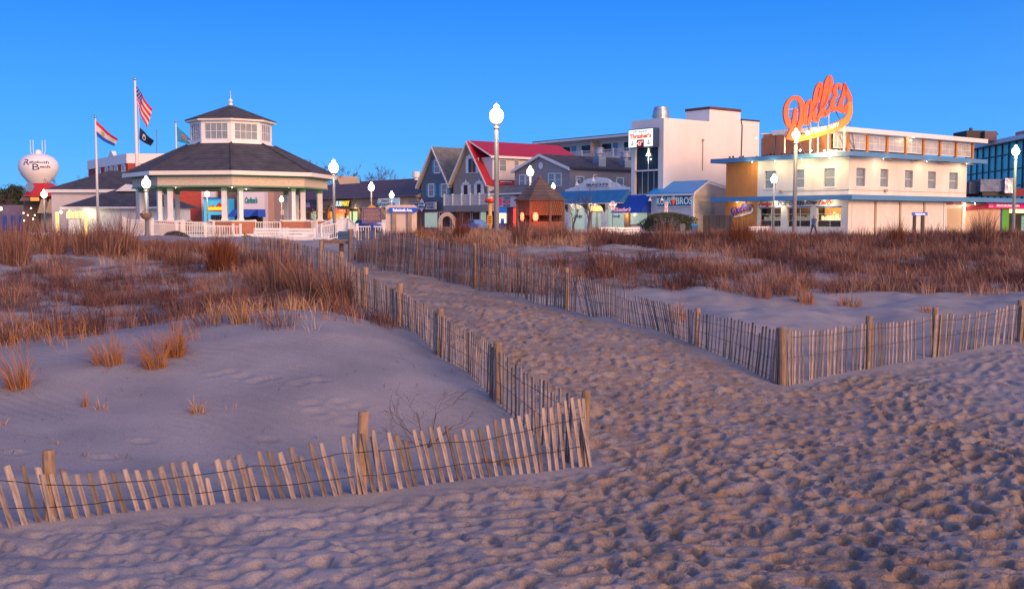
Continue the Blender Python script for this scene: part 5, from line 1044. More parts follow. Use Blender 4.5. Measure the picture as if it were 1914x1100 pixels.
a, _, c, _ = PZ.r(934, 388, 947, 420); window(pz, PZ, (a, 1.0, c, 2.7), M_trim, G_yell, 1, 2, name='counter_window'); mb = MB(); PZ.box(mb, (a-.2, 2.2, c+.2, 2.9), .1, .14); mb.build('blue_banner', mat('blue_banner', (.02, .12, .5), .5, .2, 1, emit=(.05, .25, 1), es=.25), pz)
a, _, c, _ = PZ.r(961, 388, 965, 415); mb = MB(); PZ.box(mb, (a, .5, c, 2.8), .05, .12); mb.build('red_neon_strip', mat('red_neon', (.4, .02, .02), .5, 0, emit=(1, .03, .02), es=2.2), pz)
plight(PZ.P((a+c)/2, 1.6, .7), 12, (1, .08, .05), .2)
# motel behind
MO = ave(26); m0 = MO.uz(1178, 250); m1 = MO.uz(998, 268)
mo = empty('balcony_motel', tuple(MO.P(m0[0]-6, 0)), 'long motel with open balconies behind the red roof', 'building'); ua_, ub_ = m0[0]-10, m1[0]; zM = m0[1]
mb = MB(); MO.box(mb, (ua_, 0, ub_-1.5, zM-.3), -6, -1.6); mb.build('wall', M_sidW, mo); mb = MB(); MO.box(mb, (ua_, zM-.3, ub_, zM), -6.5, .4); mb.build('roof', M_trim, mo); mb = MB(); MO.box(mb, (ua_, zM+.001, ub_, zM+.12), -6.4, .3); mb.build('roof_edge', M_shing, mo)
fh = 2.75
for k in (1, 2):
    zf = zM-.3-fh*k; mb = MB(); MO.box(mb, (ua_, zf-.25, ub_-2, zf), -1.6, .1); mb.build('balcony_slab', M_trim, mo)
    railing(mo, MO.P(ua_, zf, 0), MO.P(ub_-8 if k == 1 else ub_-20, zf, 0), 1.1, .3, tk=.07, postsp=3.5)
nb = int((ub_-ua_)/4.6)
for k in (0, 1):
    zf = zM-.3-fh*(k+1)
    for i in range(nb):
        u = ua_+i*4.6+.4; mb = MB(); MO.box(mb, (u, zf, u+1.0, zf+2.1), -1.6, -1.54); mb.build('door', mat('blue_door', (.12, .28, .42), .5, .05, 1) if i == 0 and k == 0 else bpy.data.materials['blue_door'], mo)
        window(mo, MO.shift(do=-1.6), (u+1.3, zf+.9, u+3.3, zf+2.1), M_trim, M_glass, 1, 1, fw=.06); 
        if i % 2: mb = MB(); MO.box(mb, (u+3.9, zf, u+4.1, zf+fh-.25), -1.6, .05); mb.build('fin_wall', mat('peach_fin', (.62, .45, .30), .8, .05, 1) if i == 1 and k == 0 else bpy.data.materials['peach_fin'], mo)
# ================= strip of shops with long dark roof
ST = ave(0); s0_ = ST.uz(780, 368); s9 = ST.uz(498, 372)
st = empty('strip_mall', tuple(ST.P(s0_[0], 0)), 'long low row of shops under a sweeping dark roof', 'building'); ua, ub = s0_[0], s9[0]; zF = 4.6; zrd = 7.2
mb = MB(); ST.box(mb, (ua, 0, ub, zF-.3), -9, -1.0); mb.build('wall', M_brown, st)
mb = MB(); mb.prism([ST.P(ua, zF, .6), ST.P(ua, zrd, -5), ST.P(ua, zF, -10)], ST.d*(ub-ua)); mb.build('roof', lined('long_roof', (.10, .075, .10), .25, depth=.02, dark=.75, rough=.9, var=.2), st)
mb = MB(); mb.prism([ST.P(ua-.05, zF, .5), ST.P(ua-.05, zrd+.05, -5), ST.P(ua-.05, zrd-.55, -5), ST.P(ua-.05, zF-.15, -.3)], -ST.d*.25); mb.build('bargeboard', M_tan, st)
mb = MB(); mb.prism([ST.P(ua, zF-.4, -.1), ST.P(ua, zrd-.4, -5), ST.P(ua, zF-.4, -9.9)], -ST.d*.1); mb.build('gable_panel', mat('dark_red_gable', (.16, .05, .035), .8, .1, 1), st)
mb = MB(); ST.box(mb, (ua, 3.1, ub, zF-.05), -1.0, .05); mb.build('sign_fascia', M_tan, st)
EW = Face(ST.P(ua, 0), UV_); mb = MB(); EW.box(mb, (.0, 0, 7, zF-.3), -.02, .03); mb.build('end_wall', mat('warm_end_wall', (.55, .30, .14), .8, .1, .7), st); plight(EW.P(1.5, 3.6, 1.6), 60, (1, .6, .25))
spec = [(500, 515, M_dark), (517, 524, G_yell), (526, 540, M_glass), (543, 560, M_glass), (568, 580, M_glass), (582, 592, G_pale), (594, 610, M_glass), (613, 622, G_orng), (624, 645, G_orng), (650, 658, G_green), (660, 669, G_green), (672, 690, M_dark), (700, 716, M_dark), (722, 745, G_warm), (750, 772, M_glass)]
SB = ST.shift(do=-1.0)
for x0, x1, m_ in spec: a, _, c, _ = SB.r(x0, 385, x1, 430); window(st, SB, (a, .5, c, 2.7), M_tan, m_, 1, 1, fw=.1, name='shop_window')
for px in (510, 541, 566, 611, 647, 671, 694, 718, 748): u = ST.uz(px, 400)[0]; mb = MB(); ST.box(mb, (u-.2, 0, u+.2, 3.1), -.5, -.1); mb.build('porch_post', [M_tan, M_orange][px in (611, 647)], st)
for u in np.linspace(ua+3, ub-3, 7): plight(ST.P(u, 2.9, .1), 60, (1, .72, .35), .2)
def wallsign(par, F, x0, y0, x1, y1, bm, body, tm, o=.1, shear=0, pad=.18, name='name_board'):
    r = F.r(x0, y0, x1, y1); mb = MB(); F.box(mb, r, o-.05, o+.15); mb.build(name, bm, par); w = r[2]-r[0]; h = r[3]-r[1]
    if body: text(par, F, body, (r[0]+w*.08, r[1]+h*pad, r[2]-w*.08, r[3]-h*pad), tm, o+.16, shear, .03)
wallsign(st, ST, 505, 378, 524, 388, mat('red_board', (.55, .03, .05), .5, .1, 1, emit=(1, .05, .08), es=.3), 'CANDY', M_ltext)
wallsign(st, ST, 534, 379, 548, 389, mat('olive_board', (.10, .12, .05), .5, .1, 1), '', M_ltext)
wallsign(st, ST, 566, 374, 594, 391, mat('royal_board', (.01, .07, .28), .5, .1, 1), '', M_ltext)
r = ST.r(570, 376, 583, 388); mb = MB(); ST.poly(mb, [(r[0], r[1]), (r[2], r[1]+.1), (r[2]-.2, r[3]-.2), ((r[0]+r[2])/2+.3, r[3]), ((r[0]+r[2])/2, r[3]-.5), (r[0]+.3, r[3]-.1)], .27, .32); mb.build('pale_emblem', mat('pale_emblem', (.6, .5, .6), .5, .3, 4), st)
bk = mat('black_board', (.02, .02, .02), .5, .1, 1); r = ST.r(629, 374, 657, 387); mb = MB(); ST.box(mb, (r[0], r[1], r[2], r[3]), .06, .2); mb.build('name_board', bk, st); mid = r[2]-(r[2]-r[0])*.45
text(st, ST, 'SUB', (mid, r[1]+.15, r[2]-.15, r[3]-.15), mat('white_lit', (.7, .8, .8), .5, 0, emit=(.8, 1, .95), es=.6), .21, .15, .04); text(st, ST, 'WAY', (r[0]+.2, r[1]+.15, mid-.05, r[3]-.15), mat('yellow_lit', (.8, .6, .05), .5, 0, emit=(1, .75, .05), es=.8), .21, .15, .04)
r = ST.r(703, 371, 748, 386); mb = MB(); ST.poly(mb, [(r[0], r[1]), (r[2], r[1]), (r[2]-1, r[3]), (r[0], r[3])], .06, .2); mb.build('name_board', mat('ice_board', (.45, .55, .62), .5, .1, 1, emit=(.6, .75, 1), es=.25), st)
w = r[2]-r[0]; h = r[3]-r[1]; text(st, ST, "Gene's", (r[0]+w*.4, r[1]+h*.55, r[2]-w*.3, r[3]-h*.1), M_rtext, .22, .3, .02); text(st, ST, 'NORTHSHORE GRILL', (r[0]+w*.12, r[1]+h*.1, r[2]-w*.1, r[1]+h*.45), mat('teal_letter', (.03, .2, .25), .5, 0), .22, 0, .02)
r = ST.r(618, 391, 643, 398); mb = MB(); ST.box(mb, r, -.9, -.8); mb.build('red_banner', mat('red_lit_banner', (.5, .05, .04), .5, .4, 6, emit=(1, .1, .05), es=.4), st)
# roofs behind the strip
BRF = ave(22); b0 = BRF.uz(782, 334)[0]; b9 = BRF.uz(640, 330)[0]; zz = BRF.uz(760, 332)[1]
rb = empty('rear_roofline_house', tuple(BRF.P(b0, 0)), 'dim brown roof with a small white gable rising behind the long dark roof', 'building')
mb = MB(); mb.prism([BRF.P(b0, 0, 2), BRF.P(b0, zz-2.4, 2), BRF.P(b0, zz, -3), BRF.P(b0, zz-2.4, -8), BRF.P(b0, 0, -8)], BRF.d*(b9-b0)); mb.build('roof', M_maroon, rb)
u, z = BRF.uz(650, 331); mb = MB(); BRF.poly(mb, [(u-2, z-1.9), (u+2, z-1.9), (u, z+.2)], -2, 2.6); mb.build('gable', M_tan, rb)
u, z = BRF.uz(760, 334); mb = MB(); mb.tube([BRF.P(u, z-.6, -2), BRF.P(u, z+.3, -2)], .35, 8); mb.tube([BRF.P(u, z+.3, -2), BRF.P(u, z+1.3, -2)], .65, 10); mb.build('roof_vent', M_trim, rb)
# ================= avenue side seen through the bandstand
OP = Face((-50, 150), (1, .12))
def slab(name, label, x0, y0, x1, Y, dep, m, cat='building'):
    a = at(x0, y0, Y); c = at(x1, y0, Y); e = empty(name, (a.x, Y, 0), label, cat); F = Face((a.x, Y), (1, 0)); mb = MB(); F.box(mb, (0, 0, c.x-a.x, a.z), -dep, 0); mb.build('wall', m, e); return e, F
e1, F1 = slab('maroon_hall', 'plain maroon brown building seen through the bandstand', 333, 352, 428, 152, 10, M_maroon)
for x0, x1 in ((337, 352), (359, 372), (374, 380)): a, _, c, _ = F1.r(x0, 398, x1, 425); window(e1, F1, (a, .2, c, 2.2), M_tan, M_glass, 1, 1, name='shop_window')
e2, F2 = slab('cyan_shop', 'bright cyan shop front with a fiery orange sign', 381, 371, 427, 145, 6, mat('cyan_board', (.05, .42, .62), .5, .08, .6, emit=(.1, .6, 1), es=.28))
a, _, c, _ = F2.r(395, 400, 418, 426); window(e2, F2, (a, .2, c, 2.0), M_navy, M_glass, 3, 1, name='shop_window'); mb = MB(); r = F2.r(381, 369, 427, 371.5); F2.box(mb, r, -.5, .5); mb.build('canopy', M_navy, e2)
M_fire = mat('fire_letter', (.7, .15, .02), .5, .3, 4, emit=(1, .2, .02), es=.5)
r = F2.r(389, 382, 418, 394); w = r[2]-r[0]; h = r[3]-r[1]
mb = MB(); F2.poly(mb, [(r[0]-.2, r[1]), (r[2]+.2, r[1]-.1), (r[2], r[1]+h*.6), (r[0]+w*.75, r[3]+.3), (r[0]+w*.5, r[1]+h*.7), (r[0]+w*.3, r[3]-.1), (r[0], r[1]+h*.7)], .03, .1); mb.build('sign_backing', M_rtext, e2)
mb = MB()
for k in range(9):
    u = r[0]+w*(.06+.11*k); F2.poly(mb, [(u-.16, r[1]+.12), (u+.12, r[1]+.12), (u+.22, r[1]+h*(.5+.2*(k%2))), (u-.02, r[1]+h*.62), (u-.2, r[1]+h*.45)], .1, .16)
mb.build('flame_letter', mat('yellow_word', (.8, .5, .05), .5, 0, emit=(1, .6, .05), es=.6), e2, kind='stuff')
e3, F3 = slab('white_shop', 'tall pale shop wall with teal script letters and blue awnings', 447, 344, 494, 140, 10, mat('lilac_wall', (.60, .58, .70), .8, .06, .5))
text(e3, F3, "Carlton's", F3.r(458, 368, 482, 380), mat('teal_word', (.02, .22, .30), .5, .05, 1), .08, .25, .05)
for x0, x1 in ((437, 452), (452, 488), (480, 502)):
    a, z0, c, z1 = F3.r(x0, 391, x1, 404); mb = MB(); q = [F3.P(a, z1, .1), F3.P(c-.4, z1, .1), F3.P(c, z0, 1.6), F3.P(a-.5, z0, 1.6)]; mb.prism(q, (0, 0, -.12)); mb.build('awning', M_navy, e3)
a, _, c, _ = F3.r(450, 406, 492, 428); mb = MB(); F3.box(mb, (a, 0, c, 2.0), .02, .06); mb.build('shop_window', M_dark, e3)
e4, F4 = slab('mauve_building', 'mauve brown wall between the pale shop and the long dark roof', 494, 348, 512, 142, 12, mat('mauve_wall', (.33, .22, .22), .8, .06, .5))
e5, F5 = slab('long_pale_building', 'pale flat topped building glimpsed under the bandstand ceiling', 318, 343, 447, 175, 8, mat('pale_wall', (.55, .5, .55), .8, .06, .5))
e6, F6 = slab('brown_shop', 'brown timber shop wall behind the middle bandstand columns', 426, 350, 449, 148, 6, M_brown)
# red brick block
rc = at(238, 287, 150); RBL = Face((rc.x, 150), (at(180, 287, 164).x-rc.x, 14)); RBR = Face((rc.x, 150), (1, .04)); zt = rc.z; ll = RBL.uz(165, 310)[0]; zrd_ = zt-1.35
rbk = empty('red_brick_block', (rc.x, 150, 0), 'red brick block with a tall white parapet behind the flagpoles', 'building')
mb = MB(); RBL.box(mb, (0, 0, ll, zrd_), -8, 0); RBR.box(mb, (.01, 0, 10, zrd_), -8, .02); mb.build('wall', M_brickf, rbk)
mb = MB(); RBL.box(mb, (0, zrd_, ll, zt), -8, .15); um = RBL.uz(209, 290)[0]; RBL.poly(mb, [(um-1.6, zt), (um+1.6, zt), (um+.9, zt+.35), (um+.5, zt+.75), (um-.5, zt+.75), (um-.9, zt+.35)], -.4, .16); RBR.box(mb, (.01, zrd_, 6, zt), -7.9, .17); mb.build('parapet', M_white, rbk)
for i, (x0, x1) in enumerate(((182, 188), (197, 202), (206, 210), (214, 220), (228, 234))):
    for (za, zb_) in ((zrd_-1.7, zrd_-.2), (zrd_-4.3, zrd_-2.8)): a, _, c, _ = RBL.r(x0, 306, x1, 323); window(rbk, RBL, (a, za, c, zb_), M_trim, M_blind, 1, 2, fw=.15)
for x0, x1 in ((256, 264), (268, 276)): a, _, c, _ = RBR.r(x0, 306, x1, 320); window(rbk, RBR, (a, zrd_-1.6, c, zrd_-.2), M_trim, G_warm, 1, 2, fw=.15)
mb = MB(); RBR.box(mb, (6.2, 0, 12, zt-.1), -8, -.3); mb.build('rear_wing', M_sidW, rbk)
mb = MB(); p = at(293, 292, 152); mb.tube([p, at(293, 242, 152)], .05, 5); solid(mb, 'rooftop_antenna', M_pole, 'thin dark antenna mast on the brick block roof', 'antenna')
# ================= comfort station
def hip(mb, x0, x1, y0, y1, ze, zr, inset): 
    mb.add([(x0, y0, ze), (x1, y0, ze), (x1, y1, ze), (x0, y1, ze), (x0+inset, (y0+y1)/2, zr), (x1-inset, (y0+y1)/2, zr)], [(0, 1, 5, 4), (1, 2, 5), (2, 3, 4, 5), (3, 0, 4), (0, 3, 2, 1)])
cs = empty('comfort_station', (at(200, 400, 92).x, 92, 0), 'white comfort station with two dark hipped roofs beside the bandstand', 'building')
xa = at(97, 400, 97).x; xb = at(262, 400, 97).x; z1 = at(97, 354, 97).z
mb = MB(); F = Face((xa, 97), (1, 0)); F.box(mb, (0, 0, xb-xa, z1), -9, 0); mb.build('wall', M_sidW, cs)
mb = MB(); hip(mb, xa-.4, xb+.4, 96.6, 106.4, z1, at(178, 319, 101.5).z, 4.0); mb.build('roof', M_shing, cs); mb = MB(); F.box(mb, (-.45, z1-.28, xb-xa+.45, z1-.01), 0, .45); mb.build('eave_board', M_trim, cs)
xc = at(113, 400, 88).x; xd = at(304, 400, 88).x; z2 = at(113, 386, 88).z; G = Face((xc+.4, 88.6), (1, 0))
mb = MB(); G.box(mb, (0, 0, xd-xc-.8, z2), -8.3, 0); mb.build('wall', M_white, cs)
mb = MB(); hip(mb, xc, xd, 88, 98.5, z2, at(205, 349, 93).z, 3.4); mb.build('roof', M_shing, cs); mb = MB(); F = Face((xc, 88), (1, 0)); F.box(mb, (-.02, z2-.16, xd-xc+.02, z2-.01), -.3, .05); mb.build('eave_board', M_trim, cs)
mb = MB(); q = at(235, 355, 91.5); mb.prism([q+Vector((-.9, 0, -.1)), q+Vector((.9, 0, -.1)), q+Vector((0, 0, .5))], (0, 1.5, 0)); mb.build('gable_vent', M_white, cs)
for x0, x1, m_ in ((126, 132, G_warm), (134, 139, G_warm), (141, 146, G_warm), (148, 153, G_warm)): a, _, c, _ = G.r(x0, 397, x1, 406); window(cs, G, (a, 1.5, c, 2.0), M_trim, m_, 1, 1, fw=.04)
for x0, x1 in ((104, 111), (158, 164)): a, _, c, _ = G.r(x0, 400, x1, 430); mb = MB(); G.box(mb, (a, 0, c, 2.0), 0, .05); mb.build('lit_doorway', G_warm, cs)
for px in (117, 167): q = G.P(G.uz(px, 395)[0], 2.0, .35); fixture(cs, q, .12, glow('wall_lamp_glow', (1, .95, .5), 8)); plight(q+Vector((0, -.3, 0)), 16, (1, .92, .5))
# red roofed shop at the picture edge
rs = at(72, 400, 118); rt = empty('red_roof_shop', (rs.x, 118, 0), 'tall red roofed shop with a brown timber base at the picture edge', 'shop')
def fr(x0, x1, x2, x3, yb, yt, Y, dep, m, nm):
    a, b_, c, d = at(x0, yb, Y), at(x1, yb, Y), at(x2, yt, Y+dep*.3), at(x3, yt, Y+dep*.3); mb = MB()
    mb.hexa([a, b_, (b_.x, Y+dep, b_.z), (a.x, Y+dep, a.z), d, c, (c.x, Y+dep*.7, c.z), (d.x, Y+dep*.7, d.z)]); mb.build(nm, m, rt)
fr(44, 96, 88, 58, 367, 342, 117.5, 4, M_red, 'red_roof'); fr(36, 70, 66, 42, 375, 367, 116.5, 5, M_brown, 'lower_roof'); fr(44, 72, 72, 44, 432, 375, 118, 4, M_wood, 'timber_wall')
fr(72, 98, 98, 74, 432, 368, 118.6, 4, M_sidT, 'side_wall')
for k in (78, 93): 
    p = at(k, 398, 116.8); mb = MB(); mb.prism([p+Vector((-.5, 0, 0)), p+Vector((.5, 0, 0)), p+Vector((0, 0, 1.5))], (0, 1.2, 0)); mb.build('small_gable', M_tan, rt)
p = at(55, 350, 116.5); mb = MB(); mb.tube([p, p+Vector((.02, .15, 0))], .5, 14); mb.build('porthole_disc', M_metal, rt); p = at(65, 372, 116.3); mb = MB(); mb.box(tuple(p), .8, .3, .4); mb.build('orange_lamp', G_orng, rt)
for x, y in ((44, 398), (58, 389), (65, 402), (52, 402), (62, 409), (45, 412)): p = at(x, y, 116.2); fixture(rt, p, .07, glow('string_bulb', (1, .85, .6), 10) if x == 44 else bpy.data.materials['string_bulb'], 'bulb')
e7, F7 = slab('dim_pavilion', 'low dim building behind the reeds at the picture edge', -60, 383, 44, 130, 8, mat('dim_mauve', (.16, .12, .2), .8, .2, .7))
for x in (-20, 5, 20, 33): a, _, c, _ = F7.r(x, 388, x+8, 425); mb = MB(); F7.box(mb, (a, 0, c, 1.9), .02, .06); mb.build('dark_bay', M_navy, e7)
p = at(2, 390, 128.5); fixture(e7, p, .18, bpy.data.materials['string_bulb'])
# water tower
wt = at(72, 312, 430); w_ = 430/2000
tw_ = empty('water_tower', (wt.x, 430, 0), 'pale bulb shaped water tower with the town name', 'water tower')
mb = MB(); pr_ = [(3.0, 0), (1.9, 6), (1.8, 14), (2.6, 15.4), (4.4, 17.3), (6.4, 19.7), (7.4, 22.0), (7.55, 23.6), (7.1, 25.3), (5.8, 26.9), (3.6, 28.0), (.5, 28.45)]
dz = at(72, 287, 430).z-28.45; mb.lathe((wt.x, 430, 0), [(r_, z+dz if z > 6 else z) for r_, z in pr_], 40); mb.build('tank', mat('tank_paint', (.78, .78, .82), .55, .05, .15), tw_, smooth=True)
zt_ = at(72, 287, 430).z
mb = MB(); mb.lathe((wt.x, 430, zt_-.3), [(1.2, 0), (1.2, 1.0), (.9, 1.6), (.1, 1.9)], 14); mb.build('hatch', M_white, tw_)
for dx in (-3.0, -1.9, 1.7, 2.9): mb = MB(); mb.tube([(wt.x+dx*.75, 430, zt_-.4), (wt.x+dx, 430, zt_+.6), (wt.x+dx, 430, zt_+5.4)], .12, 5); mb.build('antenna', M_trim, tw_)
# lettering wrapped on the tank
def tank_text(body, x0, y0, x1, y1, bold=.02):
    v, f = text_mesh(body, 0, bold); lo = v.min(0); hi = v.max(0); mb = MB(); P_ = []
    for x, y, z in v:
        px = x0+(x1-x0)*(x-lo[0])/(hi[0]-lo[0]); py = y1+(y0-y1)*(y-lo[1])/(hi[1]-lo[1]); q = at(px, py, 430)
        zz = q.z-dz; rr = float(np.interp(zz, [p[1] for p in pr_], [p[0] for p in pr_])); dxx = q.x-wt.x; dy = math.sqrt(max(.01, rr*rr-dxx*dxx))
        P_.append((q.x, 430-dy-(.12 if z > 0 else .02), q.z))
    mb.add(P_, f); mb.build('lettering', M_ntext, tw_)
tank_text('R', 59, 299, 71, 310, .0); tank_text('ehoboth', 70, 302, 100, 307); tank_text('B', 76, 308, 88, 319, .0); tank_text('each', 88, 310, 102, 315)
# ================= bandstand
M_fasc = mat('cream_fascia', (.76, .72, .68), .5, .06, 1); M_grn = mat('green_trim', (.13, .28, .17), .5, .06, 1); M_scal = mat('scalloped_frieze', (.60, .52, .43), .7, .15, 9)
bc = at(435, 412, 76); bx0, by0 = bc.x, 76.0; PH = -math.pi/2 + math.atan2(bx0, 76)*-1
bs = empty('bandstand', (bx0, by0, 0), 'large open white octagonal bandstand with dark shingled roof and glazed cupola', 'bandstand')
def oct_(r_, z, k): a = PH+k*math.pi/4; return Vector((bx0+r_*math.cos(a), by0+r_*math.sin(a), z))
def ring(mb, r0, z0, r1, z1, th=None):
    for k in range(8): mb.quad(oct_(r0, z0, k), oct_(r0, z0, k+1), oct_(r1, z1, k+1), oct_(r1, z1, k))
def octslab(mb, r_, z0, z1): mb.prism([oct_(r_, z0, k) for k in range(8)], (0, 0, z1-z0))
def octband(mb, ro, ri, z0, z1):
    for k in range(8): mb.hexa([oct_(ro, z0, k), oct_(ro, z0, k+1), oct_(ri, z0, k+1), oct_(ri, z0, k), oct_(ro, z1, k), oct_(ro, z1, k+1), oct_(ri, z1, k+1), oct_(ri, z1, k)])
RE = 7.25; RC = 6.45
mb = MB(); octslab(mb, RC+.35, 0, .42); mb.build('base', M_white, bs); mb = MB(); octslab(mb, RC+.3, .421, .47); mb.build('floor', mat('deck_floor', (.2, .2, .2), .8, .1, 1), bs)
ztop_e = at(435, 318, 76-RE).z
for k in range(8):
    mb = MB(); a, b_, c, d = oct_(RE, ztop_e, k), oct_(RE, ztop_e, k+1), oct_(2.95, 6.55, k+1), oct_(2.95, 6.55, k); mb.prism([a, b_, c, d], (0, 0, -.12)); mb.build('roof_panel', M_shing, bs)
    mb = MB(); mb.tube([a+Vector((0, 0, .03)), d+Vector((0, 0, .03))], .09, 4); mb.build('hip_cap', M_shing, bs)
mb = MB(); octband(mb, RE+.08, RE-.15, ztop_e-.26, ztop_e-.0); mb.build('fascia', M_fasc, bs)
mb = MB(); octband(mb, RE-.16, RC+.2, ztop_e-.30, ztop_e-.24); mb.build('soffit', M_grn, bs)
mb = MB(); octband(mb, RC+.22, RC+.05, ztop_e-.92, ztop_e-.36); mb.build('frieze', M_scal, bs)
mb = MB(); octband(mb, RC+.28, RC, ztop_e-1.02, ztop_e-.92); octband(mb, RC+.28, RC, ztop_e-.37, ztop_e-.30); mb.build('green_trim', M_grn, bs)
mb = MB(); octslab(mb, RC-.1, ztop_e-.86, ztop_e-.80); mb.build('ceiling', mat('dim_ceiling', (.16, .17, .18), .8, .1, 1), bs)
for k in range(8):
    a = PH+k*math.pi/4; p = oct_(RC-.15, 0, k)
    mb = MB()
    for s in (-1, 1):
        e = oct_(RC-.15, 0, k+s)-p; e.normalize(); q0 = p; q1 = p+e*1.45; inn = (Vector((bx0, by0, 0))-p).normalized()
        nn = Vector((-e.y, e.x, 0)); nn = nn if nn.dot(inn) > 0 else -nn
        mb.hexa([q0-nn*.25+Vector((0, 0, z)) if i in (0,) else v for i, v in enumerate([q0, q1-nn*.25, q1+nn*.25, q0+inn*.3]) for z in (0,)][:4] and [Vector((v.x, v.y, .0)) for v in (q0-inn*.25, q1-nn*.25, q1+nn*.25, q0+inn*.35)]+[Vector((v.x, v.y, 1.22)) for v in (q0-inn*.25, q1-nn*.25, q1+nn*.25, q0+inn*.35)])
    mb.build('brick_pier', M_brick, bs)
    mb = MB()
    for s in (-1, 1):
        e = oct_(RC-.15, 0, k+s)-p; e.normalize(); q1 = p+e*1.52; inn = (Vector((bx0, by0, 0))-p).normalized(); nn = Vector((-e.y, e.x, 0)); nn = nn if nn.dot(inn) > 0 else -nn
        L4 = [p-inn*.32, q1-nn*.32, q1+nn*.32, p+inn*.4]; mb.hexa([Vector((v.x, v.y, 1.225)) for v in L4]+[Vector((v.x, v.y, 1.32)) for v in L4])
    mb.build('pier_cap', M_fasc, bs)
    for s in (-1, 1):
        e = oct_(RC-.15, 0, k+s)-p; e.normalize(); q = p+e*.55; rz = math.atan2(e.y, e.x)
        mb = MB(); mb.box((q.x, q.y, (1.32+ztop_e-1.02)/2), .27, .27, ztop_e-1.02-1.32, rz); c_ = mb.build('column', M_white, bs)
        mb = MB(); mb.box((q.x, q.y, ztop_e-1.15), .31, .31, .26, rz); mb.build('column_capital', M_grn, c_); mb = MB(); mb.box((q.x, q.y, 1.37), .33, .33, .1, rz); mb.build('column_base', M_white, c_)
    a_ = oct_(RC-.1, .47, k); b_ = oct_(RC-.1, .47, k+1); e = (b_-a_).normalized()
    if k not in (0,) or True: railing(bs, a_+e*1.5, b_-e*1.5, .72, .16, 'railing', tk=.05, postsp=2.4)
mb = MB(); octslab(mb, 2.85, 6.45, 6.62); mb.build('cupola_base', M_white, bs)
mb = MB(); octband(mb, 2.78, 2.6, 6.6, 6.85); mb.build('cupola_wall', M_white, bs); mb = MB(); octband(mb, 2.78, 2.6, 7.92, 8.15); mb.build('cupola_header', M_white, bs)
zc_ = (6.85, 7.92)
for k in range(8):
    a = oct_(2.76, 0, k); b_ = oct_(2.76, 0, k+1); CFa = Face((a.x, a.y), (b_-a)); Lc = (b_-a).length; n_out = Vector(((a.x+b_.x)/2-bx0, (a.y+b_.y)/2-by0, 0)).normalized(); CFa.n = n_out
    mb = MB(); CFa.box(mb, (-.02, zc_[0], .24, zc_[1]), -.1, .02); mb.build('cupola_post', M_white, bs); mb = MB(); CFa.box(mb, (Lc-.24, zc_[0], Lc+.02, zc_[1]), -.1, .02); mb.build('cupola_post', M_white, bs)
    window(bs, CFa, (.26, zc_[0]+.02, Lc-.26, zc_[1]-.02), M_trim, M_blind, 4, 2, fw=.03, name='cupola_window', o=-.02)
mb = MB(); octband(mb, 3.1, 2.5, 8.1, 8.28); mb.build('cupola_eave', M_fasc, bs)
for k in range(8):
    a, b_ = oct_(3.14, 8.28, k), oct_(3.14, 8.28, k+1); ap = Vector((bx0, by0, 9.42)); mb = MB(); mb.add([a, b_, ap, a-Vector((0, 0, .06)), b_-Vector((0, 0, .06))], [(0, 1, 2), (3, 4, 1, 0)]); mb.build('cupola_roof_panel', M_shing, bs)
mb = MB(); mb.lathe((bx0, by0, 9.3), [(.14, 0), (.14, .2), (.07, .25), (.16, .38), (.1, .5), (.02, .55), (.015, 1.1)], 10); mb.build('finial', M_white, bs)
for (dx, dy) in ((0, -4.5), (-4, 0), (4, 0), (0, 0), (0, 4)): 
    q = Vector((bx0+dx, by0+dy, ztop_e-.90)); fixture(bs, q, .015); plight(q-Vector((0, 0, .2)), 14, (1, .82, .6), .15)  # added ceiling lights with tiny fixtures; no lamps are visible under this roof
# ramp and stair railings, white low walls
def rthing(name, label, segs, h=.95, sp=.14, grp='white railings round the bandstand'):
    P = [Vector(s) for s in segs]; e = empty(name, tuple(P[0]), label, 'railing', grp)
    for a, b_ in zip(P[:-1], P[1:]): railing(e, a, b_, h, sp, tk=.05)
    return e
def g3(px, py, Y, z): p = at(px, py, Y); return Vector((p.x, Y, z))
rthing('ramp_railing', 'long white ramp railing sloping down past the near bandstand pier, nearer of two', [g3(238, 430, 66.5, .30), g3(330, 430, 66, .10), g3(436, 430, 66, 0)])
rthing('ramp_railing', 'white ramp railing behind the long sloping one', [g3(232, 425, 68.5, .42), g3(340, 425, 68.0, .25), g3(400, 430, 68, .12)])
rthing('ramp_railing', 'short white railing standing in front of the middle brick pier', [g3(385, 440, 64.5, .0), g3(450, 440, 64.5, 0)])
rthing('stair_railing', 'white railing beside the lamp post rising to the bandstand floor', [g3(592, 440, 66, .0), g3(625, 430, 68, .45), g3(650, 430, 71, .5), g3(668, 440, 69, 0)])
rthing('stair_railing', 'white stair railing ending behind the tan timber rail', [g3(600, 430, 63.5, .0), g3(632, 430, 64.5, .2), g3(640, 430, 66, .45)])
rthing('street_railing', 'white railing glimpsed through the slats behind the long grey fence', [g3(668, 440, 62, .0), g3(718, 440, 62, .0)], grp=None)
def bench(name, label, px, Y, w, ang=0, z=0, slats=3):
    c = at(px, 440, Y); e = empty(name, (c.x, Y, z), label, 'bench', 'white benches along the boardwalk'); ca, sa = math.cos(ang), math.sin(ang)
    def bx(x, y, zz, sx, sy, sz, nm): mb = MB(); mb.box((c.x+x*ca-y*sa, Y+x*sa+y*ca, z+zz), sx, sy, sz, ang); mb.build(nm, M_white, e)
    for k in range(slats): bx(0, -.15+.14*k, .43, w, .11, .03, 'seat_slat')
    for k in range(3): bx(0, .26+.03*k, .56+.15*k, w, .03, .12, 'back_slat')
    for s in (-1, 1): bx(s*(w/2-.1), 0, .21, .07, .5, .42, 'leg'); bx(s*(w/2-.1), .05, .62, .07, .45, .05, 'armrest'); bx(s*(w/2-.1), .28, .5, .06, .05, .9, 'back_post')
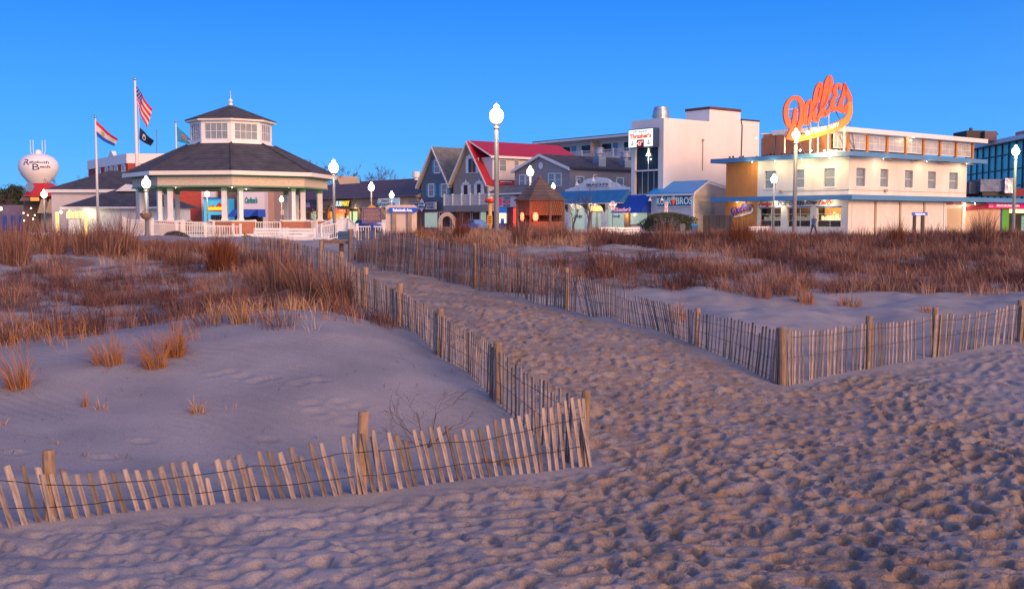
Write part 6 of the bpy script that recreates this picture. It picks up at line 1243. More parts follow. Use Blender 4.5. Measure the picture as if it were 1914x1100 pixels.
bench('white_bench', 'white slatted bench nearest the timber path rail', 556, 52, 1.7); bench('white_bench', 'white slatted bench between the far slat fence and the bandstand steps', 505, 54, 1.8)
bench('white_bench', 'white bench before the sweet shop windows, next to the round shrub', 1180, 60, 1.6, .5); bench('white_bench', 'white bench half hidden by grass before the sweet shop door', 1143, 62, 1.3, .6); bench('white_bench', 'low white bench in front of the orange ground floor wall', 1425, 70, 2.0, .6)
mb = MB(); a = at(478, 443, 58); b_ = at(600, 443, 57); mb.prism([(a.x, 58, -.1), (b_.x, 57, -.1), (b_.x, 57, .42), (a.x, 58, .42)], (0, .35, 0)); solid(mb, 'low_wall', M_white, 'low white wall at the foot of the bandstand behind the benches', 'wall')
mb = MB(); a = at(55, 428, 60); b_ = at(88, 428, 60); mb.prism([(a.x, 60, 0), (b_.x, 60, 0), (b_.x, 60, .62), (a.x, 60, .62)], (0, .3, 0)); solid(mb, 'low_wall', M_white, 'pale low wall glimpsed through reeds before the red roofed shop', 'wall')
# ================= street lamps
def lamp(px, top_py, Y, label, pr=.075, gs=1.0, base=0.0, energy=70, col=(1, .88, .66), bulb=None):
    t = at(px, top_py, Y); zt = t.z; H = .62*gs; e = empty('street_lamp', (t.x, Y, base), label, 'street lamp', 'lit street lamps with white globes')
    zg = zt-H*1.12
    mb = MB(); mb.tube([(t.x, Y, base), (t.x, Y, base+.5), (t.x, Y, base+.55), (t.x, Y, zg-.2)], [pr*1.5, pr*1.4, pr*1.05, pr*.85], 12); mb.build('pole', M_pole, e, smooth=True)
    mb = MB(); mb.lathe((t.x, Y, zg-.22), [(pr*.9, 0), (pr*1.2, .06), (pr*.9, .12), (pr*1.7*gs, .22)], 12); mb.build('collar', M_pole, e)
    mb = MB(); mb.lathe((t.x, Y, zg), [(.09*gs, 0), (.17*gs, .05*gs), (.235*gs, .17*gs), (.25*gs, .27*gs), (.235*gs, .37*gs), (.17*gs, .47*gs), (.10*gs, .52*gs), (.085*gs, .56*gs), (.10*gs, .60*gs), (.06*gs, .66*gs), (.015*gs, .70*gs)], 18)
    mb.build('globe', bulb or M_lampglow, e, smooth=True)
    mb = MB(); mb.lathe((t.x, Y, zg+.69*gs), [(.02*gs, 0), (.012*gs, .07*gs)], 6); mb.build('finial', M_pole, e)
    plight(Vector((t.x, Y-.45*gs, zg+.25*gs)), energy, col, .25)
    return e
lamp(928, 194, 36, 'tallest lamp standing on the dune crest between yellow post and shingled hut', .085, .92, energy=60, bulb=glow('bright_globe', (1, .93, .72), 14))
lamp(623.5, 298, 65, 'lamp just outside the bandstand eave above the timber rail', .09, 1.15)
l3 = lamp(273, 329, 60, 'short lamp carrying a flower basket before the bandstand', .12, .95)
lamp(991, 310, 72, 'lamp showing over the slope of the shingled hut roof', .08, .95); lamp(694, 340, 95, 'lamp above the purple historical marker', .08, 1.1); lamp(732, 357, 118, 'small lamp above the white street name board', .08, 1.05)
lamp(387, 355, 122, 'lamp seen through the bandstand beside the cyan shop', .08, 1.05, energy=80); lamp(526, 366, 135, 'lamp seen through the bandstand before the red name board', .08, 1.05, energy=80); lamp(334.5, 375, 140, 'dimmer lamp half behind a bandstand column', .07, .85, energy=50)
lamp(82, 354, 105, 'lamp in front of the red roofed shop', .08, 1.15); lamp(1488, 240, 43, 'tall lamp in front of the rooftop script sign', .085, .52*1.15, energy=120, col=(1, .75, .4), bulb=glow('amber_globe', (1, .80, .45), 14))
lamp(1447, 325, 84, 'lower lamp in front of the candy shop upper window', .08, 1.0); lamp(1899, 271, 53, 'greenish lamp beside the glass building at the picture edge', .08, .72, energy=110, col=(.85, 1, .55), bulb=glow('greenish_globe', (.95, 1, .72), 12)); lamp(1034, 342, 98, 'small lamp peeking from behind the hut roof', .07, .75, energy=50)
p = at(273, 400, 59.8); bk_ = empty('flower_basket', (p.x, 59.8, p.z-.3), 'brown half round flower basket hanging on the short lamp', 'basket'); mb = MB(); mb.lathe((p.x, 59.8, p.z-.32), [(.03, 0), (.18, .05), (.29, .18), (.34, .33), (.35, .36)], 14); mb.build('bowl', M_brown, bk_)
mb = MB(); mb.tube([(p.x-.3, 59.8, p.z), (p.x-.08, 59.9, p.z+.25)], .015, 4); mb.tube([(p.x+.3, 59.8, p.z), (p.x+.08, 59.9, p.z+.25)], .015, 4); mb.build('hanger', M_dark, bk_)
# ================= flagpoles and flags
M_flagpole = mat('white_flagpole', (.75, .74, .76), .35, .03, 1)
def flagpole(px, top, pxb, Y, r_, label):
    t = at(px, top, Y); bb = at(pxb, 420, Y); mb = MB(); e = empty('flagpole', (t.x, Y, 0), label, 'flagpole', 'white flagpoles beside the bandstand')
    mb.tube([(t.x, Y, 0), (t.x, Y, t.z*.5), (t.x, Y, t.z-.25)], [r_*1.35, r_*1.1, r_*.7], 12); mb.build('pole', M_flagpole, e, smooth=True)
    mb = MB(); mb.lathe((t.x, Y, t.z-.26), [(.02, 0), (.1, .06), (.12, .13), (.08, .2), (.01, .25)], 12); mb.build('ball', M_metal, e, smooth=True)
    return t
T1 = flagpole(178, 215, 180, 84, .085, 'shorter flagpole in front of the comfort station roofs'); T2 = flagpole(252, 144, 256, 78, .11, 'tallest flagpole flying two flags'); T3 = flagpole(328.5, 224, 330, 90, .07, 'flagpole rising behind the bandstand roof')
def flag(name, label, tl, bl, tr, br, Y, wav, pat, mats, nu=26, nv=20, dep=.9):
    e = []; P = []
    for j in range(nv+1):
        for i in range(nu+1):
            u = i/nu; v = j/nv
            x = (tl[0]*(1-v)+bl[0]*v)*(1-u)+(tr[0]*(1-v)+br[0]*v)*u; y = (tl[1]*(1-v)+bl[1]*v)*(1-u)+(tr[1]*(1-v)+br[1]*v)*u
            y += wav*math.sin(u*math.pi)*(1 if 1 else 0); x += 0
            q = at(x, y, Y); q.y += dep*u*.5*math.sin(u*7+v*2)*.6; q.x *= 1; P.append(q)
    me = bpy.data.meshes.new(name); o0 = P[0].copy(); F_ = []; mi = []
    for j in range(nv):
        for i in range(nu): F_.append((j*(nu+1)+i, j*(nu+1)+i+1, (j+1)*(nu+1)+i+1, (j+1)*(nu+1)+i)); mi.append(pat((i+.5)/nu, (j+.5)/nv))
    me.from_pydata([tuple(p-o0) for p in P], [], F_); [me.materials.append(m) for m in mats]; me.polygons.foreach_set('material_index', mi); me.polygons.foreach_set('use_smooth', [True]*len(F_))
    o = link(name, me, None, tuple(o0)); o['label'] = label; o['category'] = 'flag'; o['group'] = 'flags on the white flagpoles'; so_ = o.modifiers.new('cloth', 'SOLIDIFY'); so_.thickness = .01; return o
fR = mat('flag_red', (.60, .02, .06), .8, .1, 2); fW = mat('flag_white', (.7, .66, .68), .8, .08, 2); fB = mat('flag_blue', (.015, .03, .30), .8, .1, 2); fN = mat('flag_navy', (.008, .015, .07), .8, .2, 2); fY = mat('flag_yellow', (.62, .42, .05), .8, .15, 4); fC = mat('flag_colonial', (.03, .26, .50), .8, .1, 2); fO = mat('flag_buff', (.50, .18, .12), .8, .3, 5); fRB = mat('flag_bright_blue', (.015, .10, .55), .8, .1, 2)
def us(u, v):
    if u < .42 and v < .54:
        return 1 if (int(u/.42*11)+int(v/.54*9)) % 3 == 0 and (u*29.0) % 1 < .5 else 2
    return 0 if int(v*7) % 2 == 0 else 1
flag('national_flag', 'red white and blue starred and striped flag hanging limp high on the tallest pole', (253, 158), (258, 200), (283, 203), (273, 240), 78, 0, us, [fR, fW, fB], 40, 39)
def ellp(u, v, cu, cv, a, b_): return ((u-cu)/a)**2+((v-cv)/b_)**2 < 1
flag('town_flag', 'red white and blue banded flag with a yellow emblem on the shorter pole', (179, 225), (181, 254), (219, 259), (212, 273), 84, 1.5, lambda u, v: 3 if (ellp(u, v, .36, .5, .12, .15) or (abs(u-.38) < .05 and .4 < v < .72)) else (0 if v < .27 else 1 if v < .68 else 2), [fR, fW, fRB, fY], 34, 26)
flag('memorial_flag', 'small dark flag with a round pale emblem under the national flag', (261, 238), (260, 260), (286, 262), (280, 273), 78, 0, lambda u, v: 1 if (ellp(u, v, .42, .5, .17, .28) and not ellp(u, v, .44, .55, .09, .16)) else 0, [fN, fW], 26, 22)
flag('state_flag', 'colonial blue flag with a buff emblem disappearing behind the cupola', (330.5, 236), (332, 264), (364, 266), (363, 272), 90, 0, lambda u, v: 1 if ellp(u, v, .42, .42, .16, .22) else 2 if ellp(u, v, .72, .55, .07, .1) else 0, [fC, fO, fW], 26, 20)
mb = MB(); a = at(259, 200, 78); b_ = at(260.5, 238, 78); mb.tube([a, b_, at(259, 400, 78)], .012, 3); solid(mb, 'halyard', M_trim, 'thin halyard rope along the tallest flagpole', 'rope')
# ================= shingled hut
hx = at(1009, 412, 55); hut = empty('shingled_hut', (hx.x, 55, 0), 'octagonal timber hut with a pointed shingle roof among the reeds', 'hut'); ap = at(1009, 330, 55); ze = at(1009, 374, 53.6).z
def oc2(r_, z, k, n=8): a = -math.pi/2+.39+k*2*math.pi/n; return Vector((hx.x+r_*math.cos(a), 55+r_*math.sin(a), z))
for k in range(8):
    rows = 9
    for j in range(rows):
        t0, t1 = j/rows, (j+1)/rows
        if j == rows-1: t1 = .985
        mb = MB(); a = oc2(1.45*(1-t0), ze+(ap.z-ze)*t0, k); b_ = oc2(1.45*(1-t0), ze+(ap.z-ze)*t0, k+1); c = oc2(1.45*(1-t1), ze+(ap.z-ze)*t1, k+1); d = oc2(1.45*(1-t1), ze+(ap.z-ze)*t1, k); up = Vector((0, 0, .035))
        mb.hexa([a, b_, c-up, d-up, a+up, b_+up, c, d]); mb.build('shingle_course', M_cedar, hut)
    a, b_ = oc2(1.28, 0, k), oc2(1.28, 0, k+1); e = b_-a; Lh = e.length; HF = Face((a.x, a.y), (e.x, e.y)); HF.n = Vector((e.y, -e.x, 0)).normalized()
    mb = MB(); HF.box(mb, (.03, 0, Lh-.03, 1.25 if k in (0, 6, 7, 1) else ze), -.05, 0); HF.box(mb, (.03, ze-.75, Lh-.03, ze), -.06, .01) if k in (0, 6, 7, 1) else None; mb.build('wall_panel', lined('hut_board', (.26, .09, .04), .12, axis=(1, 0, 0), depth=.01, dark=.55, var=.2), hut) if k == 0 else mb.build('wall_panel', bpy.data.materials['hut_board'], hut)
    mb = MB(); mb.tube([(a.x, a.y, 0), (a.x, a.y, ze)], .07, 5); mb.build('corner_post', M_wood, hut)
    mb = MB()
    for i in range(int(Lh/.14)): mb.tube([HF.P(i*.14, ze-.75, .03), HF.P(min(Lh, i*.14+.25), ze-.05, .03)], .012, 3, False); mb.tube([HF.P(i*.14+.2, ze-.75, .03), HF.P(max(0, i*.14-.05), ze-.05, .03)], .012, 3, False)
    mb.build('lattice', M_wood, hut)
mb = MB(); mb.lathe((hx.x, 55, ap.z-.08), [(.12, 0), (.05, .08), (.02, .2)], 8); mb.build('roof_cap', M_wood, hut)
M_redl = mat('red_lantern_glow', (.6, .05, .03), .5, 0, emit=(1, .12, .05), es=5)
for px, rr in ((976, .09), (1001, .13)):
    q = at(px, 404, 53.55); mb = MB(); mb.lathe(tuple(q-Vector((0, 0, .22))), [(.3*rr*2, 0), (rr, .1), (rr, .28), (.3*rr*2, .4)], 10); mb.build('red_lantern', M_redl, hut); plight(q-Vector((0, .25, 0)), 9, (1, .06, .03), .1)
# ================= signs and street things
brd = at(750, 400, 50); bz0 = at(750, 436, 50).z; e = empty('street_name_board', (brd.x, 50, 0), 'white board on posts with a long blue street name plate', 'sign'); F = Face((brd.x, 50), (1, .05))
a = F.r(721, 383, 779, 436); mb = MB(); F.poly(mb, [(a[0], .0), (a[2], .0), (a[2], a[3]-.1), (a[2]-.1, a[3]), (a[0]+.1, a[3]), (a[0], a[3]-.1)], -.1, 0); mb.build('back_board', mat('pinkish_board', (.62, .50, .46), .7, .08, 2), e)
for px in (737, 766): u = F.uz(px, 420)[0]; mb = MB(); F.box(mb, (u-.09, 0, u+.09, a[3]-.35), .0, .14); mb.build('post', mat('tan_post', (.27, .23, .19), .8, .2, 4) if px == 737 else bpy.data.materials['tan_post'], e)
a = F.r(727, 388, 779.5, 397); mb = MB(); F.poly(mb, [(a[0], a[1]+.03), (a[0]+.04, a[1]), (a[2]-.04, a[1]), (a[2], a[1]+.03), (a[2], a[3]-.04), (a[2]-.05, a[3]), (a[0]+.05, a[3]), (a[0], a[3]-.04)], .16, .2); M_plate = mat('blue_plate', (.01, .09, .62), .4, .03, 1); mb.build('name_plate', M_plate, e)
text(e, F, 'Rehoboth Ave.', F.r(735, 389.6, 771, 395.6), M_ltext, .205, 0, .03)
p = at(1718, 400, 60); e = empty('street_name_sign', (p.x, 60, 0), 'small blue street name plate on two dark posts before the closed shutters', 'sign'); F = Face((p.x, 60), (1, .1)); a = F.r(1704, 396.5, 1733, 403); mb = MB(); F.box(mb, a, 0, .06); mb.build('name_plate', M_plate, e); text(e, F, 'Rehoboth Ave.', F.r(1710, 398, 1728, 401.5), M_ltext, .065, 0, .03)
for px in (1710, 1725): u = F.uz(px, 420)[0]; mb = MB(); F.box(mb, (u-.08, 0, u+.08, a[1]+.1), -.12, -.01); mb.build('post', M_dark, e)
# historical marker
p = at(696, 420, 56); e = empty('historical_marker', (p.x, 56, 0), 'purple historical marker with gilt crest on a blue post', 'marker'); F = Face((p.x, 56), (1, .05)); a = F.r(678, 389, 712.5, 415)
mb = MB(); F.box(mb, a, -.05, .05); mb.build('panel', mat('purple_panel', (.10, .06, .14), .5, .2, 3), e); mb = MB()
for r in ((a[0]-.03, a[1]-.03, a[2]+.03, a[1]), (a[0]-.03, a[3], a[2]+.03, a[3]+.03), (a[0]-.03, a[1], a[0], a[3]), (a[2], a[1], a[2]+.03, a[3])): F.box(mb, r, -.05, .07)
mb.build('frame', mat('bluish_frame', (.20, .16, .38), .5, .1, 3), e); mb = MB(); rr = random.Random(3)
for j in range(9):
    u = a[0]+.06; z = a[3]-.1-j*.068
    while u < a[2]-.12: w = rr.uniform(.03, .12); F.box(mb, (u, z, min(u+w, a[2]-.05), z+.03), .05, .058); u += w+.03
mb.build('raised_text', mat('gilt_text', (.45, .30, .2), .5, .1, 3), e, kind='stuff'); um = (a[0]+a[2])/2
mb = MB(); F.poly(mb, [(um-.22, a[3]+.03), (um+.22, a[3]+.03), (um+.13, a[3]+.12), (um, a[3]+.2), (um-.13, a[3]+.12)], -.04, .06); mb.build('crest', mat('gilt', (.6, .28, .06), .4, .1, 3), e); mb = MB(); F.box(mb, (um-.07, 0, um+.07, a[1]), -.06, .06); mb.build('post', mat('blue_post', (.02, .04, .25), .5, .05, 1), e)
# stone arch
p = at(836, 430, 46); e = empty('stone_arch', (p.x, 46, 0), 'small weathered stone arch standing in the reeds', 'monument'); M_st = mat('arch_stone', (.42, .34, .29), .9, .2, 3, bump=.02, bscale=12)
ro, ri = .37, .21; zc = at(836, 413, 46).z; n = 9
for s in (-1, 1):
    for j in range(3): mb = MB(); h = zc/3; F = Face((p.x, 46), (1, 0)); F.box(mb, (min(s*ri, s*ro), j*h+.006, max(s*ri, s*ro), (j+1)*h-.006), -.15, .15); mb.build('stone', M_st, e)
for k in range(n):
    a0, a1 = math.pi*k/n+.01, math.pi*(k+1)/n-.01; mb = MB(); mb.prism([(p.x+ri*math.cos(a0), 45.85, zc+ri*math.sin(a0)), (p.x+ro*math.cos(a0), 45.85, zc+ro*math.sin(a0)), (p.x+ro*math.cos(a1), 45.85, zc+ro*math.sin(a1)), (p.x+ri*math.cos(a1), 45.85, zc+ri*math.sin(a1))], (0, .3, 0)); mb.build('stone', M_st, e)
# yellow post with red ring
p = at(916, 430, 42); e = empty('yellow_post', (p.x, 42, 0), 'yellow post with red ring top and an orange notice', 'post'); zt = at(916, 370, 42).z
mb = MB(); mb.tube([(p.x, 42, 0), (p.x, 42, zt-.05)], .075, 12); mb.build('post', mat('yellow_wood', (.60, .38, .12), .6, .1, 3), e, smooth=True); zr = at(916, 375, 42).z
mb = MB(); mb.lathe((p.x, 42, zr-.07), [(.16, 0), (.22, .04), (.22, .1), (.15, .14)], 18); mb.build('red_ring', mat('ring_red', (.6, .02, .015), .4, .05, 2), e); mb = MB(); mb.lathe((p.x, 42, zr+.07), [(.14, 0), (.1, .07), (.02, .1)], 14); mb.build('cap', mat('cap_yellow', (.6, .45, .15), .5, .1, 2), e)
F = Face((p.x, 41.9), (1, 0)); a = F.r(911, 402, 920.5, 420); mb = MB(); F.box(mb, a, 0, .03); mb.build('notice', mat('orange_notice', (.75, .33, .02), .5, .03, 1), e); mb = MB()
for j in range(4): F.box(mb, (a[0]+.03, a[3]-.09-j*.075, a[2]-.03-.02*(j % 2), a[3]-.05-j*.075), .03, .036)
mb.build('notice_mark', M_dark, e, kind='stuff')
# parking signs
def psign(px, y0, y1, Y, w, label, red=True):
    p = at(px, y0, Y); b_ = at(px, y1, Y); e = empty('roadside_sign', (p.x, Y, 0), label, 'sign'); F = Face((p.x, Y), (1, 0)); mb = MB(); mb.tube([(p.x, Y+.03, 0), (p.x, Y+.03, p.z-.05)], .03, 6); mb.build('post', M_pole, e)
    for (a, c) in ((p.z, p.z*.53+b_.z*.47), (p.z*.48+b_.z*.52, b_.z)): mb = MB(); F.box(mb, (-w/2, c, w/2, a), 0, .02); s_ = mb.build('plate', M_white, e); mb = MB(); mz = (a+c)/2; hh = (a-c)/2; F.box(mb, (-w*.36, mz+hh*.25, w*.36, mz+hh*.7), .02, .026); F.box(mb, (-w*.25, mz-hh*.5, w*.25, mz-hh*.1), .02, .026); mb.build('red_mark', M_rtext, s_)
psign(1145.5, 376, 392, 82, .25, 'red and white plates on a post before the sweet shop window'); psign(1245.5, 378, 398, 86, .26, 'red and white plates before the custard stand name board'); psign(527.5, 392, 401, 110, .3, 'small pink sign below the lamp seen through the bandstand')
# green sign at the picture edge
p = at(1915, 415, 34); e = empty('green_sign', (p.x, 34, 0), 'green sign with white letters cut by the picture edge', 'sign'); F = Face((p.x, 34), (1, -.1)); F.p = Vector((p.x, 34, 0)); a = F.r(1909, 403, 1925, 431); mb = MB(); F.box(mb, a, 0, .02); mb.build('plate', mat('sign_green', (.01, .32, .20), .4, .03, 1, emit=(0, .6, .4), es=.1), e); mb = MB(); mb.tube([(p.x+.05, 34.03, -.9), (p.x+.05, 34.03, a[1]+.1)], .03, 6); mb.build('post', M_pole, e)
mb = MB(); F.box(mb, (a[0]+.012, a[1]+.012, a[0]+.02, a[3]-.012), .02, .024); F.box(mb, (a[0]+.012, a[3]-.02, a[2]-.012, a[3]-.012), .02, .024); F.box(mb, (a[0]+.012, a[1]+.012, a[2]-.012, a[1]+.02), .02, .024); mb.build('border', M_white, e)
for k in range(4):
    z = a[3]-.07-k*.105; text(e, F, 'DBCA'[k], (a[0]+.035, z-.045, a[0]+.085, z+.01), M_white, .021, 0, .02) if 0 else None
    mb = MB(); F.box(mb, (a[0]+.035, z-.05, a[0]+.047, z+.01), .02, .025); F.box(mb, (a[0]+.047, z, a[0]+.08, z+.01), .02, .025); F.box(mb, (a[0]+.047, z-.05, a[0]+.08, z-.04), .02, .025); mb.build('letter', M_white, e)
# timber path rail, bins
p0 = at(600, 490, 33); e = empty('timber_rail', (p0.x, 33, -.1), 'rough timber rail and posts at the head of the path', 'rail')
for px, yt, Y in ((601, 449, 33), (638, 452, 33.4), (656.5, 428, 33.0)): q = at(px, yt, Y); mb = MB(); mb.tube([(q.x, Y, -.35), (q.x, Y, q.z)], .07, 8); mb.build('post', M_wood, e)
a = at(597, 449, 32.9); b_ = at(658, 450, 33.2); mb = MB(); mb.prism([a, b_, b_-Vector((0, 0, .09)), a-Vector((0, 0, .09))], (0, .16, 0)); mb.build('rail', M_wood, e)
def bin_(name, label, px0, px1, yt, yb, Y, bm, lm):
    a = at(px0, yt, Y); c = at(px1, yb, Y); w = (c.x-a.x); e = empty(name, ((a.x+c.x)/2, Y, c.z), label, 'bin', 'bins at the head of the path'); mx = (a.x+c.x)/2; h = a.z-c.z; mb = MB(); s = .43
    mb.hexa([(mx-w*s*.9, Y-w*s*.9, c.z), (mx+w*s*.9, Y-w*s*.9, c.z), (mx+w*s*.9, Y+w*s*.9, c.z), (mx-w*s*.9, Y+w*s*.9, c.z), (mx-w*s, Y-w*s, c.z+h*.78), (mx+w*s, Y-w*s, c.z+h*.78), (mx+w*s, Y+w*s, c.z+h*.78), (mx-w*s, Y+w*s, c.z+h*.78)]); mb.build('body', bm, e)
    mb = MB(); mb.hexa([(mx-w/2, Y-w/2, c.z+h*.78), (mx+w/2, Y-w/2, c.z+h*.78), (mx+w/2, Y+w/2, c.z+h*.78), (mx-w/2, Y+w/2, c.z+h*.78), (mx-w*.38, Y-w*.3, a.z), (mx+w*.38, Y-w*.3, a.z), (mx+w*.38, Y+w*.4, a.z), (mx-w*.38, Y+w*.4, a.z)]); mb.build('lid', lm, e)
M_binb = mat('bin_blue', (.01, .25, .55), .4, .05, 2); M_bing = mat('bin_slate', (.05, .10, .19), .4, .1, 2); M_bind = mat('bin_grey', (.12, .12, .15), .5, .1, 2)
bin_('waste_bin', 'large slate blue lidded bin behind the timber rail', 631, 658, 432, 462, 50, M_bing, M_bing); bin_('recycling_bin', 'bright blue bin below the timber rail', 640, 658, 455, 500, 37, M_binb, M_bind); bin_('waste_bin', 'grey flap lidded bin under the timber rail, nearest the lamp post', 607, 629, 453, 474, 44, M_bind, M_bing)
bin_('recycling_bin', 'smaller blue bin half behind the timber post', 629, 639, 458, 478, 40, M_binb, M_bind)
bin_('utility_box', 'green grey utility box under the round shrub', 1270, 1281, 418, 438, 62, mat('utility_green', (.12, .16, .15), .6, .1, 2), M_bind); bin_('utility_box', 'small box with bright blue top before the custard stand', 1291, 1305, 418, 436, 64, M_bing, M_binb)
bin_('vending_box', 'blue box behind the tallest lamp post', 935, 943, 408, 440, 47, mat('box_blue', (.01, .03, .35), .5, .1, 2), M_plate)
# foliage shrub and trees
def leafball(name, label, px0, px1, y0, y1, Y, n, m, cat='shrub', ls=.06, group=None):
    a = at(px0, y0, Y); c = at(px1, y1, Y); cx_, cz_ = (a.x+c.x)/2, (a.z+c.z)/2; rx, rz = (c.x-a.x)/2, (a.z-c.z)/2; mb = MB(); rr = random.Random(px0)
    e = empty(name, (cx_, Y, c.z), label, cat, group)
    for i in range(n):
        th = rr.uniform(0, 2*math.pi); cz = rr.uniform(-.75, 1); rad = (1-abs(cz)**2.6)**.5*rr.uniform(.72, 1.04); s = 1+.14*math.sin(th*3+cz*4)+.08*math.sin(th*7+cz*9)
        q = Vector((cx_+rx*rad*s*math.cos(th), Y+rx*.8*rad*s*math.sin(th), cz_+rz*cz*rr.uniform(.85, 1.03))); u = Vector((rr.gauss(0, 1), rr.gauss(0, 1), rr.gauss(0, 1))).normalized()*ls*rr.uniform(.6, 1.4); v = u.orthogonal().normalized()*ls*.5
        mb.add([q-u, q-v, q+u, q+v], [(0, 1, 2, 3)])
    mb.build('foliage', m, e); mb = MB(); mb.tube([(cx_, Y, min(0, c.z)), (cx_, Y, cz_)], .07, 6)
    for k in range(7): mb.tube([(cx_, Y, c.z+.1), (cx_+rx*.7*math.cos(k), Y+rx*.5*math.sin(k), cz_+rz*.4)], [.04, .012], 4)
    mb.build('stem', M_wood, e); return e
M_leaf = mat('olive_leaf', (.045, .055, .015), .7, .5, 2.5); M_leafd = mat('dark_leaf', (.03, .045, .02), .8, .4, 2)
leafball('round_shrub', 'broad rounded dark green shrub before the custard stand', 1200, 1296, 397, 438, 66, 7000, M_leaf, ls=.055)
leafball('clipped_bush', 'clipped dark bush in front of the right brick pier of the bandstand', 528, 562, 430, 446, 60, 1500, M_leafd, ls=.05); leafball('clipped_bush', 'round dark bush between the white benches and the fence post', 445, 478, 440, 470, 50, 1500, M_leafd, ls=.05); leafball('clipped_bush', 'grey green bush at the foot of the wheelchair ramp', 305, 352, 432, 462, 50, 1800, mat('grey_leaf', (.07, .06, .07), .8, .4, 2), ls=.05)
M_bark = mat('bare_bark', (.10, .075, .08), .9, .2, 3)
def bare_tree(px, ytop, Y, label, seed, wid=1.0, depth=4, group='bare trees behind the roofs'):
    t = at(px, ytop, Y); rnd = random.Random(seed); e = empty('bare_tree', (t.x, Y, 0), label, 'tree', group); H = t.z
    mb = MB(); tr = [Vector((t.x, Y, -.1)), Vector((t.x+rnd.gauss(0, .1), Y, H*.25)), Vector((t.x+rnd.gauss(0, .2), Y, H*.45))]; mb.tube(tr, [H*.028, H*.022, H*.018], 7); mb.build('trunk', M_bark, e); mb = MB()
    for k in range(7 if depth > 2 else 5):
        a = rnd.uniform(0, 6.28); branch(mb, tr[rnd.choice((1, 2, 2))], (math.cos(a)*wid*.6, math.sin(a)*wid*.6, rnd.uniform(.6, 1.2)), H*(.30 if depth > 3 else .3), H*.009, depth, .5, -.04, 3, rnd, .009*Y/100, 3)
    mb.build('crown', M_bark, e)
for a in [(124, 327, 160, 'bare tree between the water tower and the comfort station roof', 1, 1.2), (604, 298, 210, 'bare tree nearest the bandstand eave, tallest of the row', 2, 1.0), (650, 312, 215, 'bare tree over the small white gable', 3, .9), (690, 316, 215, 'bare tree in the middle of the roof row', 4, 1.0), (722, 318, 220, 'low bare tree before the white roof vent', 5, .9), (775, 328, 200, 'bare treetop beside the blue gabled house', 6, .8), (325, 322, 200, 'bare tree low behind the bandstand roof', 8, 1)]: bare_tree(*a)
bare_tree(600, 368, 78, 'small bare street tree in front of the blue name board', 11, 1.5, 4, None); bare_tree(690, 372, 100, 'bare street tree spreading below the lamp over the marker', 12, 1.6, 4, None)
bare_tree(1072, 348, 84, 'slim bare sapling before the sweet shop, nearer the hut', 13, .25, 2, None); bare_tree(1098, 336, 80, 'slim bare sapling across the sweet shop sign', 14, .3, 2, None)
def pine(px, ytop, Y, w, label, seed):
    t = at(px, ytop, Y); rnd = random.Random(seed); e = empty('pine_tree', (t.x, Y, 0), label, 'tree', 'dark pines at the picture edge'); mb = MB(); mb.tube([(t.x, Y, 0), (t.x, Y, t.z*.9)], [.35, .1], 6); mb.build('trunk', M_bark, e); mb = MB(); W_ = w*Y/F_PX
    for c in range(26):
        zz = t.z*rnd.uniform(.35, .97); rr = W_*.5*(1.1-.6*zz/t.z); a = rnd.uniform(0, 6.28); c0 = Vector((t.x+math.cos(a)*rr*rnd.random(), Y+math.sin(a)*rr*rnd.random(), zz))
        for i in range(110): q = c0+Vector((rnd.gauss(0, .9), rnd.gauss(0, .9), rnd.gauss(0, .45))); u = Vector((rnd.gauss(0, 1), rnd.gauss(0, 1), rnd.gauss(0, .6)))*.32; v = u.orthogonal().normalized()*.12; mb.add([q-u, q-v, q+u, q+v], [(0, 1, 2, 3)])
    mb.build('crown', M_leafd, e)
pine(4, 358, 240, 34, 'dark pine at the very edge of the picture', 1); pine(28, 351, 240, 40, 'tallest dark pine beside the red roofed shop', 2); pine(-25, 355, 245, 40, 'dark pine cut off by the picture edge', 4)
o = bare_tree(8, 361, 235, 'thin bare tree between the dark pines at the picture edge', 21, .8)
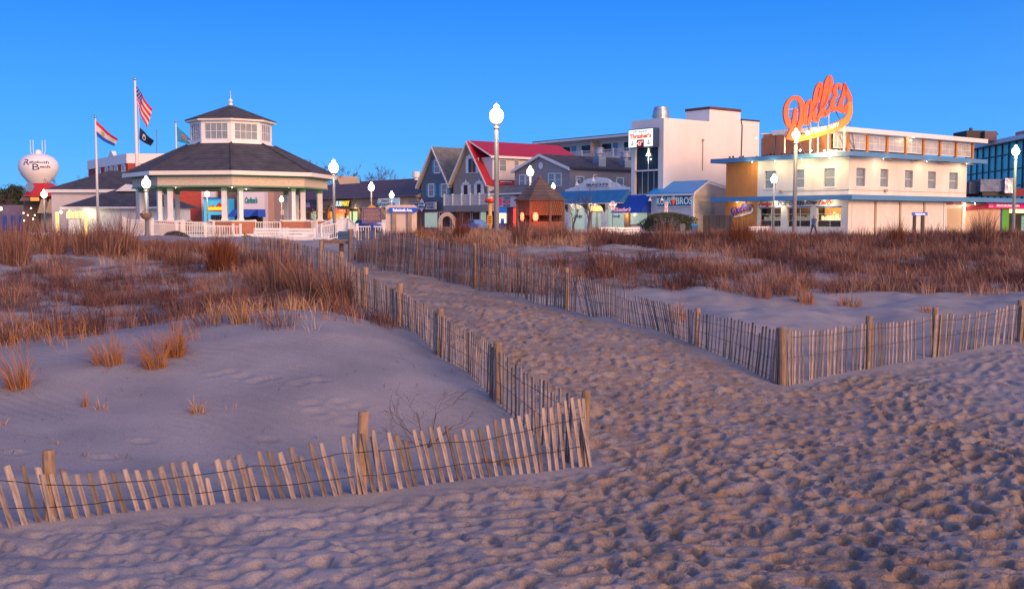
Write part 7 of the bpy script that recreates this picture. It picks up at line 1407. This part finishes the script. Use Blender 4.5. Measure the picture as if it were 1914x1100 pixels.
# cars
def car(px, Y, ang, col, label, z=-.02):
    c = at(px, 420, Y); e = empty('parked_car', (c.x, Y, z), label, 'car', 'cars parked along the avenue'); ca, sa = math.cos(ang), math.sin(ang)
    def T_(x, y, zz): return Vector((c.x+x*ca-y*sa, Y+x*sa+y*ca, z+zz))
    prof = [(-2.2, .35), (-2.25, .75), (-2.1, .92), (-1.3, .98), (-.75, 1.40), (.55, 1.44), (1.15, 1.0), (2.0, .88), (2.2, .65), (2.15, .32)]
    secs = []; mb = MB()
    for (y, k) in ((-.86, .94), (-.80, 1.0), (.80, 1.0), (.86, .94)): secs.append([T_(x*k, y if zz < 1.0 else y*.8, .3+(zz-.3)*(1 if abs(y) < .83 else .96)) for x, zz in prof])
    n = len(prof); vs = [v for s in secs for v in s]; fs = [tuple(range(n)), tuple(range(3*n, 4*n))[::-1]]
    for j in range(3):
        for i in range(n): fs.append((j*n+i, j*n+(i+1) % n, (j+1)*n+(i+1) % n, (j+1)*n+i))
    mb.add(vs, fs); mb.build('body', mat('car_paint', col, .25, .03, 1, spec=.8), e)
    mb = MB()
    for s in (-1, 1): mb.prism([T_(-1.15, s*.74, 1.0), T_(-.72, s*.70, 1.33), T_(.5, s*.70, 1.36), T_(1.0, s*.74, 1.02)], Vector((-sa, ca, 0))*.05*s)
    mb.prism([T_(1.13, -.6, 1.03), T_(1.13, .6, 1.03), T_(.62, .58, 1.40), T_(.62, -.58, 1.40)], T_(.03, 0, .02)-T_(0, 0, 0)); mb.build('window', M_glass, e)
    for x in (-1.35, 1.35):
        for s in (-1, 1): mb = MB(); mb.tube([T_(x, s*.72, .32), T_(x, s*.9, .32)], .32, 14); w = mb.build('wheel', M_dark, e); mb = MB(); mb.tube([T_(x, s*.9, .32), T_(x, s*.92, .32)], .19, 10); mb.build('rim', M_metal, w)
    for s in (-.6, .6): mb = MB(); mb.box(tuple(T_(2.13, s, .72)), .1, .3, .12, ang); mb.build('headlight', M_white, e)
car(682, 120, 2.2, (.06, .07, .28), 'blue car parked beyond the historical marker'); car(708, 124, 2.2, (.6, .6, .62), 'white car parked next to the blue one'); car(888, 128, 2.2, (.15, .28, .55), 'pale blue car parked under the white balcony'); car(620, 140, 2.2, (.5, .5, .5), 'silver car parked before the orange lit shop')
# person walking past the shop windows
pp = at(1521, 425, 86); sk = bpy.data.meshes.new('walker')
J = [(0, 0, .95, .15, .12), (0, .02, 1.2, .16, .11), (0, .03, 1.42, .17, .11), (0, .02, 1.52, .06, .06), (0, -.01, 1.62, .085, .10), (0, 0, 1.72, .07, .08), (-.1, 0, .88, .1, .1), (-.12, -.14, .5, .07, .07), (-.12, -.2, .09, .05, .05), (-.12, -.32, .04, .045, .04), (.1, 0, .88, .1, .1), (.12, .12, .5, .07, .07), (.12, .3, .12, .05, .05), (.12, .2, .05, .045, .04), (-.2, .02, 1.38, .07, .07), (-.25, .12, 1.1, .05, .05), (-.25, .02, .87, .04, .04), (-.25, -.02, .8, .035, .035), (.2, .02, 1.38, .07, .07), (.25, -.08, 1.12, .05, .05), (.25, -.2, .92, .04, .04), (.25, -.25, .86, .035, .035)]
E = [(0, 1), (1, 2), (2, 3), (3, 4), (4, 5), (0, 6), (6, 7), (7, 8), (8, 9), (0, 10), (10, 11), (11, 12), (12, 13), (2, 14), (14, 15), (15, 16), (16, 17), (2, 18), (18, 19), (19, 20), (20, 21)]
sk.from_pydata([(j[1], -j[0], j[2]) for j in J], E, []); so2 = bpy.data.objects.new('t', sk); COL.objects.link(so2); so2.modifiers.new('s', 'SKIN'); so2.modifiers.new('d', 'SUBSURF').levels = 1
for i, j in enumerate(J): sk.skin_vertices[0].data[i].radius = (j[3], j[4])
sk.skin_vertices[0].data[0].use_root = True
dg = bpy.context.evaluated_depsgraph_get(); dg.update(); bm_ = bpy.data.meshes.new_from_object(so2.evaluated_get(dg)); bpy.data.objects.remove(so2)
M_coat = mat('slate_coat', (.14, .17, .26), .8, .15, 5); M_skin = mat('skin', (.48, .27, .20), .6, .05, 5); M_hair = mat('brown_hair', (.10, .05, .03), .8, .2, 9); M_trou = mat('dark_trousers', (.05, .06, .11), .8, .1, 4)
bm_.materials.clear(); [bm_.materials.append(m) for m in (M_coat, M_skin, M_hair, M_trou)]
for f in bm_.polygons: z = f.center.z; f.material_index = 3 if z < .92 and abs(f.center.y) < .19 else 1 if (z > 1.48 and z < 1.66) or (z < .86) else 2 if z >= 1.66 else 0; f.use_smooth = True
po = link('person', bm_, None, (pp.x, 86, 0), (0, 0, .6)); po['label'] = 'person in slate coat walking past the lit candy windows'; po['category'] = 'person'
